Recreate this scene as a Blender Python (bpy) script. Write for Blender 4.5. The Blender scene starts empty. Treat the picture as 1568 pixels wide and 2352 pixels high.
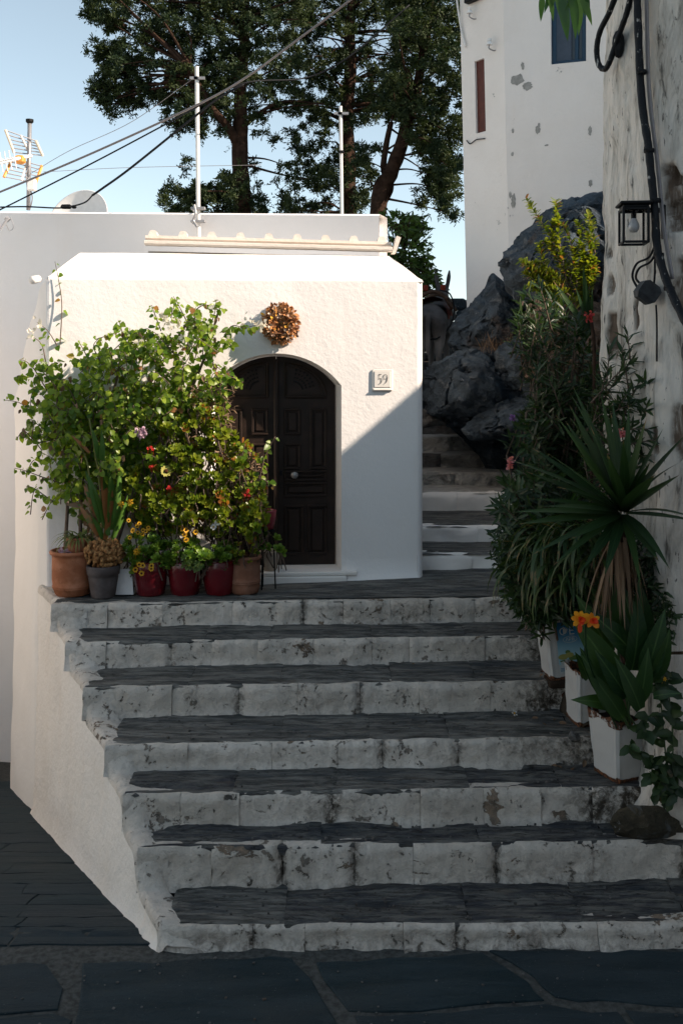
import bpy, bmesh, math, random
import numpy as np
from mathutils import Vector, Matrix, noise, Euler

random.seed(7); RNG = np.random.default_rng(11)
scene = bpy.context.scene
COL = scene.collection
PI = math.pi

# ---------------------------------------------------------------- camera, sky, sun, exposure
F, CX, HY, CZ = 2287.0, 784.0, 860.0, 3.335        # focal length, principal column, horizon row (photo measured 1568 x 2352)
cam = bpy.data.cameras.new('camera'); cam_o = bpy.data.objects.new('camera', cam); COL.objects.link(cam_o)
cam.sensor_fit = 'HORIZONTAL'; cam.sensor_width = 24.0; cam.lens = 35.0
cam.shift_y = -(1176.0 - HY) / 1568.0
cam.clip_start = 0.1; cam.clip_end = 2000.0
cam_o.location = (0, 0, CZ); cam_o.rotation_euler = (PI / 2, 0, 0)
scene.camera = cam_o

SUN = Vector((1.0, -0.33, 0.68))                    # towards the sun
world = bpy.data.worlds.new('World'); scene.world = world; world.use_nodes = True
wn = world.node_tree; bg = wn.nodes['Background']
sky = wn.nodes.new('ShaderNodeTexSky'); sky.sky_type = 'NISHITA'; sky.sun_disc = False
sky.sun_elevation = math.asin(SUN.z / SUN.length); sky.sun_rotation = math.atan2(SUN.x, SUN.y)
sky.altitude = 60.0; sky.air_density = 1.0; sky.dust_density = 0.1; sky.ozone_density = 2.0
hs = wn.nodes.new('ShaderNodeHueSaturation'); hs.inputs['Saturation'].default_value = 0.60; hs.inputs['Hue'].default_value = 0.478   # pale hazy summer sky
wn.links.new(sky.outputs[0], hs.inputs['Color']); wn.links.new(hs.outputs[0], bg.inputs[0]); bg.inputs[1].default_value = 0.083
sun = bpy.data.lights.new('sun', 'SUN'); sun.energy = 4.4; sun.angle = math.radians(0.5); sun.color = (1.0, 0.83, 0.67)
sun_o = bpy.data.objects.new('sun', sun); COL.objects.link(sun_o)
sun_o.rotation_euler = (-SUN).to_track_quat('-Z', 'Y').to_euler(); sun_o.location = (20, -7, 20)
vs = scene.view_settings
scene.display_settings.display_device = 'sRGB'
vs.view_transform = 'Standard'; vs.look = 'None'; vs.gamma = 1.0; vs.use_curve_mapping = False
vs.exposure = 1.20
scene.cycles.max_bounces = 8; scene.cycles.diffuse_bounces = 5; scene.cycles.transmission_bounces = 4
scene.cycles.use_denoising = True

# ---------------------------------------------------------------- helpers
def P(x, y, Y):
    """photo measurement (1568 px wide) at distance Y -> metres"""
    return Vector(((x - CX) / F * Y, Y, CZ - (y - HY) / F * Y))
def px(n, Y): return n / F * Y
def lerp(a, b, t): return a + (b - a) * t
def U(a, b): return random.uniform(a, b)
def interp(x, xs, ys): return float(np.interp(x, xs, ys))
def nz(x, y, z, s=1.0, seed=0): return noise.noise(Vector((x * s + seed * 7.3, y * s - seed * 3.1, z * s + seed)))
def fbm(x, y, z, s=1.0, o=4, seed=0): return noise.fractal(Vector((x * s + seed * 7.3, y * s - seed * 3.1, z * s + seed)), 1.0, 2.0, o)

def tag(o, label, cat, group=None):
    o['label'] = label; o['category'] = cat
    if group: o['group'] = group
    return o
def struct(o): o['kind'] = 'structure'; return o
def stuff(o): o['kind'] = 'stuff'; return o
def adopt(o, parent):
    if parent is not None:
        o.parent = parent; o.matrix_parent_inverse = wm(parent).inverted()
    return o
def wm(o):
    if o.parent is None: return o.matrix_basis.copy()
    return wm(o.parent) @ o.matrix_parent_inverse @ o.matrix_basis
def thing(name, loc, label, cat, group=None):
    o = bpy.data.objects.new(name, None); COL.objects.link(o); o.location = loc; o.empty_display_size = 0.1
    return tag(o, label, cat, group)
def copy_tree(o, parent=None):
    c = o.copy(); COL.objects.link(c)
    if parent is not None: c.parent = parent
    for ch in [k for k in o.children]: copy_tree(ch, c)
    return c

class MB:
    """collects vertices and faces, then links them as one mesh object"""
    def __init__(s): s.v = []; s.f = []; s.m = []; s.mi = 0
    def add(s, verts, faces):
        b = len(s.v); s.v += [tuple(p) for p in verts]
        for f in faces: s.f.append(tuple(b + i for i in f)); s.m.append(s.mi)
        return b
    def box(s, c, size, R=None, taper=1.0):
        hx, hy, hz = size[0] / 2, size[1] / 2, size[2] / 2
        pts = []
        for z, k in ((-hz, taper), (hz, 1.0)):
            for x, y in ((-hx, -hy), (hx, -hy), (hx, hy), (-hx, hy)): pts.append(Vector((x * k, y * k, z)))
        if R is not None: pts = [R @ p for p in pts]
        c = Vector(c)
        s.add([p + c for p in pts], [(0, 3, 2, 1), (4, 5, 6, 7), (0, 1, 5, 4), (1, 2, 6, 5), (2, 3, 7, 6), (3, 0, 4, 7)])
    def bbox(s, c, size, b=0.006, R=None):
        """box with chamfered edges"""
        hx, hy, hz = size[0] / 2, size[1] / 2, size[2] / 2
        b = min(b, hx * .9, hy * .9, hz * .9)
        rings = [(-hz, b), (-hz + b, 0), (hz - b, 0), (hz, b)]; pts = []
        for z, q in rings:
            ax, ay = hx - q, hy - q
            for x, y in ((-ax + b, -ay), (ax - b, -ay), (ax, -ay + b), (ax, ay - b), (ax - b, ay), (-ax + b, ay), (-ax, ay - b), (-ax, -ay + b)): pts.append(Vector((x, y, z)))
        if R is not None: pts = [R @ p for p in pts]
        c = Vector(c); fs = [tuple(range(7, -1, -1)), tuple(range(24, 32))]
        for r in range(3):
            for i in range(8): fs.append((r * 8 + i, r * 8 + (i + 1) % 8, r * 8 + 8 + (i + 1) % 8, r * 8 + 8 + i))
        s.add([p + c for p in pts], fs)
    def tube(s, pts, r, n=6, cap=True):
        pts = [Vector(p) for p in pts]
        if len(pts) < 2: return
        rs = r if isinstance(r, (list, tuple)) else [r] * len(pts)
        b = len(s.v); up = None; vs_ = []
        for i, p in enumerate(pts):
            d = (pts[min(i + 1, len(pts) - 1)] - pts[max(i - 1, 0)])
            if d.length < 1e-9: d = Vector((0, 0, 1))
            d.normalize()
            if up is None: up = d.orthogonal().normalized()
            up = (up - d * up.dot(d))
            if up.length < 1e-6: up = d.orthogonal()
            up.normalize(); w = d.cross(up)
            for k in range(n):
                a = 2 * PI * k / n
                vs_.append(p + (up * math.cos(a) + w * math.sin(a)) * rs[i])
        fs = []
        for i in range(len(pts) - 1):
            for k in range(n): fs.append((i * n + k, i * n + (k + 1) % n, i * n + n + (k + 1) % n, i * n + n + k))
        if cap:
            fs.append(tuple(range(n - 1, -1, -1))); fs.append(tuple((len(pts) - 1) * n + k for k in range(n)))
        s.add(vs_, fs)
    def lathe(s, prof, c=(0, 0, 0), n=24, wob=0.0):
        c = Vector(c); vs_ = []; fs = []
        for i, (r, z) in enumerate(prof):
            for k in range(n):
                a = 2 * PI * k / n
                q = r * (1 + wob * nz(math.cos(a), math.sin(a), z * 3, 1.3, 5))
                vs_.append(c + Vector((q * math.cos(a), q * math.sin(a), z)))
        for i in range(len(prof) - 1):
            for k in range(n): fs.append((i * n + k, i * n + (k + 1) % n, i * n + n + (k + 1) % n, i * n + n + k))
        s.add(vs_, fs)
    def grid(s, fn, nu, nv):
        vs_ = [fn(i / nu, j / nv) for j in range(nv + 1) for i in range(nu + 1)]
        fs = [(j * (nu + 1) + i, j * (nu + 1) + i + 1, (j + 1) * (nu + 1) + i + 1, (j + 1) * (nu + 1) + i) for j in range(nv) for i in range(nu)]
        s.add(vs_, fs)
    def prism(s, poly, ext):
        """poly: list of 3-D points (planar), ext: extrusion vector"""
        n = len(poly); ext = Vector(ext); a = [Vector(p) for p in poly]
        s.add(a + [p + ext for p in a], [tuple(range(n)), tuple(range(2 * n - 1, n - 1, -1))] + [(i, i + n, (i + 1) % n + n, (i + 1) % n) for i in range(n)])
    def sphere(s, c, r, n=10, m=7, sc=(1, 1, 1)):
        c = Vector(c); vs_ = []; fs = []
        for j in range(m + 1):
            t = PI * j / m
            for i in range(n):
                a = 2 * PI * i / n
                vs_.append(c + Vector((r * sc[0] * math.sin(t) * math.cos(a), r * sc[1] * math.sin(t) * math.sin(a), r * sc[2] * math.cos(t))))
        for j in range(m):
            for i in range(n): fs.append((j * n + i, j * n + n + i, j * n + n + (i + 1) % n, j * n + (i + 1) % n))
        s.add(vs_, fs)
    def mesh(s, name, mats, smooth=False):
        me = bpy.data.meshes.new(name); me.from_pydata(s.v, [], s.f)
        for m in (mats if isinstance(mats, (list, tuple)) else [mats]): me.materials.append(m)
        if any(s.m): me.polygons.foreach_set('material_index', s.m)
        bm = bmesh.new(); bm.from_mesh(me); bmesh.ops.recalc_face_normals(bm, faces=bm.faces); bm.to_mesh(me); bm.free()
        if smooth: me.polygons.foreach_set('use_smooth', [True] * len(me.polygons))
        me.update(); return me
    def build(s, name, mats, parent=None, smooth=False):
        o = bpy.data.objects.new(name, s.mesh(name, mats, smooth)); COL.objects.link(o)
        return adopt(o, parent)

def spline(pts, n=6):
    """Catmull-Rom through points"""
    p = [Vector(q) for q in pts]
    if len(p) < 3: return [p[0].lerp(p[-1], i / n) for i in range(n + 1)]
    out = []
    q = [p[0] * 2 - p[1]] + p + [p[-1] * 2 - p[-2]]
    for i in range(1, len(q) - 2):
        for k in range(n):
            t = k / n; a, b, c, d = q[i - 1], q[i], q[i + 1], q[i + 2]
            out.append(0.5 * ((2 * b) + (c - a) * t + (2 * a - 5 * b + 4 * c - d) * t * t + (3 * b - a - 3 * c + d) * t ** 3))
    out.append(p[-1]); return out

# ---------------------------------------------------------------- leaves: many small faces built at once
def T_leaf(w, wide, fold, droop):
    """one leaf of length 1 along +y, width w, widest at 'wide'"""
    a = .55; b = wide
    v = np.array([(0, 0, 0), (0, .45, -droop * .2), (0, 1, -droop), (-w * .18, .03, fold * .1), (-w * .5, b * .62, fold), (-w * .40, min(.92, b + .22), fold * .7 - droop * .55),
                  (w * .18, .03, fold * .1), (w * .5, b * .62, fold), (w * .40, min(.92, b + .22), fold * .7 - droop * .55)], float)
    f = np.array([(0, 1, 4, 3), (1, 2, 5, 4), (0, 6, 7, 1), (1, 7, 8, 2)])
    return v, f
def T_strap(w, n, bend, fold=.15, blunt=.3):
    """long strap leaf, n segments along y, bending down by 'bend' (radians)"""
    v = []; f = []; y = 0; z = 0
    for i in range(n + 1):
        t = i / n; k = w * .5 * (min(1, .55 + t * 2) * (1 - max(0, (t - blunt) / (1 - blunt)) ** 1.6) + .004)
        a = -bend * t
        v += [(-k, y, z + fold * k), (0, y, z), (k, y, z + fold * k)]
        y += math.cos(a) / n; z += math.sin(a) / n
    for i in range(n):
        b = i * 3; f += [(b, b + 1, b + 4, b + 3), (b + 1, b + 2, b + 5, b + 4)]
    return np.array(v, float), np.array(f)
def T_quad(w): return np.array([(-w / 2, 0, 0), (w / 2, 0, 0), (w * .35, 1, 0), (-w * .35, 1, 0)], float), np.array([(0, 1, 2, 3)])

def frames(yd, nd):
    y = yd / np.maximum(np.linalg.norm(yd, axis=1, keepdims=True), 1e-9)
    x = np.cross(y, nd); l = np.linalg.norm(x, axis=1, keepdims=True)
    x = np.where(l < 1e-4, np.cross(y, np.array([[.3, .9, .2]])), x); x /= np.maximum(np.linalg.norm(x, axis=1, keepdims=True), 1e-9)
    z = np.cross(x, y); return x, y, z
def raw_mesh(name, V, Fq, mat, tint=None, smooth=False, uv=None):
    me = bpy.data.meshes.new(name); nF, k = Fq.shape
    me.vertices.add(len(V)); me.vertices.foreach_set('co', V.astype(np.float32).ravel())
    me.loops.add(nF * k); me.loops.foreach_set('vertex_index', Fq.astype(np.int32).ravel())
    me.polygons.add(nF); me.polygons.foreach_set('loop_start', np.arange(0, nF * k, k, dtype=np.int32))
    if tint is not None:
        at = me.attributes.new('tint', 'FLOAT', 'POINT'); at.data.foreach_set('value', tint.astype(np.float32))
    if uv is not None:
        for nm, c in (('across', 0), ('along', 1)):
            at = me.attributes.new(nm, 'FLOAT', 'POINT'); at.data.foreach_set('value', np.ascontiguousarray(uv[:, c]).astype(np.float32))
    me.materials.append(mat)
    if smooth: me.polygons.foreach_set('use_smooth', np.ones(nF, dtype=bool))
    me.update(calc_edges=True); return me
def leaves(name, T, pos, yd, nd, size, mat, parent=None, tint=None, singles=0, single_name='leaf', wvar=0.0):
    """place one leaf T per row; the nearest 'singles' of them become objects of their own, the rest one joined part"""
    tv, tf = T; pos = np.asarray(pos, float); n = len(pos)
    tuv = np.stack([tv[:, 0] / max(1e-6, np.abs(tv[:, 0]).max()), tv[:, 1] / max(1e-6, tv[:, 1].max())], 1)
    yd = np.asarray(yd, float); nd = np.asarray(nd, float); size = np.broadcast_to(np.asarray(size, float), (n,))
    tint = RNG.random(n) if tint is None else np.asarray(tint, float)
    x, y, z = frames(yd, nd)
    order = np.argsort(pos[:, 1] - size * 3)
    one = order[:singles]; rest = order[singles:]; made = []
    if singles:
        variants = []
        for q in range(5):
            me = raw_mesh(single_name, tv, tf, mat, np.full(len(tv), .1 + .2 * q), uv=tuv); variants.append(me)
        for i in one:
            o = bpy.data.objects.new(single_name, variants[min(4, int(tint[i] * 5))]); COL.objects.link(o)
            M = Matrix.Identity(4)
            for r in range(3): M[r][0], M[r][1], M[r][2], M[r][3] = x[i, r] * size[i], y[i, r] * size[i], z[i, r] * size[i], pos[i, r]
            adopt(o, parent); o.matrix_basis = M; made.append(o)
    if len(rest):
        s = size[rest][:, None, None]
        V = pos[rest][:, None, :] + s * (x[rest][:, None, :] * tv[None, :, 0:1] + y[rest][:, None, :] * tv[None, :, 1:2] + z[rest][:, None, :] * tv[None, :, 2:3])
        Fq = (tf[None] + (np.arange(len(rest)) * len(tv))[:, None, None]).reshape(-1, tf.shape[1])
        me = raw_mesh(name, V.reshape(-1, 3), Fq, mat, np.repeat(tint[rest], len(tv)), uv=np.tile(tuv, (len(rest), 1)))
        o = bpy.data.objects.new(name, me); COL.objects.link(o); adopt(o, parent)
        if len(rest) > 40: o['kind'] = 'stuff'
        made.append(o)
    return made
def rand_dirs(n, up=0.0, spread=1.0):
    d = RNG.normal(size=(n, 3)) * spread; d[:, 2] += up
    return d / np.maximum(np.linalg.norm(d, axis=1, keepdims=True), 1e-9)

# ---------------------------------------------------------------- materials
class NM:
    def __init__(s, name):
        s.m = bpy.data.materials.new(name); s.m.use_nodes = True; s.t = s.m.node_tree; s.N = s.t.nodes; s.L = s.t.links
        s.b = s.N['Principled BSDF']; s.out = s.N['Material Output']
        s.geo = s.N.new('ShaderNodeNewGeometry').outputs['Position']
    def set(s, sock, val):
        if isinstance(val, bpy.types.NodeSocket): s.L.new(val, sock)
        else:
            if isinstance(val, (tuple, list)) and len(val) == 3 and len(sock.default_value) == 4: val = (*val, 1)
            sock.default_value = val
    def vec(s, scale=(1, 1, 1), src=None, rot=(0, 0, 0)):
        n = s.N.new('ShaderNodeMapping'); s.L.new(src or s.geo, n.inputs[0]); n.inputs['Scale'].default_value = scale; n.inputs['Rotation'].default_value = rot
        return n.outputs[0]
    def noise(s, scale, detail=4, rough=.55, vec=None, dist=0.0):
        n = s.N.new('ShaderNodeTexNoise'); s.L.new(vec or s.geo, n.inputs['Vector']); n.inputs['Scale'].default_value = scale
        n.inputs['Detail'].default_value = detail; n.inputs['Roughness'].default_value = rough; n.inputs['Distortion'].default_value = dist
        return n.outputs['Fac']
    def voro(s, scale, vec=None, feature='F1', rnd=1.0):
        n = s.N.new('ShaderNodeTexVoronoi'); n.feature = feature; s.L.new(vec or s.geo, n.inputs['Vector']); n.inputs['Scale'].default_value = scale; n.inputs['Randomness'].default_value = rnd
        return n.outputs['Distance']
    def ramp(s, fac, a, b, ca=0.0, cb=1.0):
        n = s.N.new('ShaderNodeMapRange'); n.interpolation_type = 'SMOOTHSTEP'; s.L.new(fac, n.inputs['Value'])
        n.inputs['From Min'].default_value = a; n.inputs['From Max'].default_value = b; n.inputs['To Min'].default_value = ca; n.inputs['To Max'].default_value = cb
        return n.outputs[0]
    def mix(s, fac, a, b, mode='MIX'):
        n = s.N.new('ShaderNodeMix'); n.data_type = 'RGBA'; n.blend_type = mode
        s.set(n.inputs['Factor'], fac); s.set(n.inputs[6], a); s.set(n.inputs[7], b); return n.outputs[2]
    def math(s, op, a, b=0.0):
        n = s.N.new('ShaderNodeMath'); n.operation = op; s.set(n.inputs[0], a); s.set(n.inputs[1], b); return n.outputs[0]
    def sep(s, src=None):
        n = s.N.new('ShaderNodeSeparateXYZ'); s.L.new(src or s.geo, n.inputs[0]); return n.outputs
    def attr(s, name):
        n = s.N.new('ShaderNodeAttribute'); n.attribute_name = name; return n.outputs['Fac']
    def bump(s, h, dist=.01, strength=1.0, prev=None):
        n = s.N.new('ShaderNodeBump'); s.set(n.inputs['Height'], h); n.inputs['Distance'].default_value = dist; n.inputs['Strength'].default_value = strength
        if prev is not None: s.L.new(prev, n.inputs['Normal'])
        return n.outputs[0]
    def done(s, col, rough=.8, bump=None, spec=.3, metal=0.0):
        s.set(s.b.inputs['Base Color'], col); s.set(s.b.inputs['Roughness'], rough); s.set(s.b.inputs['Metallic'], metal)
        s.b.inputs['Specular IOR Level'].default_value = spec
        if bump is not None: s.L.new(bump, s.b.inputs['Normal'])
        return s.m

def m_plaster(name, base=(.80, .775, .745), stain=.12, streak=0.0, bumpd=.006, patch=0.0):
    k = NM(name)
    big = k.ramp(k.noise(1.3, 5, .6), .35, .75)
    col = k.mix(k.math('MULTIPLY', big, stain), base, (base[0] * .78, base[1] * .74, base[2] * .68))
    st = k.noise(3.2, 6, .65, k.vec((1.0, 1.0, .12)))
    if streak: col = k.mix(k.math('MULTIPLY', k.ramp(st, .56, .74), streak), col, (.60, .42, .28))
    if patch:
        pm = k.ramp(k.noise(2.6, 8, .72), .66, .685)
        col = k.mix(k.math('MULTIPLY', pm, patch), col, (.33, .33, .32))
    n1 = k.noise(24, 5, .55); n2 = k.noise(75, 3, .6); n3 = k.noise(5, 3, .5)
    h = k.math('ADD', k.math('MULTIPLY', n1, 1.0), k.math('ADD', k.math('MULTIPLY', n2, .35), k.math('MULTIPLY', n3, 1.3)))
    b = k.bump(h, bumpd, 1.0)
    return k.done(col, .9, b, .15)

def m_whitewash(name):
    """old layered limewash: brushed coats, sharp chips, grime where water sits"""
    k = NM(name)
    a = k.noise(5.5, 9, .70, dist=.7); b_ = k.noise(21, 8, .72, dist=.4); c = k.noise(1.1, 4, .6); br_ = k.noise(9, 6, .6, k.vec((1.4, 1.4, .3)))
    base = k.mix(k.ramp(c, .3, .7), (.69, .635, .57), (.57, .515, .45))
    base = k.mix(k.math('MULTIPLY', k.ramp(br_, .42, .62), .35), base, (.40, .37, .33))
    base = k.mix(k.math('MULTIPLY', k.ramp(b_, .50, .62), .35), base, (.33, .30, .265))
    ch = k.ramp(k.math('ADD', k.math('MULTIPLY', a, .62), k.math('MULTIPLY', b_, .38)), .575, .595)
    col = k.mix(k.math('MULTIPLY', ch, .85), base, (.16, .135, .11))
    dk = k.ramp(k.math('ADD', k.math('MULTIPLY', k.noise(7.5, 8, .7, dist=.9), .68), k.math('MULTIPLY', b_, .32)), .600, .625)
    col = k.mix(k.math('MULTIPLY', dk, .9), col, (.045, .04, .034))
    br = k.ramp(k.noise(2.6, 8, .66, k.vec((1, 1, 1.6)), .5), .628, .640)
    col = k.mix(k.math('MULTIPLY', br, .9), col, k.mix(k.ramp(b_, .4, .6), (.24, .17, .115), (.13, .10, .075)))
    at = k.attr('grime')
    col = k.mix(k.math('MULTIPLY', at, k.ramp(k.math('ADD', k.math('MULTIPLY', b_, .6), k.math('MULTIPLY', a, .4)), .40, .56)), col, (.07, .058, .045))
    h = k.math('ADD', k.math('MULTIPLY', b_, .8), k.math('ADD', k.math('MULTIPLY', k.noise(70, 5, .65), .4), k.math('MULTIPLY', br_, .5)))
    h = k.math('SUBTRACT', h, k.math('MULTIPLY', k.math('ADD', br, k.math('ADD', dk, ch)), .4))
    return k.done(col, .92, k.bump(h, .022, 1.0), .12)

def m_slate(name, dark=1.0, blue=0.0):
    """schist: thin layers seen on edge, smoother worn parts between"""
    k = NM(name)
    lay = k.noise(3.0, 9, .68, k.vec((1.0, 5.5, 5.5)), .35); fine = k.noise(16, 8, .7, k.vec((1, 3.5, 3))); big = k.noise(1.2, 4, .6)
    c0 = (.26 * dark, .255 * dark, .235 * dark); c1 = (.090 * dark, .094 * dark, .092 * dark + blue)
    col = k.mix(k.ramp(lay, .38, .62), c1, c0)
    col = k.mix(k.math('MULTIPLY', k.ramp(fine, .60, .74), .75), col, (.02, .02, .02))
    col = k.mix(k.math('MULTIPLY', k.ramp(k.noise(2.2, 6, .65, k.vec((1, 3, 3))), .60, .68), .35), col, (.19 * dark, .15 * dark, .11 * dark))
    col = k.mix(k.math('MULTIPLY', k.ramp(big, .5, .68), .5), col, (.25 * dark, .245 * dark, .225 * dark))
    ln = k.noise(4.2, 8, .62, k.vec((.55, 9.0, 9.0)), .5); thin = k.ramp(k.math('ABSOLUTE', k.math('SUBTRACT', ln, .5)), .0, .016, 1, 0)
    col = k.mix(k.math('MULTIPLY', thin, .75), col, (.018, .019, .020))
    col = k.mix(k.math('MULTIPLY', k.ramp(k.noise(1.7, 6, .6, k.vec((1, 4, 4))), .55, .64), .55), col, (.07 * dark, .085 * dark, .10 * dark))
    h = k.math('SUBTRACT', k.math('ADD', k.math('MULTIPLY', lay, 1.1), k.math('MULTIPLY', fine, .7)), k.math('MULTIPLY', thin, .5))
    return k.done(col, k.ramp(big, .3, .7, .7, .9), k.bump(h, .05, 1.0), .2)

def m_flag(name):
    k = NM(name)
    oi = k.N.new('ShaderNodeObjectInfo').outputs['Random']
    lay = k.noise(2.0, 8, .62, k.vec((.7, 4.0, 3)), .3); fine = k.noise(30, 6, .7, k.vec((1, 2, 1))); big = k.noise(.9, 4, .6)
    col = k.mix(k.ramp(lay, .35, .68), (.011, .025, .031), (.030, .047, .055))
    col = k.mix(k.math('MULTIPLY', k.ramp(big, .45, .7), .5), col, (.050, .052, .048))
    col = k.mix(k.math('MULTIPLY', oi, .5), col, (.032, .040, .048))
    sp = k.ramp(k.noise(110, 2, .5), .735, .76)
    col = k.mix(k.math('MULTIPLY', sp, .6), col, (.35, .35, .33))
    h = k.math('ADD', lay, k.math('MULTIPLY', fine, .35))
    return k.done(col, k.ramp(lay, .3, .7, .65, .85), k.bump(h, .035, 1.0), .15)

def m_rock(name, tint=(.046, .064, .082)):
    k = NM(name)
    a = k.noise(2.2, 9, .66, k.vec((1, 1, 1.5), rot=(.4, .5, 0)), .6); b_ = k.noise(9, 8, .7, dist=.5); lay = k.noise(2.4, 7, .6, k.vec((3.2, 1, 3.2), rot=(.2, .75, .3)), .4)
    col = k.mix(k.ramp(a, .35, .68), (tint[0] * .45, tint[1] * .45, tint[2] * .45), (tint[0] * 1.5, tint[1] * 1.5, tint[2] * 1.5))
    col = k.mix(k.math('MULTIPLY', k.ramp(lay, .56, .66), .5), col, (.15, .165, .175))
    col = k.mix(k.math('MULTIPLY', k.ramp(b_, .65, .70), .8), col, (.34, .35, .36))
    col = k.mix(k.math('MULTIPLY', k.ramp(k.noise(1.3, 6, .6), .58, .68), .5), col, (.14, .09, .06))
    h = k.math('ADD', k.math('MULTIPLY', a, 1.0), k.math('ADD', k.math('MULTIPLY', b_, .6), k.math('MULTIPLY', lay, 1.0)))
    return k.done(col, .85, k.bump(h, .12, 1.0), .25)

def m_oldwall(name):
    k = NM(name)
    base = (.72, .665, .60)
    v = k.noise(1.6, 8, .66, k.vec((5.0, 5.0, .75)), .5); f = k.noise(9, 8, .7, k.vec((2.2, 2.2, .42)), .4); sp = k.noise(24, 5, .6, k.vec((1.4, 1.4, .4)))
    col = k.mix(k.ramp(k.noise(.8, 4, .6), .3, .7), base, (.60, .55, .48))
    col = k.mix(k.math('MULTIPLY', k.ramp(v, .46, .66), .75), col, (.27, .24, .20))
    col = k.mix(k.math('MULTIPLY', k.ramp(k.math('ADD', k.math('MULTIPLY', v, .5), k.math('MULTIPLY', f, .5)), .55, .63), .85), col, (.085, .078, .068))
    col = k.mix(k.math('MULTIPLY', k.ramp(sp, .64, .68), .85), col, (.06, .055, .05))
    at = k.attr('grime')
    col = k.mix(k.math('MULTIPLY', at, k.ramp(f, .25, .55)), col, (.13, .095, .07))
    h = k.math('ADD', k.math('MULTIPLY', v, 1.2), k.math('ADD', k.math('MULTIPLY', f, .7), k.math('MULTIPLY', sp, .25)))
    return k.done(col, .92, k.bump(h, .035, 1.0), .15)

def m_flat(name, col, rough=.6, spec=.3, metal=0.0, var=.15, scale=14, bump=0.0):
    k = NM(name); n = k.noise(scale, 5, .6)
    c = k.mix(k.ramp(n, .3, .7), col, tuple(q * (1 - var) for q in col[:3]))
    return k.done(c, rough, k.bump(n, bump, 1.0) if bump else None, spec, metal)

def m_leaf(name, dark, light, trans=None, rough=.45, tf=.35, dry=None, dry_at=.9, spec=.4, tip=None, tip_at=.93, rib=0.0):
    k = NM(name); t = k.attr('tint')
    col = k.mix(t, dark, light)
    if dry is not None: col = k.mix(k.ramp(t, dry_at, dry_at + .02), col, dry)
    n = k.noise(40, 3, .6); col = k.mix(k.math('MULTIPLY', n, .25), col, dark)
    if rib:
        ab = k.math('ABSOLUTE', k.attr('across')); col = k.mix(k.ramp(ab, .0, .12, rib, 0), col, tuple(min(1, q * 1.9 + .02) for q in light))
        wv = k.N.new('ShaderNodeTexNoise'); cb_ = k.N.new('ShaderNodeCombineXYZ'); k.L.new(k.math('MULTIPLY', k.math('ADD', k.attr('along'), k.math('MULTIPLY', ab, -.25)), 26.0), cb_.inputs[0]); k.L.new(t, cb_.inputs[1]); k.L.new(cb_.outputs[0], wv.inputs['Vector']); wv.inputs['Scale'].default_value = 1.0
        col = k.mix(k.math('MULTIPLY', k.ramp(wv.outputs['Fac'], .4, .65), .35), col, light)
    if tip is not None:
        g_ = k.noise(9, 5, .65); e_ = k.math('ADD', k.attr('along'), k.math('MULTIPLY', k.math('SUBTRACT', g_, .5), .55)); e_ = k.math('ADD', e_, k.math('MULTIPLY', k.math('ABSOLUTE', k.attr('across')), .07))
        col = k.mix(k.ramp(e_, tip_at, tip_at + .06), col, tip)
    k.done(col, rough, None, spec)
    tr = k.N.new('ShaderNodeBsdfTranslucent'); k.set(tr.inputs['Color'], k.mix(1.0, col, trans or (1.6, 1.7, .7), 'MULTIPLY') if trans is None else k.mix(.6, col, trans))
    mx = k.N.new('ShaderNodeMixShader'); mx.inputs[0].default_value = tf
    k.L.new(k.b.outputs[0], mx.inputs[1]); k.L.new(tr.outputs[0], mx.inputs[2]); k.L.new(mx.outputs[0], k.out.inputs['Surface'])
    return k.m

M = {}
M['plaster'] = m_plaster('house_plaster', (.80, .78, .765), streak=.14, bumpd=.0035)
M['plaster_smooth'] = m_plaster('smooth_plaster', (.79, .76, .725), .16, 0.0, .003)
M['plaster_gutter'] = m_plaster('stained_gutter', (.75, .68, .61), .30, .40, .004)
M['limewash'] = m_plaster('brushed_limewash', (.77, .73, .68), .40, .18, .010)
M['plaster_back'] = m_plaster('back_plaster', (.82, .80, .79), .15, .04, .003)
M['plaster_tower'] = m_plaster('tower_plaster', (.72, .685, .65), .22, .10, .006, patch=1.0)
M['oldwall'] = m_oldwall('old_wall_plaster')
M['whitewash'] = m_whitewash('old_whitewash')
M['slate'] = m_slate('schist_tread')
M['slate_dark'] = m_slate('dark_schist', .72, .012)
M['flag'] = m_flag('flagstone')
M['mortar'] = m_flat('grey_mortar', (.085, .088, .084), .95, .1, var=.5, scale=30, bump=.01)
M['core'] = m_flat('dark_rubble', (.045, .04, .035), .95, .1, var=.4, scale=20, bump=.02)
M['earth'] = m_flat('dry_earth', (.055, .042, .03), .95, .1, var=.5, scale=12, bump=.03)
M['rock'] = m_rock('grey_rock')
M['rock_brown'] = m_rock('brown_rock', (.13, .085, .06))
M['rock_grey'] = m_rock('pale_rock', (.15, .145, .14))
M['wood'] = m_flat('dark_stained_wood', (.024, .014, .010), .5, .25, var=.45, scale=9, bump=.002)
M['metal_white'] = m_flat('white_painted_metal', (.70, .69, .67), .45, .4, var=.08)
M['metal_grey'] = m_flat('galvanised_metal', (.32, .32, .33), .45, .5, .5, var=.2)
M['metal_dark'] = m_flat('black_painted_metal', (.006, .006, .007), .6, .2, var=.2)
M['cable'] = m_flat('black_cable', (.006, .007, .009), .65, .2, var=.3)
M['cable_grey'] = m_flat('grey_cable', (.22, .20, .20), .6, .3)
M['bark'] = m_flat('red_brown_bark', (.055, .032, .022), .95, .1, var=.6, scale=10, bump=.03)
M['twig'] = m_flat('grey_twig', (.17, .125, .10), .9, .1, var=.4, scale=30)
M['soil'] = m_flat('potting_soil', (.03, .022, .016), .95, .1, var=.5, scale=30, bump=.02)
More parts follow.
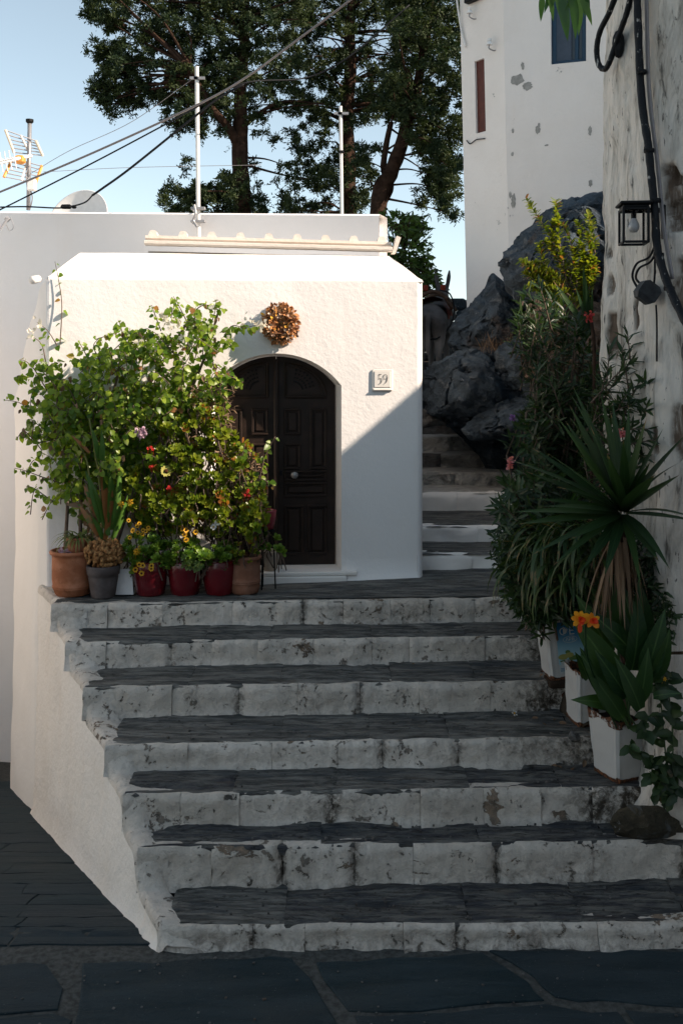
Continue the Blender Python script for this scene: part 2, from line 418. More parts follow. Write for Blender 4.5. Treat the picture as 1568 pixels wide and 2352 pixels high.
# ================================================================ LARGE STRUCTURE
# ---- measured step edges (photo rows of top edge and foot of each riser at mid width)
ROWS = [(2130, 2175), (1945, 2035), (1820, 1895), (1705, 1765), (1572, 1640), (1468, 1525), (1380, 1435)]
STEPS = []; Yc, Zc = 5.80, 0.0
for i, (yt, yb) in enumerate(ROWS):
    if i: Yc = (CZ - Zc) * F / (yb - HY)
    Zt = CZ - (yt - HY) / F * Yc
    STEPS.append((Yc, Zc, Zt)); Zc = Zt
ROT = [.012, .03, .035, .045, .045, .055, .06]
def stepY(i, X): return STEPS[i][0] + ROT[i] * X + .012 * nz(X, i * 3.1, 0, 1.7)
# left rim of the flight (plan line) from the lowest step to the house corner
def rimX(Y): return -1.05 - .514 * (Y - 5.80)
HC = Vector((-2.702, 9.10, 0)); HR = Vector((.770, 9.37, 0))            # house corners in plan
DU = (HR - HC).normalized(); DW = Vector((-DU.y, DU.x, 0)); HL = (HR - HC).length
def H(u, w, z): return HC + DU * u + DW * w + Vector((0, 0, z))

# ---- street
def street_z(X, Y):
    t = Y - 5.75
    z = -.215 * t if t > .25 else (-.215 * .25 * (max(0, t) / .25) ** 2 - 0 if t > 0 else 0.0)
    if t > .25: z += .215 * .125 * 1.0 - .0
    k = 1 if X < rimX(min(Y, 9.6)) + .3 else 0
    return max(-1.9, z) if k else -0.0
mb = MB()
def gfun(u, v):
    X = -9 + 13 * u; Y = -4 + 18 * v
    return Vector((X, Y, street_z(X, Y) - .010 + .004 * nz(X, Y, 0, 3)))
mb.grid(gfun, 150, 320)
street = struct(mb.build('street', M['mortar'], smooth=True))
def flag(poly, th=.03):
    """one flagstone: outline in plan, bevelled rim, slightly uneven face"""
    c = sum((Vector(p) for p in poly), Vector((0, 0))) / len(poly)
    pts = []
    for i in range(len(poly)):
        a, b = Vector(poly[i]), Vector(poly[(i + 1) % len(poly)]); n = max(2, int((b - a).length / .12))
        for q in range(n):
            p = a.lerp(b, q / n); p += Vector((nz(p.x, p.y, 1, 6), nz(p.x, p.y, 5, 6))) * .04; pts.append(p)
    m = MB(); tilt = Vector((U(-.006, .006), U(-.006, .006)))
    rings = []
    for k, dz in ((1.0, -th), (1.0, -.004), (.985, 0.0), (.66, .002), (.33, .003)):
        ring = []
        for p in pts:
            q = c + (p - c) * k if k < .9 else c + (p - c) * k
            ring.append(Vector((q.x, q.y, street_z(q.x, q.y) + dz + tilt.dot(q - c) + .004 * nz(q.x, q.y, 2, 5))))
        rings.append(ring)
    n = len(pts); vs_ = [p for r in rings for p in r] + [Vector((c.x, c.y, street_z(c.x, c.y) + .003))]
    fs = []
    for r in range(len(rings) - 1):
        for i in range(n): fs.append((r * n + i, r * n + (i + 1) % n, (r + 1) * n + (i + 1) % n, (r + 1) * n + i))
    for i in range(n): fs.append(((len(rings) - 1) * n + i, (len(rings) - 1) * n + (i + 1) % n, len(vs_) - 1))
    m.add(vs_, fs)
    return m.build('flagstone', M['flag'], street, smooth=False)
def gp(x, y):
    Y = CZ * F / (y - HY); return ((x - CX) / F * Y, Y)
for poly in ([(187, 2214), (672, 2196), (688, 2212), (740, 2294), (800, 2400), (150, 2430), (178, 2330)],
             [(-160, 2216), (112, 2214), (143, 2269), (133, 2319), (-160, 2340)],
             [(728, 2210), (1112, 2191), (1212, 2254), (1247, 2298), (800, 2326)],
             [(1132, 2187), (1500, 2186), (1760, 2196), (1780, 2330), (1275, 2290), (1228, 2240)],
             [(812, 2340), (1250, 2308), (1420, 2326), (1500, 2480), (880, 2480)],
             [(1440, 2322), (1780, 2342), (1800, 2500), (1520, 2480)],
             [(-200, 2350), (125, 2330), (165, 2345), (135, 2440), (-200, 2460)],
             [(120, 2446), (600, 2420), (840, 2490), (800, 2640), (100, 2640)]):
    flag([gp(x, y) for x, y in poly])
# left lane: rows of long stones falling away between the two white walls
rowsY = [5.83, 6.10, 6.27, 6.52, 6.74, 6.98, 7.26, 7.5, 7.82, 8.1, 8.42, 8.8, 9.15, 9.5, 9.9, 10.3, 10.7]
for r in range(len(rowsY) - 1):
    x1 = rimX(rowsY[r + 1]) + .04; x = x1; first = True
    while x > -4.6:
        w = U(.45, 1.0); g = U(.001, .006); sk = U(-.05, .05)
        flag([(x - w + g, rowsY[r] + g + .05 * nz(x - w, r, 0)), (x - g + (rimX(rowsY[r]) - rimX(rowsY[r + 1])) * first, rowsY[r] + g + .05 * nz(x, r, 0)), (x - g + sk * .3, rowsY[r + 1] - g + .05 * nz(x, r + 1, 0)), (x - w + g + sk * .3, rowsY[r + 1] - g + .05 * nz(x - w, r + 1, 0))])
        x -= w; first = False
# far ground: sheet to the horizon under everything
mb = MB()
def far(u, v):
    X = -600 + 1200 * u; Y = -300 + 1200 * v
    return Vector((X, Y, -3.2 - 12 * max(0, min(1, (math.hypot(X, Y - 10) - 60) / 300))))
mb.grid(far, 60, 60); terrain = struct(mb.build('terrain', M['earth'], smooth=True))

# ---- staircase
XR = [3.2, 2.9, 2.12, 2.05, 2.0, 1.95, 1.9]
mb = MB()                                                              # rubble core, kept behind the faces
for i, (Y, zb, zt) in enumerate(STEPS):
    xl = rimX(Y) + .06
    Yn = STEPS[i + 1][0] + .3 if i < len(STEPS) - 1 else 9.8
    pts = [(xl, Y + .05 + ROT[i] * xl), (XR[i], Y + .05 + ROT[i] * XR[i]), (XR[i], Yn), (rimX(Yn) + .06, Yn)]
    zz = zt - .035
    mb.prism([Vector((x, y, zz)) for x, y in pts], (0, 0, -(zz + 1.0)))
stairs = struct(mb.build('staircase', M['core']))

def riser_block(x0, x1, i, gl, gr, jl, jr):
    """one whitewashed stone of a riser: uneven face, soft top edge, recessed joints, lime skirt at its foot"""
    Y, zb, zt = STEPS[i]; m = MB(); nu = max(6, int((x1 - x0) / .035)); nv = 8; sd = random.random() * 50; out = U(-.010, .012)
    gr_v = []
    def fn(u, v):
        x = lerp(x0, x1, u); z = lerp(zb - .012, zt - .002 + .008 * nz(x, i, 3, 4) + .004 * nz(x, i, 3, 13), v)
        d = out + .020 * fbm(x, z, sd, 4.5, 4) + .010 * fbm(x, z, sd, 18, 3)
        dl = (x - x0); dr = (x1 - x)
        d -= jl * max(0, 1 - dl / .035) ** 1.5 + jr * max(0, 1 - dr / .035) ** 1.5
        d -= .026 * max(0, (v - .84) / .16) ** 2.2
        d += .030 * max(0, 1 - (z - zb) / .045) ** 1.6 * (.4 + .8 * max(0, nz(x, 9, i, 3) + .5))
        return Vector((x, stepY(i, x) - d, z))
    m.grid(fn, nu, nv)
    b = len(m.v)
    top = [m.v[nv * (nu + 1) + k] for k in range(nu + 1)]
    m.add(top + [(p[0], p[1] + .10, p[2] - .002) for p in top], [(k, k + 1, nu + 2 + k, nu + 1 + k) for k in range(nu)])
    for side in (0, nu):
        col = [m.v[j * (nu + 1) + side] for j in range(nv + 1)]
        m.add(col + [(p[0], p[1] + .10, p[2]) for p in col], [(k, k + 1, nv + 2 + k, nv + 1 + k) for k in range(nv)])
    o = m.build('riser_block', M['whitewash'], stairs, smooth=True)
    at = o.data.attributes.new('grime', 'FLOAT', 'POINT'); vals = []
    for v in o.data.vertices:
        x, z = v.co.x, v.co.z
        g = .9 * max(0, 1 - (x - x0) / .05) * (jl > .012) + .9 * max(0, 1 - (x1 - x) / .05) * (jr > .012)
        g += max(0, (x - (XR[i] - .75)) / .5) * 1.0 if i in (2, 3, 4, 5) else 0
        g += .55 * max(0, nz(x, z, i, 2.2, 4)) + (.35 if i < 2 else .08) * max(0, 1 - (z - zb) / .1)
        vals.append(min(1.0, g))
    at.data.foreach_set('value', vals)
    return o
for i, (Y, zb, zt) in enumerate(STEPS):
    x = rimX(Y) + .012; xe = XR[i]; prev = .0
    while x < xe - .05:
        w = U(.30, .62); x1 = x + w
        if xe - x1 < .2: x1 = xe
        j = random.choice([.0, .004, .008, .012, .02, .034]) * (1.3 if i in (0, 1) else .8)
        riser_block(x + .001, x1 - .001, i, 0, 0, prev, j)
        prev = j; x = x1

def tread_slab(x0, x1, i, y1f, sd, smooth_part):
    Y, zb, zt = STEPS[i]; m = MB(); nu = max(8, int((x1 - x0) / .035)); nv = 16; amp = .3 if smooth_part else 1.0
    def fn(u, v):
        x = lerp(x0 + .003 * nz(v * 9, sd, 0), x1, u); ya = stepY(i, x) + .022 + .012 * nz(x, sd, 1, 6); yb = y1f(x)
        y = lerp(ya, yb, v)
        lay = fbm(x * .8, y * 7.0, sd, 1.6, 4)
        q = math.floor((lay + 1) * 5) / 5 - 1
        z = zt + .008 + amp * min(1, .15 + v / .18) * (.020 * q + .010 * lay) + .006 * nz(x, y, 4, 1.4)
        z -= .022 * max(0, 1 - v / .10) ** 2 + .004 * (max(0, 1 - u / .03) + max(0, 1 - (1 - u) / .03))
        return Vector((x, y, z))
    m.grid(fn, nu, nv)
    fr = [m.v[k] for k in range(nu + 1)]
    m.add(fr + [(p[0], p[1] + .01, p[2] - .05) for p in fr], [(k, k + 1, nu + 2 + k, nu + 1 + k) for k in range(nu)])
    o = m.build('tread_slab', M['slate' if (smooth_part or i > 2) else 'slate_dark'], stairs, smooth=False)
    return o
LANDING = lambda x: lerp(9.3, 9.62, (x + 2.6) / 3.4)
for i, (Y, zb, zt) in enumerate(STEPS):
    y1 = (lambda x, i=i: stepY(i + 1, x) + .02) if i < 6 else (lambda x: LANDING(x) + .2)
    x = rimX(Y) + .02
    while x < XR[i] - .05:
        w = U(.5, 1.2); x1 = min(XR[i], x + w)
        if XR[i] - x1 < .3: x1 = XR[i]
        tread_slab(x, x1, i, y1, random.random() * 90, random.random() < .45); x = x1 + .001

# landing rises gently to the right, towards the upper flight
mb = MB(); ZL = STEPS[6][2]
def ramp_fn(u, v):
    x = lerp(-.9, 2.3, u); y = lerp(8.62, 9.75, v) + .06 * x * (1 - v)
    z = ZL + .008 + .085 * max(0, u) ** 1.1 * min(1, v * 1.4) + .006 * nz(x, y * 3, 7, 3) - .012 * (1 - min(1, u * 9))
    return Vector((x, y, z))
mb.grid(ramp_fn, 60, 24); ob = mb.build('landing_slab', M['slate'], stairs)

# ---- white rim of the flight: coping that follows the steps, outer face down to the lane
def rim_profile(Y):
    """height of the coping at plan distance Y: a lime-smoothed slope over the ends of the steps"""
    xs = []; ys = []; lx = []; ly = []
    for i, (Ys, zb, zt) in enumerate(STEPS):
        Yr = Ys + ROT[i] * rimX(Ys)
        xs += [Yr - .035, Yr + .03]; ys += [zb + .022, zt + .008]; lx.append(Yr); ly.append(zt)
    st = sum(interp(Y + d, xs, ys) for d in (-.025, 0, .025)) / 3
    ln = interp(Y, [5.76] + lx, [.0] + ly)
    return st + .010 * nz(Y, 0, 4, 5)
def rim_floor(Y):
    z = 0.0
    for i, (Ys, zb, zt) in enumerate(STEPS):
        if Y > Ys + ROT[i] * rimX(Ys) + .02: z = zt
    return z
mb = MB(); nS = 190; nC = 26
def rim_fn(u, v):
    Y = lerp(5.76, 9.16, u); xo = rimX(Y); zt = rim_profile(Y)
    zt = zt if Y > 5.80 else lerp(street_z(xo - .1, Y) + .03, zt, max(0, (Y - 5.76) / .05))
    ro = .05
    if v < .62:                                                        # outer face
        t = v / .62; zg = street_z(xo - .2, Y) - .06; z = lerp(zg, zt - ro, t); x = xo - .015 - .05 * (1 - t) ** 2 - .05 * max(0, 1 - (z - zg) / .16) ** 2
        d = .012 * fbm(Y, z, 0, 2.2, 4) + .005 * fbm(Y, z, 3, 9, 3)
        return Vector((x - d, Y + d * .4, z))
    t = (v - .62) / .38
    if t < .35:
        a = t / .35 * PI / 2; nn_ = .016 * fbm(Y, t * .3, 5, 7, 4); return Vector((xo - .015 + ro * (1 - math.cos(a)) - nn_, Y, zt - ro + ro * math.sin(a) + nn_))
    t = (t - .35) / .65; w = .13 + .08 * nz(Y, 2, 1, 1.6)
    return Vector((xo - .015 + ro + (w + .07) * t, Y, zt - .012 * t - (zt - rim_floor(Y) + .01) * max(0, (t - .35) / .65) ** 1.5 + .010 * nz(Y, t * .2, 5, 6)))
mb.grid(rim_fn, nS, nC)
for q_ in range(len(mb.f)):
    if q_ // nS >= int(nC * .63): mb.m[q_] = 1
mb.mi = 1
# inner edge drops so that the coping has thickness
mb2 = [mb.v[nC * (nS + 1) + k] for k in range(nS + 1)]
mb.add(mb2 + [(p[0] + .02, p[1], p[2] - .06) for p in mb2], [(k, k + 1, nS + 2 + k, nS + 1 + k) for k in range(nS)])
# blunt front end
fr = [mb.v[j * (nS + 1)] for j in range(nC + 1)]
rimo = mb.build('side_wall', [M['limewash'], M['whitewash']], stairs, smooth=True); rimo.data.attributes.new('grime', 'FLOAT', 'POINT')

# ---- the house ------------------------------------------------------------------------------------
house = thing('white_house', H(HL / 2, .5, ZL), 'small whitewashed house with arched double door at the head of the steps', 'house')
ZF0, ZF1 = 1.0, 4.205                                               # facade foot and foot of its chamfer
uD = 2.105; hw = .605; zS = 3.232; zA = 3.532                         # door opening: centre, half width, springing, crown
Rr = (hw ** 2 + (zA - zS) ** 2) / (2 * (zA - zS))
def arch(du, grow=0.0):
    return zA - Rr + math.sqrt(max(0, (Rr) ** 2 - (du) ** 2))
zSill = 1.50
mb = MB()
us = sorted(set([0.0, .012, .03, .06] + [.06 + (uD - hw - .06) * k / 22 for k in range(23)] + [uD - hw + 2 * hw * k / 26 for k in range(27)] + [uD + hw + (HL - .06 - uD - hw) * k / 16 for k in range(17)]))
def fac(u, z): return H(u, -.006 * fbm(u, z, 0, 1.4, 3) + (.015 * max(0, 1 - u / .03) ** 2) - .05 * max(0, 1 - (z - 1.42) / .12) ** 2 * (u > uD + hw), z)
for a, b in zip(us[:-1], us[1:]):
    ins = a >= uD - hw - 1e-6 and b <= uD + hw + 1e-6
    za, zb_ = (arch(a - uD), arch(b - uD)) if ins else (ZF0, ZF0)
    nv = 8 if ins else 26
    col = []
    for j in range(nv + 1):
        t = j / nv; col.append((fac(a, lerp(za, ZF1, t)), fac(b, lerp(zb_, ZF1, t))))
    mb.add([p for c in col for p in c], [(2 * j, 2 * j + 1, 2 * j + 3, 2 * j + 2) for j in range(nv)])
# reveal (right jamb and soffit splayed a little)
def rv(du, w):
    s = 1 - w * .16
    z = zA - Rr + math.sqrt(max(0, Rr ** 2 - du * du)); z = zS + (z - zS) * (1 - w * .1)
    return H(uD + du * s, w, z)
dus = [-hw + 2 * hw * k / 26 for k in range(27)]
WD = .30
for w0, w1 in ((0, .006), (.006, WD)):
    mb.add([fac(uD + d, arch(d)) if w0 == 0 else rv(d, w0) for d in dus] + [rv(d, w1) for d in dus], [(k, k + 1, 28 + k, 27 + k) for k in range(26)])
for sg in (-1, 1):
    js = [zSill - .02 + (zS - zSill + .02) * k / 10 for k in range(11)]
    mb.add([fac(uD + sg * hw, z) for z in js] + [H(uD + sg * hw * (1 - WD * .16), WD, z) for z in js], [(k, k + 1, 12 + k, 11 + k) for k in range(10)])
# below the sill the wall closes
mb.add([H(uD - hw, -.002, ZF0), H(uD + hw, -.002, ZF0), H(uD + hw, -.002, zSill), H(uD - hw, -.002, zSill)], [(0, 1, 2, 3)])
# rounded right corner and right side wall
ring = []
for k in range(7):
    a = PI / 2 * k / 6; ring.append((HL - .06 + .06 * math.sin(a), .075 - .075 * math.cos(a)))
ring.append((HL + .01, .6)); ring.append((HL + .02, 2.2))
nz_ = 14
vv = []
for j in range(nz_ + 1):
    z = lerp(ZF0, ZF1, j / nz_)
    for (u, w) in ring:
        p = H(u, w, z); q = fac(HL - .06, z) - H(HL - .06, 0, z)
        vv.append(p + q * max(0, 1 - w / .075))
mb.add(vv, [(j * len(ring) + i, j * len(ring) + i + 1, (j + 1) * len(ring) + i + 1, (j + 1) * len(ring) + i) for j in range(nz_) for i in range(len(ring) - 1)])
wall_o = mb.build('facade_wall', M['plaster'], house, smooth=True)
# chamfered roof edge (hipped at both ends) and flat roof
mb = MB(); ZT = 4.475; cw = .20
def roofpt(u, w, z): return H(u, w + .006 * nz(u, w, z, 3), z + .006 * nz(u, w, 5, 2.2))
n = 40
A = [(lerp(0.0, HL, k / n), 0.0, ZF1) for k in range(n + 1)]
A1 = [(lerp(.008, HL - .01, k / n), .006, ZF1 + .022) for k in range(n + 1)]
B = [(lerp(.27, HL - .30, k / n), cw, ZT) for k in range(n + 1)]
inn = lambda t: [roofpt(lerp(A[k][0], B[k][0], t), cw * t + .004, lerp(ZF1, ZT, t) + .010 * math.sin(PI * t) + .004 * nz(k * .3, t, 1)) for k in range(n + 1)]
rows = [[fac(u, z) for u, w, z in A], [roofpt(*q) for q in A1], inn(.16), inn(.35), inn(.6), inn(.85), [roofpt(*q) for q in B], [roofpt(q[0], q[1] + .06, ZT + .008) for q in B], [roofpt(q[0], 1.8, ZT + .02) for q in B]]
mb.add([p for r in rows for p in r], [(r * (n + 1) + k, r * (n + 1) + k + 1, (r + 1) * (n + 1) + k + 1, (r + 1) * (n + 1) + k) for r in range(8) for k in range(n)])
mb.add([H(HL, .0, ZF1), H(HL + .015, 2.2, ZF1), H(HL - .30, 1.8, ZT + .02), H(HL - .30, cw, ZT)], [(0, 1, 2, 3)])
mb.add([H(0, 0, ZF1), H(.27, cw, ZT), H(.27, 1.8, ZT + .02), H(-.02, 1.6, ZF1 - .25)], [(0, 1, 2, 3)])
mb.build('roof', M['plaster_smooth'], house, smooth=True)
# left flank: side wall whose top falls in a curve towards the building behind
SB = Vector((-3.36, 10.34, 0))
mb = MB()
def flank(u, v):
    p = HC.lerp(SB, u); top = interp(u, [0, .10, .22, .45, .75, 1.0], [ZF1 + .01, ZF1 - .05, ZF1 - .22, 3.83, 3.42, 3.05])
    z = lerp(-1.25, top, v); bul = .02 * fbm(p.y, z, 2, 1.2, 3) + .05 * (1 - v) ** 2
    q = min(1, u * 8); return Vector((p.x - bul * q - .03 * q + .012 * (1 - q), p.y - bul * .5 * q + .012 * (1 - q), z))
mb.grid(flank, 24, 60)
tp = [mb.v[60 * 25 + k] for k in range(25)]
mb.add(tp + [(p[0] + .05, p[1] + .015, p[2] + .03) for p in tp] + [(p[0] + .35, p[1] + .1, p[2] + .05) for p in tp], [(r * 25 + k, r * 25 + k + 1, (r + 1) * 25 + k + 1, (r + 1) * 25 + k) for r in range(2) for k in range(24)])
mb.build('side_wall', M['plaster_smooth'], house, smooth=True)
mb = MB(); mb.tube([P(88, 640, 9.6), P(74, 643, 9.5)], [.035, .04], 10); mb.build('water_spout', M['plaster_smooth'], house, smooth=True)
# sill under the door
mb = MB(); c = H(uD + .02, .13, zSill - .02)
Rz = Matrix.Rotation(math.atan2(DU.y, DU.x), 3, 'Z')
mb.bbox(H(uD + .04, .12, zSill - .015), (2 * hw + .20, .38, .035), .006, Rz)
mb.bbox(H(uD + .0, -.045, zSill - .16), (2 * hw + .10, .06, .25), .012, Rz)
mb.build('door_sill', M['plaster_smooth'], house)

# roof gutter with the raised ends of the roof sheet behind it
g0, g1 = H(.87, .17, 4.592), H(HL - .27, .17, 4.552)
def G(t, w, dz): return g0.lerp(g1, t) + DW * w + Vector((0, 0, dz))
mb = MB(); n = 40
prof = [(w_, z_ * .78) for w_, z_ in [(.10, .055), (.10, -.045), (0, -.045), (-.012, -.03), (-.012, .0), (0, .006), (.012, 0), (.012, -.028), (.088, -.028), (.088, .055)]]
vv = [G(k / n, w, z + .004 * nz(k * .4, w, z, 2)) for k in range(n + 1) for (w, z) in prof]; m_ = len(prof)
mb.add(vv, [(k * m_ + i, k * m_ + (i + 1) % m_, (k + 1) * m_ + (i + 1) % m_, (k + 1) * m_ + i) for k in range(n) for i in range(m_)])
mb.build('gutter', M['plaster_gutter'] if 'plaster_gutter' in M else M['plaster_gutter'], house)
mb = MB(); mb.prism([G(0, .30, -.06), G(1, .30, -.06), G(1, .30, -.25), G(0, .30, -.25)], DW * .2); mb.build('fascia', M['plaster_gutter'], house)
for k in range(9):
    t = .035 + .925 * k / 8.0 if k else .03
    mb = MB(); c = G(t, .082, .045); w = .05
    mb.prism([c - DU * w, c + DU * w, c + DU * .032 + Vector((0, 0, .056)), c + DU * .018 + Vector((0, 0, .068)), c - DU * .018 + Vector((0, 0, .068)), c - DU * .032 + Vector((0, 0, .056))], DW * .16)
    mb.build('roof_sheet_end', M['plaster_gutter'], house)
mb = MB()
mb.prism([G(0, .07, .035), G(1, .07, .035), G(1, .07, .062), G(0, .07, .062)], DW * .3); mb.build('roof_sheet', M['plaster_gutter'], house)
mb = MB(); e = G(1.0, .02, 0)
mb.prism([e + Vector((0, 0, -.05)), e + DU * .035 + Vector((0, 0, -.05)), e + DU * .085 + Vector((0, 0, .10)), e + DU * .045 + Vector((0, 0, .115))], DW * .12)
mb.build('gutter_end', M['plaster_gutter'], house)

# double door
def door_z(du): return zS + (arch(du / (1 - WD * .16)) - zS) * .97 - .012
leafW = hw * (1 - WD * .16) - .008
def D(du, w, z): return H(uD + du, WD + w, z)
for sg in (-1, 1):
    mb = MB(); n = 14
    xs = [sg * (.004 + (leafW - .004) * k / n) for k in range(n + 1)]
    vv = [D(x, .0, zSill + .004) for x in xs] + [D(x, .0, door_z(x)) for x in xs] + [D(x, .05, zSill + .004) for x in xs] + [D(x, .05, door_z(x)) for x in xs]
    q = n + 1; fs = []
    for k in range(n): fs += [(k, k + 1, q + k + 1, q + k), (2 * q + k, 2 * q + k + 1, 3 * q + k + 1, 3 * q + k), (q + k, q + k + 1, 3 * q + k + 1, 3 * q + k)]
    fs += [(0, q, 3 * q, 2 * q), (n, q + n, 3 * q + n, 2 * q + n)]
    mb.add(vv, fs); leaf = mb.build('door_leaf', M['wood'], house)
    def panel(x0, x1, z0, z1, name='door_panel'):
        a, b = sorted((sg * x0, sg * x1)); m = MB(); t = .022
        for (c, s_) in (((a + b) / 2, (b - a)),):
            m.bbox(D(c, -.010, z1 - t / 2), (s_, .026, t), .006, Rz); m.bbox(D(c, -.010, z0 + t / 2), (s_, .026, t), .006, Rz)
        m.bbox(D(a + t / 2, -.010, (z0 + z1) / 2), (t, .026, z1 - z0 - 2 * t), .006, Rz); m.bbox(D(b - t / 2, -.010, (z0 + z1) / 2), (t, .026, z1 - z0 - 2 * t), .006, Rz)
        iw, ih = b - a - 2 * t - .03, z1 - z0 - 2 * t - .03
        if iw > .02 and ih > .02: m.bbox(D((a + b) / 2, -.006, (z0 + z1) / 2), (iw, .02, ih), .009, Rz)
        m.build(name, M['wood'], leaf)
    zz = lambda y: CZ - (y - HY) / F * 9.62
    panel(.075, .235, zz(998), zz(937)); panel(.075, .235, zz(1077), zz(1017)); panel(.325, .485, zz(1077), zz(937))
    panel(.075, .49, zz(1104), zz(1079)); panel(.075, .49, zz(1140), zz(1106)); panel(.075, .265, zz(1272), zz(1158)); panel(.30, .49, zz(1272), zz(1158))
    # fan panel above with pierced grille
    m = MB(); pts = []
    R2 = .40
    ctr = (.082, zz(912))
    arc = [(ctr[0] + R2 * math.sin(t), ctr[1] + .33 * math.cos(t)) for t in [PI / 2 * k / 10 for k in range(11)]]
    path = [(ctr[0], ctr[1])] + arc + [(ctr[0], ctr[1])]
    m.tube([D(sg * x, -.004, z) for x, z in path], .013, 6)
    m.tube([D(sg * (ctr[0] + (x - ctr[0]) * .84 + .02), -.002, ctr[1] + .025 + (z - ctr[1]) * .82) for x, z in path], .006, 6)
    m.build('fan_molding', M['wood'], leaf)
    m = MB()
    for r in range(4):
        for c in range(7):
            a = .18 + c * .185; rr = .10 + r * .037
            x, z = ctr[0] + .075 + rr * math.sin(a), ctr[1] + .055 + rr * math.cos(a)
            m.sphere(D(sg * x, -.002, z), .011, 6, 4, (1, .5, 1))
    m.build('grille', M['metal_dark'], leaf)
    if sg == 1:
        m = MB(); kx, kz = .175, zz(1089)
        m.lathe([(0, 0), (.034, 0), (.036, .006), (.02, .012), (.014, .03), (.03, .042), (.034, .055), (.022, .068), (0, .070)], (0, 0, 0), 16)
        Rk = Matrix.Rotation(PI / 2, 3, 'X'); m.v = [tuple(D(kx, -.012, kz) + Rz @ (Rk @ Vector(v))) for v in m.v]
        m.build('door_knob', M['metal_grey'], leaf, smooth=True)
        m = MB(); m.bbox(D(.045, -.004, zz(1085)), (.03, .012, .05), .003, Rz); m.build('lock_plate', M['metal_dark'], leaf)
mb = MB(); mb.bbox(D(0, -.022, (zSill + zA) / 2 - .02), (.045, .045, zA - zSill - .06), .01, Rz)
mb.build('door_astragal', M['wood'], house)

# ---- building behind -------------------------------------------------------------------------------
backb = thing('flat_roofed_building', (-3, 12, -1), 'long flat roofed white building behind the small house', 'building')
bl, br = P(0, 482, 11.95), P(871, 495, 10.42)
d = (bl - br); d.z = 0; d.normalize(); bl2 = bl + d * 2.6; bl2.z = bl.z + .12
dn = Vector((-d.y, d.x, 0));  dn = dn if dn.y > 0 else -dn
mb = MB()
def bfn(u, v):
    p = br.lerp(bl2, u); z = lerp(-2.0, p.z, v); dd = .012 * fbm(u * 9, z, 1, .7, 3)
    return Vector((p.x, p.y, z)) + dn * dd
mb.grid(bfn, 40, 30); b0 = len(mb.v)
tp = [Vector(mb.v[30 * 41 + k]) for k in range(41)]
mb.add(tp + [p + dn * .03 + Vector((0, 0, .02)) for p in tp] + [p + dn * .3 - d * -.0 + Vector((0, 0, .02)) for p in tp] + [p + dn * .3 + Vector((0, 0, -.5)) for p in tp], [(r * 41 + k, r * 41 + k + 1, (r + 1) * 41 + k + 1, (r + 1) * 41 + k) for r in range(3) for k in range(40)])
e = br + Vector((br.x / br.y - .03, 1, 0)).normalized() * 4.0
mb.add([Vector((br.x, br.y, -2)), Vector((e.x, e.y, -2)), e, br], [(0, 1, 2, 3)])
mb.build('wall', M['plaster_back'], backb, smooth=False)
mb = MB(); q = [br + dn * .3, bl2 + dn * .3, bl2 + dn * 5, br + Vector((br.x / br.y - .03, 1, 0)) * 4.0]
mb.add([Vector((p.x, p.y, min(br.z, bl2.z) - .45)) for p in q], [(0, 1, 2, 3)]); mb.build('roof', M['plaster_back'], backb)

# ---- building on the right, its end corner beside the planting bed ----------------------------------
rightb = thing('old_plaster_house', (2.6, 6, 0), 'tall old house with peeling stained plaster on the right of the steps', 'house')
RC = Vector((1.865, 7.30, 0)); RD = Vector((.30, -1.0, 0)).normalized(); RN = Vector((-1.0, -.30, 0)).normalized()
def rw(s, z, out=0.0): return RC + RD * s + RN * out + Vector((0, 0, z))
HOLES = [(1524, 395, 9, 22, .05), (1527, 440, 13, 60, .05), (1533, 490, 15, 40, .05), (1545, 610, 12, 34, .05), (1541, 680, 14, 60, .045), (1404, 760, 12, 40, .03), (1409, 800, 10, 30, .03), (1393, 583, 5, 12, .025), (1398, 655, 7, 30, .03), (1460, 722, 7, 40, .03), (1463, 690, 5, 20, .03), (1540, 985, 10, 70, .03), (1512, 1010, 6, 40, .02)]
mb = MB(); nu, nv = 120, 300
gv = []
def rfn(u, v):
    s = u ** 1.1 * .90; z = lerp(-.1, 6.6, v)
    p = rw(s, z); x = CX + p.x / p.y * F; y = HY + (CZ - z) / p.y * F
    o = .055 * fbm(s * 2.0, z * .9, 3, .9, 4) + .018 * fbm(s * 2, z, 8, 4.5, 3)
    o += .03 * math.exp(-((x - 1440) / 30) ** 2) * math.exp(-((y - 600) / 500) ** 2)
    g = 0
    for hx, hy, a, b, dp in HOLES:
        q = ((x - hx) / a) ** 2 + ((y - hy) / b) ** 2 + .9 * nz(x * .03, y * .03, hx)
        if q < 1: o -= dp * min(1, (1 - q) * 5); g = max(g, min(1, (1 - q) * 6))
    if z < .95:
        o += 0
    if s < .12: o -= .10 * (1 - s / .12) ** 2
    if z < .33: o -= .55
    if s > .76: o -= .09 * ((s - .76) / .14) ** 2
    o += (.05 * min(1, max(0, (1.0 - z) / .6)) + .24 * min(1, max(0, (.66 - z) / .3)) ** 1.5) * min(1, max(0, (s - .45) / .35))
    gv.append(g)
    return rw(s, z, o)
mb.grid(rfn, nu, nv)
edge = [Vector(mb.v[j * (nu + 1)]) for j in range(nv + 1)]
EN = Vector((1, -.36, 0)).normalized()
mb.add(edge + [p + EN * .15 + Vector((0, .03, 0)) for p in edge] + [p + EN * 3 for p in edge], [(r * (nv + 1) + j, r * (nv + 1) + j + 1, (r + 1) * (nv + 1) + j + 1, (r + 1) * (nv + 1) + j) for r in range(2) for j in range(nv)])
tp = [Vector(mb.v[nv * (nu + 1) + k]) for k in range(nu + 1)]
ed2 = [Vector(mb.v[j * (nu + 1) + nu]) for j in range(nv + 1)]
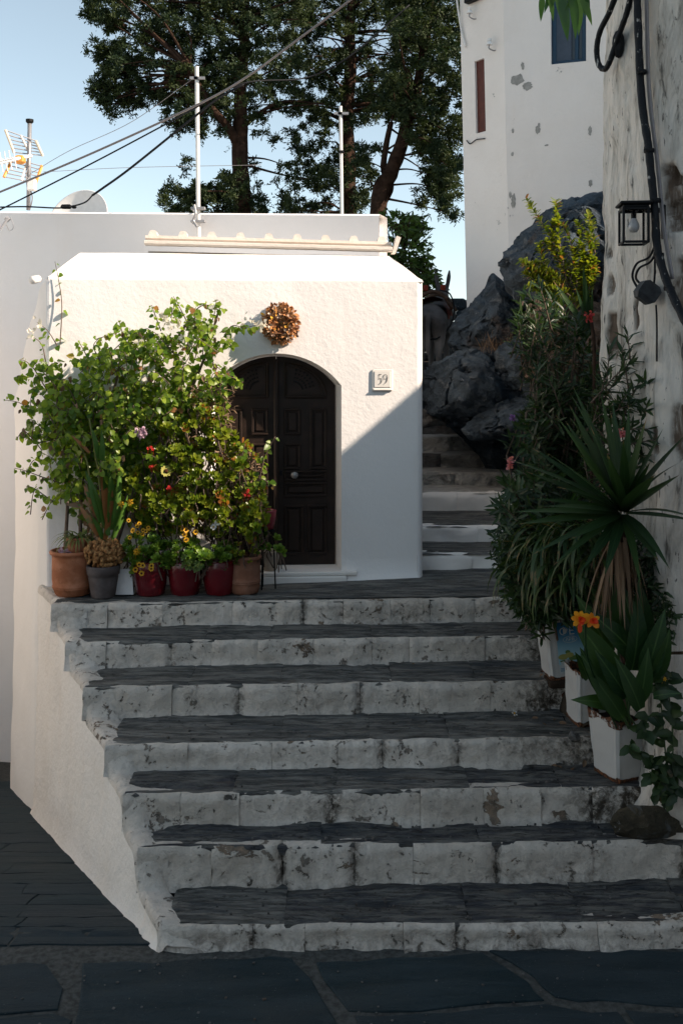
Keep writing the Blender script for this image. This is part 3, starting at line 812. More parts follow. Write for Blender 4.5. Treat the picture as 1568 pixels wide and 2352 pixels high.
mb.add(ed2 + [p + Vector((3, -.1, 0)) for p in ed2], [(j, j + 1, nv + 2 + j, nv + 1 + j) for j in range(nv)])
mb.add(tp + [p + EN * 3 for p in tp], [(k, k + 1, nu + 2 + k, nu + 1 + k) for k in range(nu)])
o = mb.build('wall', M['oldwall'], rightb, smooth=True)
at = o.data.attributes.new('grime', 'FLOAT', 'POINT'); at.data.foreach_set('value', (gv + [0] * (len(o.data.vertices) - len(gv))))

# ---- tower house behind -----------------------------------------------------------------------------
tower = thing('tall_white_house', P(1170, 700, 14), 'tall white house with chipped plaster on the rock behind the steps', 'house')
TZ0, TZ1 = 1.5, 10.5
c0 = P(1166, 600, 13.6); c0.z = 0
ld = Vector((-.60, .80, 0)).normalized(); rd = Vector((.942, -.336, 0)).normalized()
ll = .84
def lf(t, z): return c0 + ld * (ll * t) + Vector((.045 * (5.5 - z) * .5, 0, z))
def rf(t, z): return c0 + rd * t + Vector((.045 * (5.5 - z) * .5 * max(0, 1 - t), 0, z))
mb = MB()
# left face with the slot window (recessed), right face with the square window, each built as cells around the opening
def cells(fn, ts, zs, hole):
    for i in range(len(ts) - 1):
        for j in range(len(zs) - 1):
            if (i, j) in hole: continue
            mb.grid(lambda u, v: fn(lerp(ts[i], ts[i + 1], u), lerp(zs[j], zs[j + 1], v)), 4, 6)
def findt(fn, x, y):
    best = None
    for k in range(600):
        t = k / 600 * (1 if fn is lf else 3.4); p = fn(t, 6); xx = CX + p.x / p.y * F
        if best is None or abs(xx - x) < best[0]: best = (abs(xx - x), t, p.y)
    return best[1], CZ - (y - HY) / F * best[2]
ta, za = findt(lf, 1118, 300); tb, zb_ = findt(lf, 1096, 140)
ts = [0, ta, tb, 1.0]; zs = [TZ0, za, zb_, TZ1]
cells(lf, ts, zs, {(1, 1)})
wa, wz0 = findt(rf, 1268, 147); wb, wz1 = findt(rf, 1346, 10)
ts2 = [0, wa, wb, 3.6]; zs2 = [TZ0, wz0, wz1 + .35, TZ1]
cells(rf, ts2, zs2, {(1, 1)})
nin_l = Vector((ld.y, -ld.x, 0)); nin_l = nin_l if nin_l.y > 0 else -nin_l
nin_r = Vector((-rd.y, rd.x, 0)); nin_r = nin_r if nin_r.y > 0 else -nin_r
nin_l = Vector((.80, .60, 0))
for fn, T0, T1, Z0, Z1, nn, dp in ((lf, ta, tb, za, zb_, nin_l, .06), (rf, wa, wb, wz0, wz1 + .35, nin_r, .16)):
    q = [fn(T0, Z0), fn(T1, Z0), fn(T1, Z1), fn(T0, Z1)]
    for k in range(4): mb.add([q[k], q[(k + 1) % 4], q[(k + 1) % 4] + nn * dp, q[k] + nn * dp], [(0, 1, 2, 3)])
mb.add([lf(1, TZ0), lf(1, TZ1), lf(1, TZ1) + Vector((3, 2, 0)), lf(1, TZ0) + Vector((3, 2, 0))], [(0, 1, 2, 3)])
mb.build('wall', M['plaster_tower'], tower, smooth=False)
mb = MB(); q = [lf(ta, za), lf(tb, za), lf(tb, zb_), lf(ta, zb_)]
mb.add([p + nin_l * .035 for p in q], [(0, 1, 2, 3)])
M['shutter'] = m_flat('red_brown_shutter', (.10, .026, .016), .6, .3, var=.3)
sh = mb.build('shutter', M['shutter'], tower)
M['blue_paint'] = m_flat('blue_painted_frame', (.012, .045, .085), .5, .35)
M['pane'] = m_flat('dark_window_glass', (.02, .035, .05), .12, .6)
w0, w1 = rf(wa, wz0) + nin_r * .10, rf(wb, wz0) + nin_r * .10; hz = wz1 + .35 - wz0
fr = MB(); Rr_ = Matrix.Rotation(math.atan2(rd.y, rd.x), 3, 'Z'); W = (w1 - w0).length; cc = (w0 + w1) / 2
for (c, s_) in ((w0 + rd * .03 + Vector((0, 0, hz / 2)), (.06, .06, hz)), (w1 - rd * .03 + Vector((0, 0, hz / 2)), (.06, .06, hz)), (cc + rd * .10 + Vector((0, 0, hz / 2)), (.05, .05, hz)), (cc + Vector((0, 0, .03)), (W, .06, .06)), (cc + Vector((0, 0, hz - .03)), (W, .06, .06))):
    fr.bbox(c, s_, .008, Rr_)
win = fr.build('window', M['blue_paint'], tower)
mb = MB(); mb.add([w0 + nin_r * .02, w1 + nin_r * .02, w1 + nin_r * .02 + Vector((0, 0, hz)), w0 + nin_r * .02 + Vector((0, 0, hz))], [(0, 1, 2, 3)]); mb.build('pane', M['pane'], win)
mb = MB(); q = rf(wa + .02, wz0 + .01) + nin_r * .085; mb.prism([q, q + rd * (W * .52), q + rd * (W * .52) + Vector((0, 0, .8)), q + Vector((0, 0, .8))], nin_r * .01)
M['grey_blue'] = m_flat('grey_blue_board', (.05, .07, .10), .6, .3); mb.build('window_board', M['grey_blue'], win)
mb = MB(); p = lf(.55, TZ0); t_, z_ = findt(lf, 1105, 2); q = lf(t_, z_)
mb.bbox(q - nin_l * .05 + Vector((0, 0, .10)), (.34, .10, .20), .01, Matrix.Rotation(math.atan2(-ld.y, -ld.x), 3, 'Z')); mb.build('dark_sign', M['metal_dark'], tower)  # dark sign plate high on the left face
for (fx, fy) in ((1098, 28), (1141, 100)):
    t_, z_ = findt(lf, fx, fy); q = lf(t_, z_) - nin_l * .09
    m = MB(); m.lathe([(0, .05), (.03, .05), (.035, .03), (.025, .02), (.035, .0), (.042, -.03), (0, -.03)], q, 12); m.mi = 1
    m.tube(spline([q + Vector((0, 0, -.02)), q + Vector((0, 0, -.08)), q + nin_l * .06 + Vector((.05, 0, -.09)), q + nin_l * .10 + Vector((.06, 0, .06))], 4), .009, 6)
    m.build('insulator', [M['metal_white'], M['metal_grey']], tower)
m = MB(); m.tube(spline([lf(1, 9.6) + Vector((-.02, -.05, 0)), lf(1, 8.9) + Vector((-.06, -.05, 0)), lf(1, 8.3) + Vector((.0, -.05, 0)), lf(.9, 8.0) + Vector((0, -.05, 0))], 6), .014, 6); m.build('conduit', M['metal_white'], tower, smooth=True)
m = MB(); a = [findt(lf, x, y) for x, y in ((1118, 318), (1100, 320), (1094, 323), (1084, 330), (1076, 322))]
m.tube(spline([lf(t, z) - nin_l * .02 for t, z in a], 4), .008, 5); m.build('cable_clip', M['cable'], tower)

M['bare'] = m_flat('bare_grey_render', (.33, .325, .305), .95, .1, var=.3, scale=20)
for (x, y, rx, ry) in ((1193, 182, 15, 13), (1214, 197, 11, 9), (1236, 297, 6, 9), (1239, 288, 3, 7), (1178, 462, 5, 16), (1171, 447, 3, 8), (1180, 300, 3, 6), (1178, 353, 3, 5), (1256, 333, 5, 2), (1355, 300, 4, 12), (1356, 420, 4, 9), (1205, 150, 4, 9)):
    t_, z_ = findt(rf, x, y); q = rf(t_, z_) - nin_r * .004; sc_ = q.y / F; m = MB(); n_ = 22
    ring_ = [q + rd * (rx * sc_ * math.cos(a) * (1 + .55 * nz(math.cos(a), math.sin(a), x, 2.6))) + Vector((0, 0, ry * sc_ * math.sin(a) * (1 + .55 * nz(math.cos(a), math.sin(a), y, 2.6)))) for a in [2 * PI * k / n_ for k in range(n_)]]
    m.add([q] + ring_, [(0, k + 1, (k + 1) % n_ + 1) for k in range(n_)]); m.build('bare_patch', M['bare'], tower)

# ---- houses outside the picture that shade and light this corner ------------------------------------
def sil(p, X0=6.0):
    """where the sun ray through p crosses the plane X = X0"""
    k = (X0 - p.x) / SUN.x; q = p + SUN * k; return (q.y, q.z)
yA = sil(P(969, 880, 9.37)); yE = sil(P(797, 1050, 9.30))
sl = (yA[1] - yE[1]) / (yA[0] - yE[0])
flatZ = yE[1] + .02
nb = thing('shade_house', (7, 6, 0), 'unseen white house added on the right, its roofline shaped to shade the steps', 'house')  # unseen; roofline shaped to throw the diagonal shadow across the facade
def prism_house(name, poly, X0, dx, parent, mat):
    m = MB(); m.prism([Vector((X0, y, z)) for y, z in poly], Vector((dx, -.33 * dx, 0))); return m.build(name, mat, parent)
yt = lambda y: yE[1] + sl * (y - yE[0])
prism_house('wall', [(5.85, -1), (5.85, flatZ), (yE[0] - .14, flatZ), (yA[0], yA[1]), (7.9, yt(7.9)), (8.3, 6.62), (9.75, 6.62), (10.3, 7.9), (12.4, 9.2), (16, 9.2), (16, -1)], 6.0, 4.0, nb, M['plaster_back'])
nb2 = thing('tall_shade_house', (7, 2, 0), 'taller unseen white house added on the right to keep sun off the steps', 'house')  # unseen; added so that no direct sun reaches the steps
prism_house('wall', [(-6, -1), (-6, 9.3), (5.80, 9.3), (5.80, -1)], 6.05, 4.0, nb2, M['plaster_back'])
nb3 = thing('sky_block_house', (0, -5, 0), 'unseen white house added on the near side of the street to cut skylight', 'house')  # unseen; added to hold skylight back from the street and lower steps
m = MB(); m.box((1.4, -3.2, 2.4), (10, 3, 6.8)); m.build('wall', M['plaster_back'], nb3)
nb4 = thing('lane_house', (-8, 8, -1), 'sunlit white house on the far side of the lane', 'house')
m = MB(); m.box((-7.9, 10.6, 1.2), (3.0, 8.4, 6.4)); m.build('wall', M['plaster_smooth'], nb4)
# ================================================================ UPPER FLIGHT, ROCKS
UP = []
rowsU = [(1271, 1322), (1208, 1244), (1131, 1173), (1086, 1115), (1042, 1073), (1003, 1036), (966, 997), (938, 962)]
Yc, Zc = 9.62, None
for i, (yt, yb) in enumerate(rowsU):
    if i == 0: Zc = CZ - (yb - HY) / F * Yc
    else:
        Yn = (CZ - Zc) * F / (yb - HY); Yn = min(Yn, Yc + (.95 if i != 2 else .9))
        Zc = CZ - (yb - HY) / F * Yn; Yc = Yn
    Zt = CZ - (yt - HY) / F * Yc
    UP.append((Yc, Zc, Zt)); Zc = Zt
upper = bpy.data.objects.new('upper_staircase', None); COL.objects.link(upper); upper.location = (1.3, 9.6, 1.4); struct(upper)
xl = .72
M['worn'] = m_flat('worn_step_stone', (.42, .41, .385), .9, .12, var=.35, scale=8, bump=.02); M['pale_riser'] = m_rock('pale_riser_stone', (.42, .41, .385))
for i, (Y, zb, zt) in enumerate(UP):
    x = (972 - CX) / F * Y - .05; xe = x + 1.7; prev = 0; matn = 'whitewash' if i < 3 else 'slate_dark'
    Yn = UP[i + 1][0] if i < len(UP) - 1 else Y + .9; zn = UP[i + 1][1] if i < len(UP) - 1 else zt
    m = MB()
    def tf(u, v, x=x, xe=xe, Y=Y, Yn=Yn, zt=zt, zn=zn, i=i):
        X = lerp(x, xe, u); y = lerp(Y + .012, Yn + .05, v); return Vector((X, y, lerp(zt, zn, v) + .008 * fbm(X, y * 4, i, 2, 4) - .02 * max(0, 1 - v / .08) ** 2))
    m.grid(tf, 36, 14); m.build('tread_slab', M['worn' if i >= 2 else 'slate'], upper)
    m = MB(); m.box(((x + xe) / 2, Y + .5, (zb + zt) / 2 - .3), (xe - x, .9, zt - zb + .5)); m.build('step_core', M['core'], upper)
    while x < xe - .05:
        w = U(.22, .5) if i > 2 else U(.4, .8); x1 = min(xe, x + w)
        if xe - x1 < .15: x1 = xe
        mm = MB(); sd = random.random() * 40; out = U(-.01, .02) * (1 if i < 3 else 1.8); jr = random.choice([.0, .01]) if i < 3 else U(.02, .04); nu = max(5, int((x1 - x) / .05))
        def bf(u, v, x=x, x1=x1, Y=Y, zb=zb, zt=zt, sd=sd, out=out, prev=prev, jr=jr, i=i):
            X = lerp(x, x1, u); z = lerp(zb - .03, zt - .002 + .012 * nz(X, i, 2, 5), v)
            d = out + .025 * fbm(X, z, sd, 5, 4) - prev * max(0, 1 - (X - x) / .04) - jr * max(0, 1 - (x1 - X) / .04) - .035 * max(0, (v - .8) / .2) ** 2
            return Vector((X, Y - d, z))
        mm.grid(bf, nu, 7)
        tp = [mm.v[7 * (nu + 1) + k] for k in range(nu + 1)]
        mm.add(tp + [(p[0], p[1] + .12, p[2]) for p in tp], [(k, k + 1, nu + 2 + k, nu + 1 + k) for k in range(nu)])
        o = mm.build('riser_block', M['plaster_smooth'] if i < 3 else M[random.choice(['rock_grey', 'slate', 'pale_riser', 'pale_riser'])], upper, smooth=i < 3)
        if i < 3: at = o.data.attributes.new('grime', 'FLOAT', 'POINT')
        prev = jr; x = x1
# upper path and the rocky bank that carries tower and trees
ZU = UP[-1][2]
def bank_z(Y): return interp(Y, [14.2, 14.5, 17, 24], [ZU, 3.25, 3.5, 3.9])
mb = MB()
def bank(u, v):
    X = lerp(-9, 14, u); Y = lerp(14.25, 44, v)
    z = bank_z(Y) if Y < 24 else bank_z(24) - .06 * (Y - 24)
    if X < .2: z -= 1.8 * min(1, (.2 - X) / 1.5)
    return Vector((X, Y, z + .05 * nz(X, Y, 3, .8)))
mb.grid(bank, 50, 60); struct(mb.build('rocky_bank', M['earth'], smooth=True))
mb = MB()
def bed(u, v):
    Y = lerp(7.2, 13.0, v); x0_ = max(1.55, .190 * Y) if Y > 8.8 else 1.55; X = lerp(x0_, 4.6, u); z = interp(Y, [7.2, 7.6, 8.6, 9.6, 11, 13], [.75, 1.0, 1.35, 1.55, 2.2, 2.9]) + .25 * min(1, (X - x0_) / 1.2)
    if X < x0_ + .2: z -= .6 * (x0_ + .2 - X) / .2
    return Vector((X, Y, z + .05 * fbm(X, Y, 2, 2.5, 3)))
mb.grid(bed, 30, 50); struct(mb.build('planting_bed', M['earth'], smooth=True))

def rock(name, outline, Y, depth, mat, label, group=None, amp=.10, sub=3, lean=0.0, seed=0, facets=6):
    """boulder whose silhouette follows the measured outline, bulging towards and away from the viewer"""
    pts = [P(x, y, Y) for x, y in outline]; c = sum(pts, Vector()) / len(pts)
    fine = []
    for i in range(len(pts)):
        a, b = pts[i], pts[(i + 1) % len(pts)]; n = max(2, int((b - a).length / .09))
        fine += [a.lerp(b, k / n) for k in range(n)]
    rnd = random.Random(seed); planes = []
    for k in range(facets):
        n = Vector((rnd.uniform(-1, 1), -rnd.uniform(.2, 1), rnd.uniform(-.6, 1))).normalized(); planes.append((n, rnd.uniform(.30, .6)))
    # a few big chips of an angular hull, then weathered: hull of jittered copies of the outline at several depths
    bm = bmesh.new(); ext = max((p - c).length for p in pts)
    for k, d, q_ in ((1.0, .0, 1), (.97, .35, 2), (.86, -.42, 2), (.62, -.80, 2), (.30, -1.0, 3), (.7, .8, 3)):
        for i, p in enumerate(pts):
            if q_ > 1 and rnd.random() < .35: continue
            l = p - c; bm.verts.new(c + l * (k * rnd.uniform(.88, 1.0) if q_ > 1 else 1.0) + Vector((0, d * depth + rnd.uniform(-.12, .12) * depth, rnd.uniform(-.06, .06) * ext * (q_ > 1))))
    r_ = bmesh.ops.convex_hull(bm, input=bm.verts)
    bmesh.ops.delete(bm, geom=[g for g in r_['geom_interior'] if isinstance(g, bmesh.types.BMVert)], context='VERTS')
    bmesh.ops.dissolve_limit(bm, angle_limit=.12, verts=bm.verts, edges=bm.edges)
    bmesh.ops.bevel(bm, geom=list(bm.edges), offset=.035 * ext, segments=2, affect='EDGES', profile=.6)
    bmesh.ops.triangulate(bm, faces=bm.faces)
    for it in range(4):
        lim = max(.05, ext * .06); es = [e for e in bm.edges if e.calc_length() > lim]
        if not es or len(bm.faces) > 30000: break
        bmesh.ops.subdivide_edges(bm, edges=es, cuts=1); bmesh.ops.triangulate(bm, faces=bm.faces)
    dirL = Vector((.55, .2, .8)).normalized()
    for v in bm.verts:
        q = v.co; o_ = (q - c).normalized()
        s_ = q.dot(dirL) * 5.5 + 1.5 * fbm(q.x, q.y, q.z, 1.2, 3, seed); st = abs((s_ % 1.0) - .5) * 2            # bedding steps
        crack = max(0, 1 - abs(fbm(q.x, q.y, q.z, 1.5, 3, seed + 9)) / .05)
        v.co = q + o_ * (amp * .9 * fbm(q.x, q.y, q.z, 1.6, 3, seed) + amp * .45 * (st - .5) + amp * .30 * fbm(q.x, q.y, q.z, 7, 4, seed + 2) - amp * 1.0 * crack)
    bmesh.ops.recalc_face_normals(bm, faces=bm.faces)
    me = bpy.data.meshes.new(name); bm.to_mesh(me); bm.free(); me.materials.append(mat); o = bpy.data.objects.new(name, me); COL.objects.link(o)
    return tag(o, label, 'rock', group)
G_ = 'boulders beside the upper steps'
rock('boulder', [(1130, 630), (1108, 672), (1080, 712), (1052, 748), (1034, 790), (1050, 840), (1100, 870), (1190, 880), (1230, 760), (1190, 690), (1160, 668)], 13.0, .9, M['rock'], 'sharp leaning rock wedge rising to a point under the tall white house', G_, seed=2)
rock('boulder', [(975, 862), (1012, 826), (1055, 800), (1105, 800), (1150, 840), (1205, 900), (1225, 985), (1130, 1010), (1030, 975), (965, 950)], 12.2, .9, M['rock'], 'broad dark rock mound at the head of the upper steps', G_, seed=5)
rock('boulder', [(1148, 600), (1185, 552), (1222, 520), (1262, 486), (1320, 455), (1400, 440), (1440, 560), (1400, 720), (1260, 740), (1190, 690), (1160, 650)], 11.8, .9, M['rock'], 'big rounded grey boulder under the square blue window', G_, seed=8)
rock('boulder', [(1205, 690), (1290, 670), (1390, 700), (1400, 900), (1330, 960), (1220, 860)], 10.8, .8, M['rock_brown'], 'brown rock below the big rounded boulder, half hidden by shrubs', G_, seed=12)
rock('boulder', [(1060, 985), (1130, 935), (1215, 905), (1290, 930), (1300, 1000), (1180, 1010), (1090, 1010)], 11.4, .6, M['rock'], 'long layered ledge slanting up behind the pink oleander', G_, seed=15)
rock('rock_face', [(1122, 660), (1090, 705), (1055, 760), (1040, 830), (1020, 900), (1020, 960), (1200, 975), (1250, 820), (1210, 720), (1170, 680)], 13.1, .9, M['rock'], 'continuous dark blue grey outcrop behind the leaning wedge and the mound', G_, seed=41, amp=.12)
rock('rock_face', [(1020, 965), (1120, 930), (1330, 880), (1340, 1180), (1200, 1190), (1175, 1080), (1130, 1010)], 12.6, .5, M['rock'], 'dark broken rock face along the right side of the upper steps', G_, seed=31)
rock('boulder', [(1130, 800), (1190, 770), (1300, 800), (1340, 920), (1280, 1000), (1190, 930), (1140, 860)], 11.6, .7, M['rock'], 'flat rock face between the dark mound and the oleander', G_, seed=19)
rock('boulder', [(968, 940), (1000, 935), (1020, 945), (1025, 975), (968, 985)], 12.1, .2, M['rock_grey'], 'small pale stone against the house corner at the top of the upper steps', G_, amp=.03, seed=22)
rock('boulder', [(1028, 955), (1060, 948), (1068, 975), (1035, 985)], 12.0, .15, M['rock'], 'small dark stone block next to the pale one above the steps', G_, amp=.02, seed=25)

ft = rock('wall_foot', [(1552, 1600), (1550, 1800), (1528, 1848), (1478, 1884), (1488, 1902), (1560, 1916), (1640, 1916), (1640, 1600)], 6.46, .12, M['oldwall'], 'foot', None, amp=.03, seed=51)
for k_ in ('label', 'category'): del ft[k_]
adopt(ft, rightb); ft.data.attributes.new('grime', 'FLOAT', 'POINT'); ft.data.polygons.foreach_set('use_smooth', [True] * len(ft.data.polygons))

# ================================================================ DONKEY
def skin_body(name, joints, edges, mat, parent, root=0):
    me = bpy.data.meshes.new(name); me.from_pydata([j[:3] for j in joints], edges, []); me.materials.append(mat)
    o = bpy.data.objects.new(name, me); COL.objects.link(o)
    sk = o.modifiers.new('skin', 'SKIN'); sk.use_smooth_shade = True
    for i, j in enumerate(joints):
        v = me.skin_vertices[0].data[i]; r = j[3]; v.radius = (r if not isinstance(r, tuple) else r[0], r if not isinstance(r, tuple) else r[1]); v.use_root = i == root
    sb = o.modifiers.new('sub', 'SUBSURF'); sb.levels = 2; sb.render_levels = 2
    adopt(o, parent); return o
YD = 14.6
dk0 = P(988, 872, YD); dk0.z = bank_z(YD) + .02
k = NM('donkey_coat'); n1 = k.noise(5, 4, .6); s_ = k.sep()
zrel = k.ramp(k.math('SUBTRACT', s_[2], dk0.z), .50, .80)
k.done(k.mix(zrel, (.15, .135, .125), k.mix(k.ramp(n1, .3, .7), (.05, .047, .047), (.09, .085, .085))), .9, k.bump(k.noise(90, 3), .006), .1); M['coat'] = k.m
donkey = thing('donkey', dk0, 'grey donkey with a pack saddle and red cloth, seen from behind beyond the house corner', 'donkey')
J = [(0, .30, .86, .20), (0, .02, .84, .205), (0, .62, .82, .215), (0, .95, .86, .20), (0, 1.12, 1.02, .13), (0, 1.26, 1.20, .10), (.01, 1.32, 1.27, .085), (.02, 1.47, 1.15, .075), (.02, 1.58, 1.03, .055),
     (-.065, 1.30, 1.38, .030), (-.085, 1.29, 1.50, .034), (-.095, 1.28, 1.60, .010), (.085, 1.30, 1.38, .030), (.105, 1.29, 1.50, .034), (.115, 1.28, 1.60, .010),
     (-.12, .0, .72, .13), (-.12, .06, .52, .085), (-.12, -.07, .36, .048), (-.12, -.03, .12, .036), (-.12, -.02, .02, .045),
     (.12, .0, .72, .13), (.12, .06, .52, .085), (.12, -.07, .36, .048), (.12, -.03, .12, .036), (.12, -.02, .02, .045),
     (-.11, .92, .62, .075), (-.11, .93, .36, .048), (-.11, .92, .10, .036), (-.11, .93, .02, .045), (.11, .92, .62, .075), (.11, .93, .36, .048), (.11, .92, .10, .036), (.11, .93, .02, .045),
     (0, -.19, .84, .04), (0, -.24, .66, .028), (0, -.25, .40, .035), (0, -.25, .30, .012)]
E = [(0, 1), (0, 2), (2, 3), (3, 4), (4, 5), (5, 6), (6, 7), (7, 8), (6, 9), (9, 10), (10, 11), (6, 12), (12, 13), (13, 14), (1, 15), (15, 16), (16, 17), (17, 18), (18, 19), (1, 20), (20, 21), (21, 22), (22, 23), (23, 24), (3, 25), (25, 26), (26, 27), (27, 28), (3, 29), (29, 30), (30, 31), (31, 32), (1, 33), (33, 34), (34, 35), (35, 36)]
RD_ = Matrix.Rotation(-.22, 3, 'Z'); sc_ = 1.08
def dkp(v): return dk0 + RD_ @ (Vector(v) * sc_)
skin_body('body', [(*dkp(j[:3]), j[3] * sc_) for j in J], E, M['coat'], donkey)
M['red_cloth'] = m_flat('faded_red_cloth', (.20, .038, .02), .95, .1, var=.35, scale=20)
M['saddle_wood'] = m_flat('worn_saddle_wood', (.075, .045, .03), .8, .2, var=.4)
M['sack'] = m_flat('pale_woven_pad', (.22, .21, .20), .95, .1, var=.3, scale=40)
def shell(y0, y1, r, a0, a1, zc=.84, nn=18, w=1.0):
    m = MB(); m.grid(lambda u, v: dkp((r * w * math.sin(lerp(a0, a1, u)), lerp(y0, y1, v), zc + r * math.cos(lerp(a0, a1, u)))), nn, 4); n0 = len(m.v)
    m.grid(lambda u, v: dkp((r * .93 * w * math.sin(lerp(a0, a1, u)), lerp(y0, y1, v), zc + r * .93 * math.cos(lerp(a0, a1, u)))), nn, 4); return m
shell(.06, .16, .245, -1.7, 1.7).build('red_breeching', M['red_cloth'], donkey, smooth=True)
shell(.14, .30, .27, -1.5, 1.5).build('saddle_cloth', M['red_cloth'], donkey, smooth=True)
shell(.24, .80, .285, -1.35, 1.35).build('saddle_pad', M['sack'], donkey, smooth=True)
m = MB()
for y in (.26, .74):
    m.tube(spline([dkp((-.27, y, .95)), dkp((-.16, y, 1.13)), dkp((0, y, 1.20)), dkp((.16, y, 1.13)), dkp((.27, y, .95))], 4), .032, 8)
for x in (-.2, .2): m.tube([dkp((x, .22, 1.10)), dkp((x, .80, 1.10))], .028, 8)
m.build('pack_saddle', M['saddle_wood'], donkey, smooth=True)
for x in (-.10, .14):
    m = MB(); m.bbox(dkp((x, .26, 1.25)), (.075, .06, .09), .012); m.build('saddle_peg', M['red_cloth'], donkey)
m = MB(); m.tube(spline([dkp((.10, .24, 1.22)), dkp((.24, .22, 1.16)), dkp((.30, .22, .95)), dkp((.26, .1, .72)), dkp((.12, -.05, .55)), dkp((.02, -.17, .52))], 5), .012, 6); m.build('rope', M['cable'], donkey, smooth=True)
# low wall of dry stone behind the donkey
mb = MB(); q0, q1 = P(930, 700, 16.5), P(1150, 696, 16.5)
sw = thing('dry_stone_wall', ((q0.x + q1.x) / 2, 16.5, bank_z(16.5)), 'low dry stone wall across the path behind the donkey', 'wall')
x = q0.x; zc_ = bank_z(16.5) - .1
row = 0
while zc_ < q0.z - .02:
    h = U(.14, .2); x = q0.x - U(0, .2)
    while x < q1.x:
        w = U(.2, .42); m = MB(); m.bbox((x + w / 2, 16.5 + U(-.03, .03), zc_ + h / 2), (w - .015, .4, h - .012), .03); m.build('stone', M['rock_grey' if random.random() < .6 else 'rock'], sw); x += w
    zc_ += h

# ================================================================ ON THE HOUSE WALL
M['ceramic'] = m_flat('pale_marble', (.74, .71, .67), .35, .4, var=.06)
M['ink'] = m_flat('dark_lettering', (.09, .09, .10), .6)
pc = H((P(877, 873, 9.35) - HC).dot(DU), 0, P(877, 873, 9.35).z); pc = Vector((pc.x, pc.y, pc.z))
plq = thing('house_number_plaque', pc, 'square pale marble plaque with the number 59 right of the door', 'sign')
m = MB(); m.bbox(pc - DW * .008, (.195, .022, .205), .008, Rz); m.build('plaque_frame', M['ceramic'], plq)
m = MB(); m.bbox(pc - DW * .020 + Vector((0, 0, .008)), (.155, .010, .150), .004, Rz); m.bbox(pc - DW * .022 + Vector((0, 0, -.088)), (.17, .024, .016), .004, Rz); m.build('plaque_face', M['ceramic'], plq)
def text_mesh(name, body, size, mat, parent, loc, R, ext=.002, sx=1.0):
    cu = bpy.data.curves.new(name, 'FONT'); cu.body = body; cu.size = size; cu.align_x = 'CENTER'; cu.align_y = 'CENTER'; cu.extrude = ext
    o = bpy.data.objects.new(name + '_tmp', cu); COL.objects.link(o); dg = bpy.context.evaluated_depsgraph_get()
    me = bpy.data.meshes.new_from_object(o.evaluated_get(dg)); bpy.data.objects.remove(o)
    me.name = name; me.materials.clear(); me.materials.append(mat)
    for v in me.vertices: v.co = loc + R @ Vector((v.co.x * sx, v.co.y, v.co.z))
    t = bpy.data.objects.new(name, me); COL.objects.link(t); return adopt(t, parent)
RT = Rz @ Matrix.Rotation(PI / 2, 3, 'X')
# slender serif figures drawn as ribbons of varying width
def ribbon(m, pts, ws, loc, R):
    p = spline([(x, y, 0) for x, y in pts], 6); n = len(p); a = []; 
    for i, q in enumerate(p):
        d = (p[min(i + 1, n - 1)] - p[max(i - 1, 0)]); d = d.normalized() if d.length > 1e-6 else Vector((1, 0, 0)); w = np.interp(i / (n - 1), np.linspace(0, 1, len(ws)), ws) * .36
        o = Vector((-d.y, d.x, 0)) * w; a += [q + o, q - o]
    m.add([loc + R @ (q + Vector((0, 0, z))) for z in (.002, -.004) for q in a], [(2 * i, 2 * i + 2, 2 * i + 3, 2 * i + 1) for i in range(n - 1)] + [(2 * n + 2 * i, 2 * n + 2 * i + 1, 2 * n + 2 * i + 3, 2 * n + 2 * i + 2) for i in range(n - 1)])
lc = pc - DW * .027 + Vector((0, 0, .008)); s5 = .043
m = MB()
ribbon(m, [(-.022, .0), (-.022, .047), (-.022, .047)], [.005, .005], lc + DU * -.012, RT)
ribbon(m, [(-.023, .045), (-.010, .047), (.002, .046)], [.010, .007, .009], lc + DU * -.012, RT)
ribbon(m, [(-.023, .002), (-.012, .010), (-.001, .002), (.0, -.018), (-.012, -.040), (-.030, -.044)], [.004, .006, .011, .011, .006, .004], lc + DU * -.010, RT)
ribbon(m, [(.022, .005), (.008, .002), (.001, .022), (.008, .042), (.020, .046), (.034, .036), (.037, .014), (.030, -.018), (.016, -.036), (.002, -.046)], [.004, .006, .010, .007, .004, .007, .011, .010, .006, .004], lc + DU * .008, RT)
ribbon(m, [(.022, .005), (.031, .010), (.036, .02)], [.004, .004, .006], lc + DU * .008, RT)
m.build('number', M['ink'], plq)

# dried flower wreath
M['dried'] = None
k = NM('dried_petals'); t = k.attr('tint')
c = k.mix(k.ramp(t, .0, .5), (.16, .07, .045), (.48, .22, .08)); c = k.mix(k.ramp(t, .55, .8), c, (.62, .47, .36)); c = k.mix(k.ramp(t, .9, .92), c, (.75, .40, .06))
k.done(c, .8, None, .2); M['dried'] = k.m
wq = H((P(643, 744, 9.28) - HC).dot(DU), 0, P(643, 744, 9.28).z)
wr = thing('wreath', wq, 'wreath of dried brown and orange flowers on the wall above the door', 'wreath')
m = MB(); m.tube([wq - DW * .06 + DU * (.100 * math.cos(a)) + Vector((0, 0, .110 * math.sin(a))) for a in [2 * PI * k / 24 for k in range(25)]], .055, 8, False); m.build('straw_ring', m_flat('straw', (.16, .09, .045), .9, .1, var=.5, scale=40), wr, smooth=True)
pos = []; yd = []; nd = []; sz_ = []
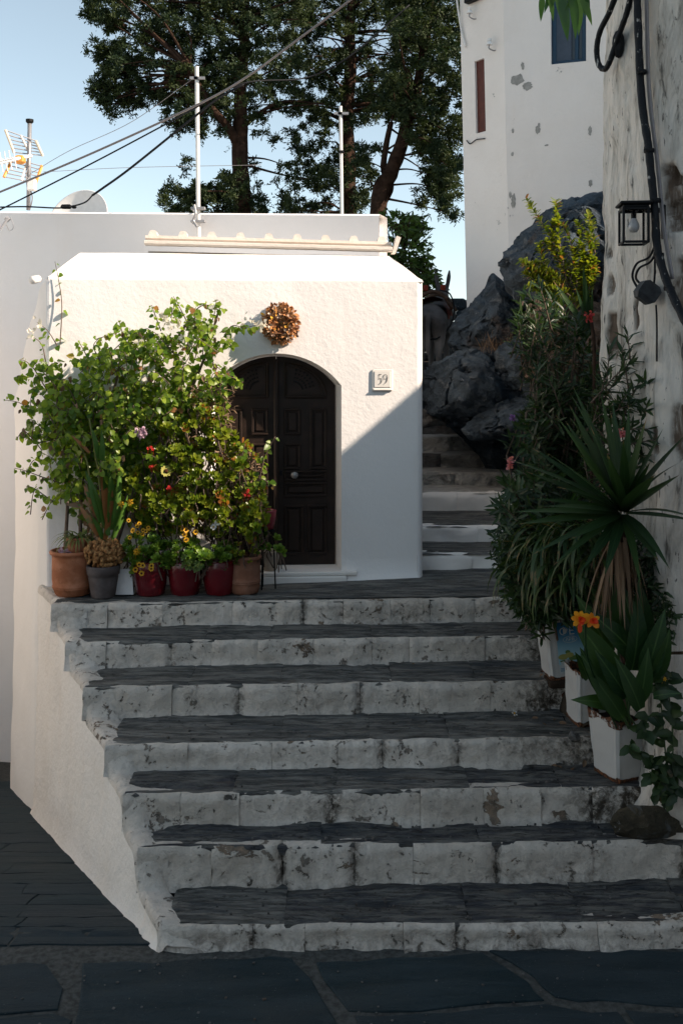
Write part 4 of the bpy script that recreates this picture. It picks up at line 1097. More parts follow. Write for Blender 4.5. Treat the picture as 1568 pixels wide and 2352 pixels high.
for i in range(900):
    a = U(0, 2 * PI); b = U(-.6, PI + .6); rr = .100 + .052 * math.cos(b) * U(.9, 1.25); 
    c = wq - DW * (.06 + .055 * math.sin(b) * U(.8, 1.2)) + DU * (rr * math.cos(a)) + Vector((0, 0, rr * 1.1 * math.sin(a)))
    out = DU * math.cos(a) * math.cos(b) + Vector((0, 0, math.sin(a) * math.cos(b))) - DW * math.sin(b)
    pos.append(c); yd.append(out + Vector((U(-.8, .8), U(-.8, .8), U(-.8, .8)))); nd.append(out + Vector((U(-.5, .5), U(-.5, .5), U(-.5, .5)))); sz_.append(U(.02, .05))
tw = np.clip(.5 + .5 * np.array([nz(p.x, p.y, p.z, 13, 3) for p in map(Vector, pos)]) * 1.4 + RNG.normal(0, .16, 900), 0, 1)
leaves('petals', T_leaf(.55, .5, .1, .1), pos, yd, nd, sz_, M['dried'], wr, tint=tw)
m = MB(); 
for k_ in range(5): m.tube([wq - DW * .03 + DU * U(-.03, .03) + Vector((0, 0, .11)), wq - DW * .035 + DU * U(-.05, .05) + Vector((0, 0, -.10))], .008, 5)
m.build('dry_stalks', m_flat('dry_stalk', (.20, .11, .07), .9, .1), wr)

# ================================================================ POLES, AERIAL, DISH, WIRES
def pole(xt, yt, xb, yb, Y, r, label):
    a, b = P(xb, yb, Y), P(xt, yt, Y)
    o = thing('roof_pole', a, label, 'pole', 'poles on the flat roof')
    m = MB(); m.tube([a, a.lerp(b, .45), a.lerp(b, .9)], [r, r, r], 12); m.tube([a.lerp(b, .9), b], [r * .93, r * .93], 12); m.build('pole', M['metal_white'], o, smooth=False)
    m = MB(); c = a.lerp(b, .93); m.lathe([(r * 1.25, -.02), (r * 1.25, .02)], c, 12); m.box(c + Vector((.03, -r, 0)), (.12, .03, .025)); m.box(c + Vector((-.03, -r, 0)), (.09, .03, .025)); m.build('clamp', M['metal_grey'], o)
    return o
p1 = pole(452, 152, 456, 545, 11.0, .023, 'taller left white pole fixed to the front of the flat roofed building')
m = MB()
for (x, y) in ((455, 478), (455, 508)):
    q = P(x, y, 10.97); m.bbox(q, (.16, .06, .03), .006); m.tube([q + Vector((-.07, 0, 0)), q + Vector((-.07, .25, 0))], .012, 6)
q = P(447, 512, 10.92); m.tube(spline([P(446, 470, 10.93), P(449, 490, 10.9), P(444, 505, 10.92), P(452, 520, 10.9)], 5), .014, 6)
m.build('bracket', M['metal_grey'], p1)
p2 = pole(782, 243, 785, 495, 11.3, .019, 'shorter right white pole standing on the flat roofed building')
m = MB(); q = P(784, 348, 11.25); m.bbox(q, (.05, .05, .03), .006); m.build('wire_clip', M['metal_dark'], p2)

an = P(68, 480, 12.6)
aerial = thing('tv_aerial', an, 'television aerial with two grid reflectors and orange edge bars on a thin mast', 'aerial')
M['orange_plastic'] = m_flat('orange_plastic', (.70, .30, .05), .45, .4); M['cream_plastic'] = m_flat('cream_plastic', (.75, .66, .52), .45, .4)
m = MB(); m.tube([P(65, 482, 12.6), P(68, 278, 12.6)], .026, 10); m.build('mast', M['metal_grey'], aerial, smooth=True)
m = MB(); m.lathe([(0, .02), (.05, .02), (.05, -.01), (.03, -.03)], P(68, 277, 12.6), 10); m.build('mast_cap', M['metal_dark'], aerial)
def refl(c4, endmat, lab):
    """c4: corners top-left, bottom-left, top-right, bottom-right, with their distances"""
    tl, bl, tr, br = [P(*q) for q in c4]
    for a, b in ((tl, bl), (tr, br)):
        mm = MB(); d = (a - b).normalized(); mm.tube([a, b], .020, 6); mm.build('end_bar', endmat, aerial)
    mm = MB()
    for k_ in range(6):
        t = (k_ + .1) / 5.2; mm.tube([tl.lerp(bl, t), tr.lerp(br, t)], .0075, 5)
    mm.build('reflector_rods', M['metal_grey'], aerial)
    mm = MB(); mm.tube([tl.lerp(tr, .5), bl.lerp(br, .55)], .016, 6); mm.build('reflector_strut', M['metal_white'], aerial)
refl([(12, 297, 12.4), (32, 350, 12.55), (82, 322, 12.6), (98, 357, 12.75)], M['cream_plastic'], 0)
refl([(29, 362, 12.55), (9, 406, 12.4), (96, 380, 12.75), (82, 420, 12.6)], M['orange_plastic'], 0)
m = MB(); m.tube([P(72, 357, 12.6), P(-60, 384, 11.9)], .022, 6)
for k_ in range(9):
    t = .3 + k_ * .08; q = P(72, 357, 12.6).lerp(P(-60, 384, 11.9), t); m.tube([q + Vector((-.02, 0, .12)), q + Vector((.02, 0, -.12))], .007, 5); m.tube([q + Vector((0, .12, 0)), q + Vector((0, -.12, 0))], .007, 5)
m.build('boom', M['metal_white'], aerial)
m = MB(); m.bbox(P(46, 366, 12.5), (.12, .12, .10), .02); m.build('dipole_box', M['orange_plastic'], aerial)
m = MB(); m.bbox(P(73, 424, 12.5), (.105, .09, .15), .012); m.build('amplifier_box', M['metal_white'], aerial)
m = MB(); m.tube(spline([P(70, 436, 12.5), P(74, 455, 12.55), P(68, 482, 12.55)], 5), .008, 5); m.tube(spline([P(62, 430, 12.5), P(60, 400, 12.55), P(68, 380, 12.57)], 5), .006, 5); m.build('coax_cable', M['cable_grey'], aerial)

dq = P(176, 492, 13.0)
dish = thing('satellite_dish', dq, 'pale round satellite dish showing above the parapet of the flat roofed building', 'satellite dish')
m = MB(); R_ = .40; Rm = Matrix.Rotation(-.35, 3, 'Z') @ Matrix.Rotation(PI / 2 - .35, 3, 'X')
rings = [(R_ * t, -.10 * (1 - t * t)) for t in (0.001, .2, .4, .6, .8, .95, 1.0)]
m.lathe(rings + [(R_ * 1.02, .0), (R_ * 1.0, -.02)] + [(R_ * t, -.10 * (1 - t * t) - .015) for t in (.9, .6, .3, .001)], (0, 0, 0), 40)
m.v = [tuple(dq + Vector((0, 0, -.08)) + Rm @ (Vector(v) * 1.12)) for v in m.v]; m.build('reflector', M['metal_white'], dish, smooth=True)
m = MB(); m.tube([dq + Vector((0, .1, -.16)), dq + Vector((0, .15, -.9))], .03, 8); m.build('stand', M['metal_grey'], dish)

def wire(name, pts, r, mat, label, sag=None):
    m = MB(); m.tube(spline([P(*p) for p in pts], 10), r, 6); o = m.build(name, mat, None, smooth=True); return tag(o, label, 'cable', None)
wire('overhead_cable', [(-60, 463, 11.2), (0, 440, 11.0), (200, 356, 10.6), (440, 246, 10.2), (560, 180, 9.8), (690, 85, 9.3), (800, 2, 8.9), (900, -80, 8.5)], .0115, M['cable_grey'], 'thick grey overhead cable climbing right, topmost of the three across the sky')
wire('overhead_cable', [(-40, 498, 11.3), (0, 481, 11.2), (200, 380, 10.8), (370, 290, 10.6), (443, 250, 10.6), (560, 190, 10.6), (700, 178, 11), (800, 130, 11), (940, 10, 11)], .0085, M['cable'], 'thin black overhead cable, middle one of the three across the sky')
wire('overhead_cable', [(212, 448, 11.0), (235, 432, 10.9), (300, 385, 10.7), (443, 270, 10.6), (500, 226, 10.6), (560, 192, 10.65)], .013, M['cable'], 'thick black cable bundle running up from the roof edge, lowest of the three')
wire('aerial_lead', [(0, 475, 11.6), (60, 474, 11.6), (130, 477, 11.5), (160, 474, 11.45), (195, 464, 11.2), (214, 446, 11.0)], .009, M['cable'], 'dark aerial lead lying along the parapet with a tape wrapped joint')
m = MB(); m.bbox(P(152, 474, 11.4), (.13, .05, .05), .02); m.bbox(P(170, 475, 11.4), (.06, .04, .035), .015); adopt(m.build('cable_joint', M['cable'], None), bpy.data.objects['aerial_lead'])
wire('guy_wire', [(70, 398, 12.6), (160, 345, 12.2), (300, 280, 11.6), (440, 182, 11.0)], .0035, M['cable_grey'], 'thin guy wire from the aerial mast to the taller pole')
wire('guy_wire', [(100, 394, 12.6), (300, 384, 12), (600, 378, 11.8)], .003, M['cable_grey'], 'thin level wire from the aerial towards the trees')
br_ = thing('wall_bracket', P(14, 508, 11.6), 'small rusty wire bracket with a loop on the far left of the parapet wall', 'bracket')
m = MB(); m.tube([P(17, 502, 11.55), P(-2, 530, 11.2)], [.02, .012], 6); m.tube([P(14, 500, 11.6), P(20, 506, 11.6)], .03, 6); m.tube(spline([P(24, 498, 11.6), P(31, 520, 11.6), P(22, 529, 11.6), P(14, 515, 11.55)], 6), .004, 5); m.build('hook', M['metal_grey'], br_)

# ================================================================ ON THE RIGHT WALL
def onwall(x, y, out=0.0):
    R0 = RC + RN * out; k_ = (x - CX) / F; s = (R0.x - k_ * R0.y) / (k_ * RD.y - RD.x); p = R0 + RD * s; z = CZ - (y - HY) / F * p.y
    return Vector((p.x, p.y, z))
k = NM('taped_black_cable'); n = k.noise(30, 5, .6, k.vec((1, 1, .4)))
k.done(k.mix(k.ramp(n, .62, .68), (.005, .006, .008), (.30, .29, .27)), .6, k.bump(k.noise(25, 4), .01), .2); M['taped'] = k.m
cb = thing('cable_bundle', onwall(1500, 500, .1), 'thick taped black cable bundle running down the old wall past the lantern', 'cable')
m = MB(); path = [onwall(1462, -30, .10), onwall(1465, 60, .10), onwall(1470, 180, .09), onwall(1477, 260, .09), onwall(1488, 330, .09), onwall(1495, 400, .09), onwall(1503, 480, .09), onwall(1508, 560, .10), onwall(1522, 620, .10), onwall(1545, 680, .11), onwall(1575, 740, .12), onwall(1610, 800, .12)]
pp = spline(path, 8); m.tube(pp, [.026 + .005 * nz(i * .4, 0, 0) for i in range(len(pp))], 10); m.build('main_run', M['taped'], cb, smooth=True)
m = MB(); 
for dx in (12, 16): m.tube(spline([onwall(1470 + dx, -20, .05), onwall(1476 + dx, 200, .05), onwall(1496 + dx, 380, .05), onwall(1510 + dx, 520, .05), onwall(1530 + dx, 640, .06)], 8), .008, 6)
m.build('thin_cable', M['cable_grey'], cb, smooth=True)
for (x, y) in ((1473, 165), (1490, 345), (1505, 460), (1512, 585), (1536, 662)):
    m = MB(); q = onwall(x, y, .09); m.lathe([(.034, -.012), (.036, 0), (.034, .012)], q, 10); m.tube([q + RN * .03, q + RN * .03 + Vector((-.02, -.05, .01))], .003, 4); m.build('cable_tie', M['metal_dark'], cb)
lp = thing('hanging_cable_loop', onwall(1390, 140, .12), 'black cable looping down and up again at the top of the old wall', 'cable')
m = MB(); pp = spline([onwall(1424, -40, .14), onwall(1400, 25, .14), onwall(1378, 70, .13), onwall(1370, 110, .12), onwall(1374, 145, .11), onwall(1388, 158, .10), onwall(1400, 140, .10), onwall(1412, 105, .09), onwall(1426, 65, .09), onwall(1440, 25, .10), onwall(1452, -25, .10)], 8)
m.tube(pp, [.020 + .004 * nz(i * .5, 1, 0) for i in range(len(pp))], 9); m.build('loop', M['taped'], lp, smooth=True)
m = MB(); m.sphere(onwall(1420, 100, .06), .045, 8, 6, (1, 1, 2.2)); m.build('tape_joint', M['cable'], lp)
# lantern
lq = onwall(1497, 505, .0)
lan = thing('wall_lantern', lq, 'black square wall lantern with a clear bulb on the old plaster wall', 'lantern')
lc_ = P(1455, 512, 6.50)
Rl = Matrix.Rotation(-.10, 3, 'Z')
def L_(x, y, z): return lc_ + Rl @ Vector((x, y, z))
m = MB()
hw_, hh = .078, .125
for sx in (-1, 1):
    for sy in (-1, 1): m.bbox(L_(sx * hw_, sy * hw_, -.02), (.016, .016, .235), .003, Rl)
for z in (-.13, .085):
    for s_ in (-1, 1):
        m.bbox(L_(0, s_ * hw_, z), (2 * hw_ - .017, .015, .016), .003, Rl); m.bbox(L_(s_ * hw_, 0, z), (.015, 2 * hw_ - .017, .016), .003, Rl)
m.build('frame', M['metal_dark'], lan)
m = MB(); m.bbox(L_(0, 0, .122), (.205, .205, .02), .006, Rl); m.bbox(L_(0, 0, .102), (.16, .16, .018), .004, Rl); m.build('cap', M['metal_dark'], lan)
m = MB(); m.bbox(L_(.14, .02, .085), (.12, .03, .03), .004, Rl); m.bbox(L_(.195, .03, .01), (.02, .07, .22), .006, Rl); m.build('bracket', M['metal_dark'], lan)
k = NM('frosted_bulb'); k.done((.62, .62, .62), .25, None, .5); k.b.inputs['Transmission Weight'].default_value = .35; M['bulb'] = k.m
m = MB(); m.lathe([(.001, -.062), (.02, -.058), (.032, -.042), (.036, -.022), (.031, -.002), (.020, .018), (.016, .032)], L_(0, 0, 0), 18); m.build('bulb', M['bulb'], lan, smooth=True)
m = MB(); m.lathe([(.017, .03), (.018, .07), (.03, .075), (.03, .092)], L_(0, 0, 0), 14); m.build('socket', M['metal_dark'], lan)
k = NM('clear_glass'); k.done((.95, .95, .95), .03, None, .5); k.b.inputs['Transmission Weight'].default_value = 1.0; k.b.inputs['IOR'].default_value = 1.05; M['glass'] = k.m
for s_ in (-1, 1):
    m = MB(); m.box(L_(0, s_ * hw_, -.022), (2 * hw_ - .02, .003, .2), Rl); m.build('pane', M['glass'], lan)
    m = MB(); m.box(L_(s_ * hw_, 0, -.022), (.003, 2 * hw_ - .02, .2), Rl); m.build('pane', M['glass'], lan)
# junction box hanging from two cables
jb = thing('junction_box', onwall(1488, 668, .08), 'dusty black junction box hanging askew from two cables below the lantern', 'junction box')
m = MB(); q = onwall(1488, 668, .09); Rj = Matrix.Rotation(.1, 3, 'Z') @ Matrix.Rotation(.62, 3, 'Y')
vv = []
for z, a, b in ((-.075, .055, .03), (-.045, .085, .045), (.03, .085, .045), (.055, .05, .035)):
    for s_, t_ in ((-1, -1), (1, -1), (1, 1), (-1, 1)): vv.append(q + Rj @ Vector((s_ * a * .8, t_ * b, z * 1.05)))
m.add(vv, [(r * 4 + i, r * 4 + (i + 1) % 4, r * 4 + 4 + (i + 1) % 4, r * 4 + 4 + i) for r in range(3) for i in range(4)] + [(3, 2, 1, 0), (12, 13, 14, 15)])
bx = m.build('box', m_flat('dusty_black_plastic', (.035, .038, .042), .7, .3, var=.5, scale=25, bump=.006), jb)
m = MB()
m.tube(spline([onwall(1505, 560, .09), onwall(1490, 590, .10), onwall(1462, 605, .12), onwall(1452, 635, .12), onwall(1466, 665, .10)], 6), .008, 6)
m.tube(spline([onwall(1508, 570, .09), onwall(1494, 600, .10), onwall(1468, 615, .12), onwall(1460, 638, .12), onwall(1474, 655, .10)], 6), .008, 6)
m.tube(spline([onwall(1504, 570, .06), onwall(1503, 630, .06), onwall(1500, 665, .06)], 5), .007, 6)
m.tube(spline([onwall(1506, 700, .05), onwall(1508, 740, .04), onwall(1508, 830, .03)], 5), .006, 6)
m.build('leads', M['cable'], jb, smooth=True)
# ================================================================ TREES
M['conifer'] = m_leaf('conifer_scale_leaves', (.006, .022, .014), (.055, .070, .018), None, .65, .18, spec=.2)
M['ash'] = m_leaf('feathery_leaves', (.035, .075, .018), (.10, .16, .035), None, .5, .35)
M['boug'] = m_leaf('vine_leaves', (.05, .12, .012), (.29, .37, .04), None, .36, .48, dry=(.30, .13, .05), dry_at=.965)
M['bract'] = m_leaf('white_bracts', (.70, .66, .55), (.82, .78, .70), (.8, .75, .6), .7, .4)
M['jade'] = m_leaf('succulent_leaves', (.05, .105, .012), (.30, .32, .032), None, .32, .36, dry=(.30, .11, .03), dry_at=.86)
M['jade_dull'] = m_leaf('fleshy_leaves', (.05, .12, .018), (.22, .32, .05), None, .35, .34)
M['olean'] = m_leaf('oleander_leaves', (.012, .030, .012), (.045, .080, .026), None, .42, .25, dry=(.12, .06, .03), dry_at=.985)
M['strap'] = m_leaf('strap_leaves', (.014, .045, .012), (.055, .085, .020), None, .42, .25, dry=(.22, .14, .06), dry_at=.90, tip=(.16, .11, .045), tip_at=1.02)
M['yucca'] = m_leaf('sword_leaves', (.009, .030, .012), (.036, .072, .020), None, .45, .18, spec=.3, tip=(.20, .12, .055), tip_at=.95, rib=.25)
M['dead'] = m_leaf('dead_leaves', (.10, .06, .035), (.27, .18, .11), (.3, .2, .1), .8, .2)
M['canna'] = m_leaf('canna_leaves', (.010, .034, .012), (.036, .078, .020), None, .38, .3, dry=(.20, .10, .04), dry_at=.95, tip=(.17, .085, .035), tip_at=1.02, rib=.55, spec=.3)
M['yellowshrub'] = m_leaf('golden_shrub_leaves', (.08, .13, .014), (.30, .30, .03), None, .4, .4, dry=(.35, .14, .05), dry_at=.92)

def inpoly(x, y, poly):
    c = False; j = len(poly) - 1
    for i in range(len(poly)):
        if ((poly[i][1] > y) != (poly[j][1] > y)) and (x < (poly[j][0] - poly[i][0]) * (y - poly[i][1]) / (poly[j][1] - poly[i][1] + 1e-9) + poly[i][0]): c = not c
        j = i
    return c
def conifer(label, Y, trunks, polys, lines, thr, seed, leaf=.050, nleaf=112, limb_to=.5, flat=1.0, base=None):
    """trunks: polylines of (x, y, radius); polys: crown regions (polygon, clump spacing, noise threshold); lines: boughs"""
    rnd = random.Random(seed); t0 = trunks[0][0]
    o = thing('pine_tree', base or P(t0[0], t0[1], Y), label, 'tree', 'tall conifers behind the flat roofed building')
    tm = MB(); tp = []
    for tr in trunks:
        pts = [P(x, y, Y + dy) for x, y, r, dy in tr]; sp = spline(pts, 8); rs = np.interp(np.linspace(0, 1, len(sp)), np.linspace(0, 1, len(tr)), [q[2] for q in tr])
        sp = [p + Vector((.05 * nz(p.z, seed, 1, 1.1), 0, 0)) for p in sp]
        tm.tube(sp, [r * (1 + .15 * nz(i, seed, 0, .7)) for i, r in enumerate(rs)], 10); tp += sp
    tm.build('trunk', M['bark'], o, smooth=True)
    clumps = []
    for poly, sp, th in polys:
        xs = [p[0] for p in poly]; ys = [p[1] for p in poly]; y = min(ys)
        while y < max(ys):
            x = min(xs)
            while x < max(xs):
                xx, yy = x + rnd.uniform(-sp, sp) * .6, y + rnd.uniform(-sp, sp) * .6
                if inpoly(xx, yy, poly) and .40 * nz(xx * .012, yy * .016, seed) + .6 * nz(xx * .034, yy * .040, seed + 4) > th: clumps.append((xx, yy, Y + rnd.gauss(0, .55), 1.0))
                x += sp
            y += sp
    lb = MB()
    for ln, w in lines:
        sp = spline([P(x, y, Y + .4 * nz(x * .02, y * .02, 5)) for x, y in ln], 8); lb.tube(sp, [lerp(.05, .012, i / (len(sp) - 1)) for i in range(len(sp))], 6)
        for p in sp[len(sp) // 4:]:
            for k in range(w):
                q = p + Vector((rnd.gauss(0, .12), rnd.gauss(0, .2), rnd.gauss(0, .10))); clumps.append((CX + q.x / q.y * F, HY - (q.z - CZ) / q.y * F, q.y, .8))
    # boughs from the trunk into the crown
    tpz = [p for p in tp]
    for k in range(int(len(clumps) * limb_to * .25)):
        c = rnd.choice(clumps); q = P(c[0], c[1], c[2]); cand = [p for p in tpz if p.z < q.z + .3]
        if not cand: continue
        a = min(cand, key=lambda p: (p - q).length + rnd.uniform(0, .8)); mid = a.lerp(q, .5) + Vector((rnd.uniform(-.1, .1), rnd.uniform(-.1, .1), rnd.uniform(-.05, .2)))
        L = (q - a).length; lb.tube(spline([a, mid, q], 5), [lerp(.012 + .012 * L, .006, i / 10) for i in range(11)], 5)
    lb.build('branches', M['bark'], o, smooth=True)
    n = len(clumps); Q = np.array([P(c[0], c[1], c[2]) for c in clumps]); R_ = np.array([c[3] for c in clumps])
    # each clump: drooping sprays of scale leaves round a few twigs
    tw = 7; pos = []; yd = []; siz = []; tint = []
    axes = RNG.normal(size=(n, tw, 3)); axes[:, :, 2] = axes[:, :, 2] * .75 + .1; axes /= np.linalg.norm(axes, axis=2, keepdims=True)
    per = nleaf // tw; ct = RNG.random(n)
    for j in range(tw):
        L = (.07 + .13 * RNG.random(n)) * R_
        for q in range(per):
            t = (q + RNG.random(n)) / per
            p = Q + axes[:, j] * (L * t)[:, None]; p[:, 2] -= .05 * t * t; p += RNG.normal(size=(n, 3)) * .022
            d = axes[:, j] + RNG.normal(size=(n, 3)) * .75; pos.append(p); yd.append(d); siz.append(leaf * (.7 + .6 * RNG.random(n))); tint.append(np.clip(.15 + .5 * ct + .35 * t * RNG.random(n), 0, 1))
    pos = np.concatenate(pos); yd = np.concatenate(yd)
    leaves('crown', T_quad(.42), pos, yd, rand_dirs(len(pos)), np.concatenate(siz), M['conifer'], o, tint=np.concatenate(tint))
    return o
def shift(poly, dx=0, dy=0): return [(x + dx, y + dy) for x, y in poly]
conifer('broad left conifer with a forked red trunk behind the taller pole', 19.0,
        [[(556, 900, .21, 0), (555, 480, .17, 0), (548, 330, .15, 0), (556, 180, .11, 0), (565, 0, .08, 0), (570, -150, .05, 0)], [(549, 345, .10, 0), (520, 290, .08, -.3), (480, 240, .06, -.6), (440, 150, .04, -.8)]],
        [([(225, -60), (230, 40), (262, 75), (250, 120), (275, 170), (330, 150), (370, 170), (372, 235), (430, 270), (470, 330), (520, 300), (540, 250), (600, 215), (690, 215), (720, -60)], 12, -.12),
         ([(372, 500), (372, 410), (405, 395), (428, 362), (470, 400), (540, 390), (560, 420), (640, 430), (690, 500)], 12, -.10),
         ([(500, 300), (560, 350), (540, 385), (590, 400), (700, 440), (760, 420), (740, 340), (650, 320), (610, 260), (560, 240)], 17, .02)],
        [([(450, 225), (380, 215), (330, 205), (290, 232), (240, 240)], 2), ([(330, 205), (260, 205), (215, 200)], 2), ([(290, 60), (245, 40), (205, 15)], 3), ([(280, 120), (250, 125), (222, 118)], 2), ([(310, 150), (275, 170), (240, 160)], 2), ([(545, 300), (640, 235), (760, 240)], 1), ([(470, 280), (440, 275), (385, 285)], 2), ([(550, 440), (480, 440), (430, 445)], 2)],
        0, 3)
conifer('tall straight conifer in the middle behind the shorter pole', 20.5,
        [[(802, 900, .20, 0), (800, 490, .17, 0), (797, 300, .15, 0), (803, 120, .12, 0), (812, -60, .09, 0), (815, -200, .05, 0)]],
        [([(660, -60), (650, 120), (690, 200), (660, 300), (690, 400), (740, 340), (770, 290), (800, 300), (860, 270), (930, 250), (980, 100), (980, -60)], 12, -.08),
         ([(640, 500), (650, 440), (700, 400), (780, 330), (830, 330), (860, 400), (830, 500)], 12, -.10)],
        [([(800, 280), (700, 240), (600, 240)], 1), ([(800, 240), (900, 235), (960, 230)], 2)], 0, 9)
conifer('right conifer with a leaning trunk and drooping sunlit boughs beside the tall house', 18.0,
        [[(852, 900, .17, 0), (868, 480, .15, 0), (895, 400, .14, 0), (930, 310, .12, 0), (960, 180, .09, .3), (985, 20, .07, .4), (990, -120, .04, .4)], [(868, 480, .08, .1), (895, 430, .07, .1), (880, 380, .06, .1), (900, 280, .05, .1)]],
        [([(880, -60), (900, 120), (860, 250), (930, 300), (960, 345), (1000, 345), (1050, 360), (1080, 330), (1090, -60)], 12, -.15),
         ([(965, 330), (985, 400), (955, 440), (990, 480), (1045, 500), (1062, 470), (1048, 420), (1065, 395), (1055, 340)], 11, -.14),
         ([(800, 500), (830, 420), (870, 400), (900, 330), (860, 300), (820, 330), (790, 400)], 17, .0)],
        [([(930, 310), (990, 330), (1010, 400), (1010, 440)], 2)], 0, 14)

def leafy_tree(name, label, blobs, Y, mat, T, size, n_tw, per, trunk, cat='tree', droop=.2, group=None):
    o = thing(name, trunk[0], label, cat, group); m = MB(); pos = []; yd = []
    m.tube(spline(trunk, 6), [lerp(.06, .03, i / (6 * (len(trunk) - 1))) for i in range(6 * (len(trunk) - 1) + 1)], 8)
    for cx_, cy, rx, ry in blobs:
        for k in range(n_tw):
            a = U(0, 2 * PI); r = math.sqrt(random.random()); e = P(cx_ + rx * r * math.cos(a), cy + ry * r * math.sin(a), Y + U(-.5, .5)); s_ = e + Vector((U(-.25, .25), U(-.25, .25), U(-.1, .15)))
            m.tube([trunk[-1].lerp(s_, .5), s_, e], .008, 4)
            d = (e - s_).normalized()
            for q in range(per):
                t = q / per; pos.append(s_.lerp(e, t) + Vector((U(-.02, .02), U(-.02, .02), U(-.02, .02)))); yd.append(d * .6 + Vector((U(-1, 1), U(-1, 1), U(-.7, .5) - droop)))
    m.build('trunk', M['bark'], o, smooth=True)
    leaves('crown', T, pos, yd, rand_dirs(len(pos), .8), np.array([size * U(.7, 1.3) for _ in pos]), mat, o)
    return o
leafy_tree('ash_tree', 'small feathery green tree between the flat roof and the tall house', [(915, 520, 45, 35), (950, 520, 30, 25), (930, 575, 55, 45), (965, 610, 40, 35), (985, 655, 30, 30), (930, 650, 50, 40), (900, 600, 40, 50)], 16.5, M['ash'], T_leaf(.34, .45, .06, .2), .11, 26, 16, [P(900, 860, 16.5), P(905, 700, 16.5), P(915, 600, 16.5)])

# ================================================================ PLANTS AT THE DOOR
def shoot(tube_mb, pts, r, leaf_rows, n, size, droop=.7, out=Vector((0, -1, .2)), spread=.8):
    sp = spline(pts, 6); tube_mb.tube(sp, [lerp(r, r * .4, i / (len(sp) - 1)) for i in range(len(sp))], 5)
    for k in range(n):
        t = (k + .5) / n * (len(sp) - 1); i = min(int(t), len(sp) - 2); p = sp[i].lerp(sp[i + 1], t - i); d = (sp[i + 1] - sp[i]).normalized()
        s_ = d.orthogonal().normalized(); s_ = Matrix.Rotation(U(0, 2 * PI), 3, d) @ s_
        leaf_rows.append((p + s_ * .012, s_ * spread + d * .35 + Vector((0, 0, -droop * U(.5, 1.3))), out * 1.0 + Vector((U(-.8, .8), U(-.6, .6), U(-.2, .8))), size * U(.65, 1.25) * (1 if k < n - 2 else .6)))
vine = thing('bougainvillea', P(180, 1330, 8.95), 'large green climbing vine with white blossoms covering the left half of the facade', 'climbing plant')
tm = MB(); rows = []
for pts in ([(140, 1370, 8.95), (150, 1250, 8.98), (155, 1120, 9.0), (140, 980, 9.0), (120, 860, 8.95)], [(200, 1370, 9.0), (215, 1200, 9.05), (240, 1080, 9.02), (300, 960, 9.0), (380, 820, 8.98), (430, 740, 8.95)], [(230, 1370, 9.05), (300, 1150, 9.08), (340, 1050, 9.05), (420, 930, 9.0), (470, 820, 8.98), (500, 720, 8.9)], [(190, 1370, 9.0), (185, 1180, 9.05), (200, 1040, 9.05), (260, 900, 9.0), (280, 800, 9.0)], [(330, 1060, 9.0), (370, 1000, 8.98), (430, 900, 9.0)], [(300, 1080, 9.05), (250, 990, 9.05), (180, 900, 9.0)]):
    sp = spline([P(*p) for p in pts], 8); tm.tube(sp, [lerp(.020, .010, i / (len(sp) - 1)) for i in range(len(sp))], 7)
ST = []
ELL = [(112, 870, 55, 55), (85, 965, 50, 40), (150, 940, 70, 80), (130, 1060, 55, 80), (225, 890, 95, 95), (320, 830, 95, 80), (415, 770, 100, 65), (475, 800, 55, 75), (300, 930, 130, 85), (200, 1010, 90, 80), (395, 890, 90, 60), (490, 870, 30, 45), (330, 780, 60, 40), (250, 1030, 80, 60)]
for cx_, cy, rx, ry in ELL:
    for k in range(int(4 + rx * ry / 340)):
        a = U(0, 2 * PI); r = math.sqrt(random.random()); Y = U(8.62, 9.02)
        e = P(cx_ + rx * r * math.cos(a), cy + ry * r * math.sin(a), Y); s_ = e + Vector((U(-.22, .22), U(.0, .18), U(-.28, -.02))); s_.y = min(s_.y, 9.04)
        mid = s_.lerp(e, .55) + Vector((U(-.05, .05), U(-.08, .02), U(.0, .08)))
        shoot(tm, [s_, mid, e], .005, rows, random.randint(10, 16), .064)
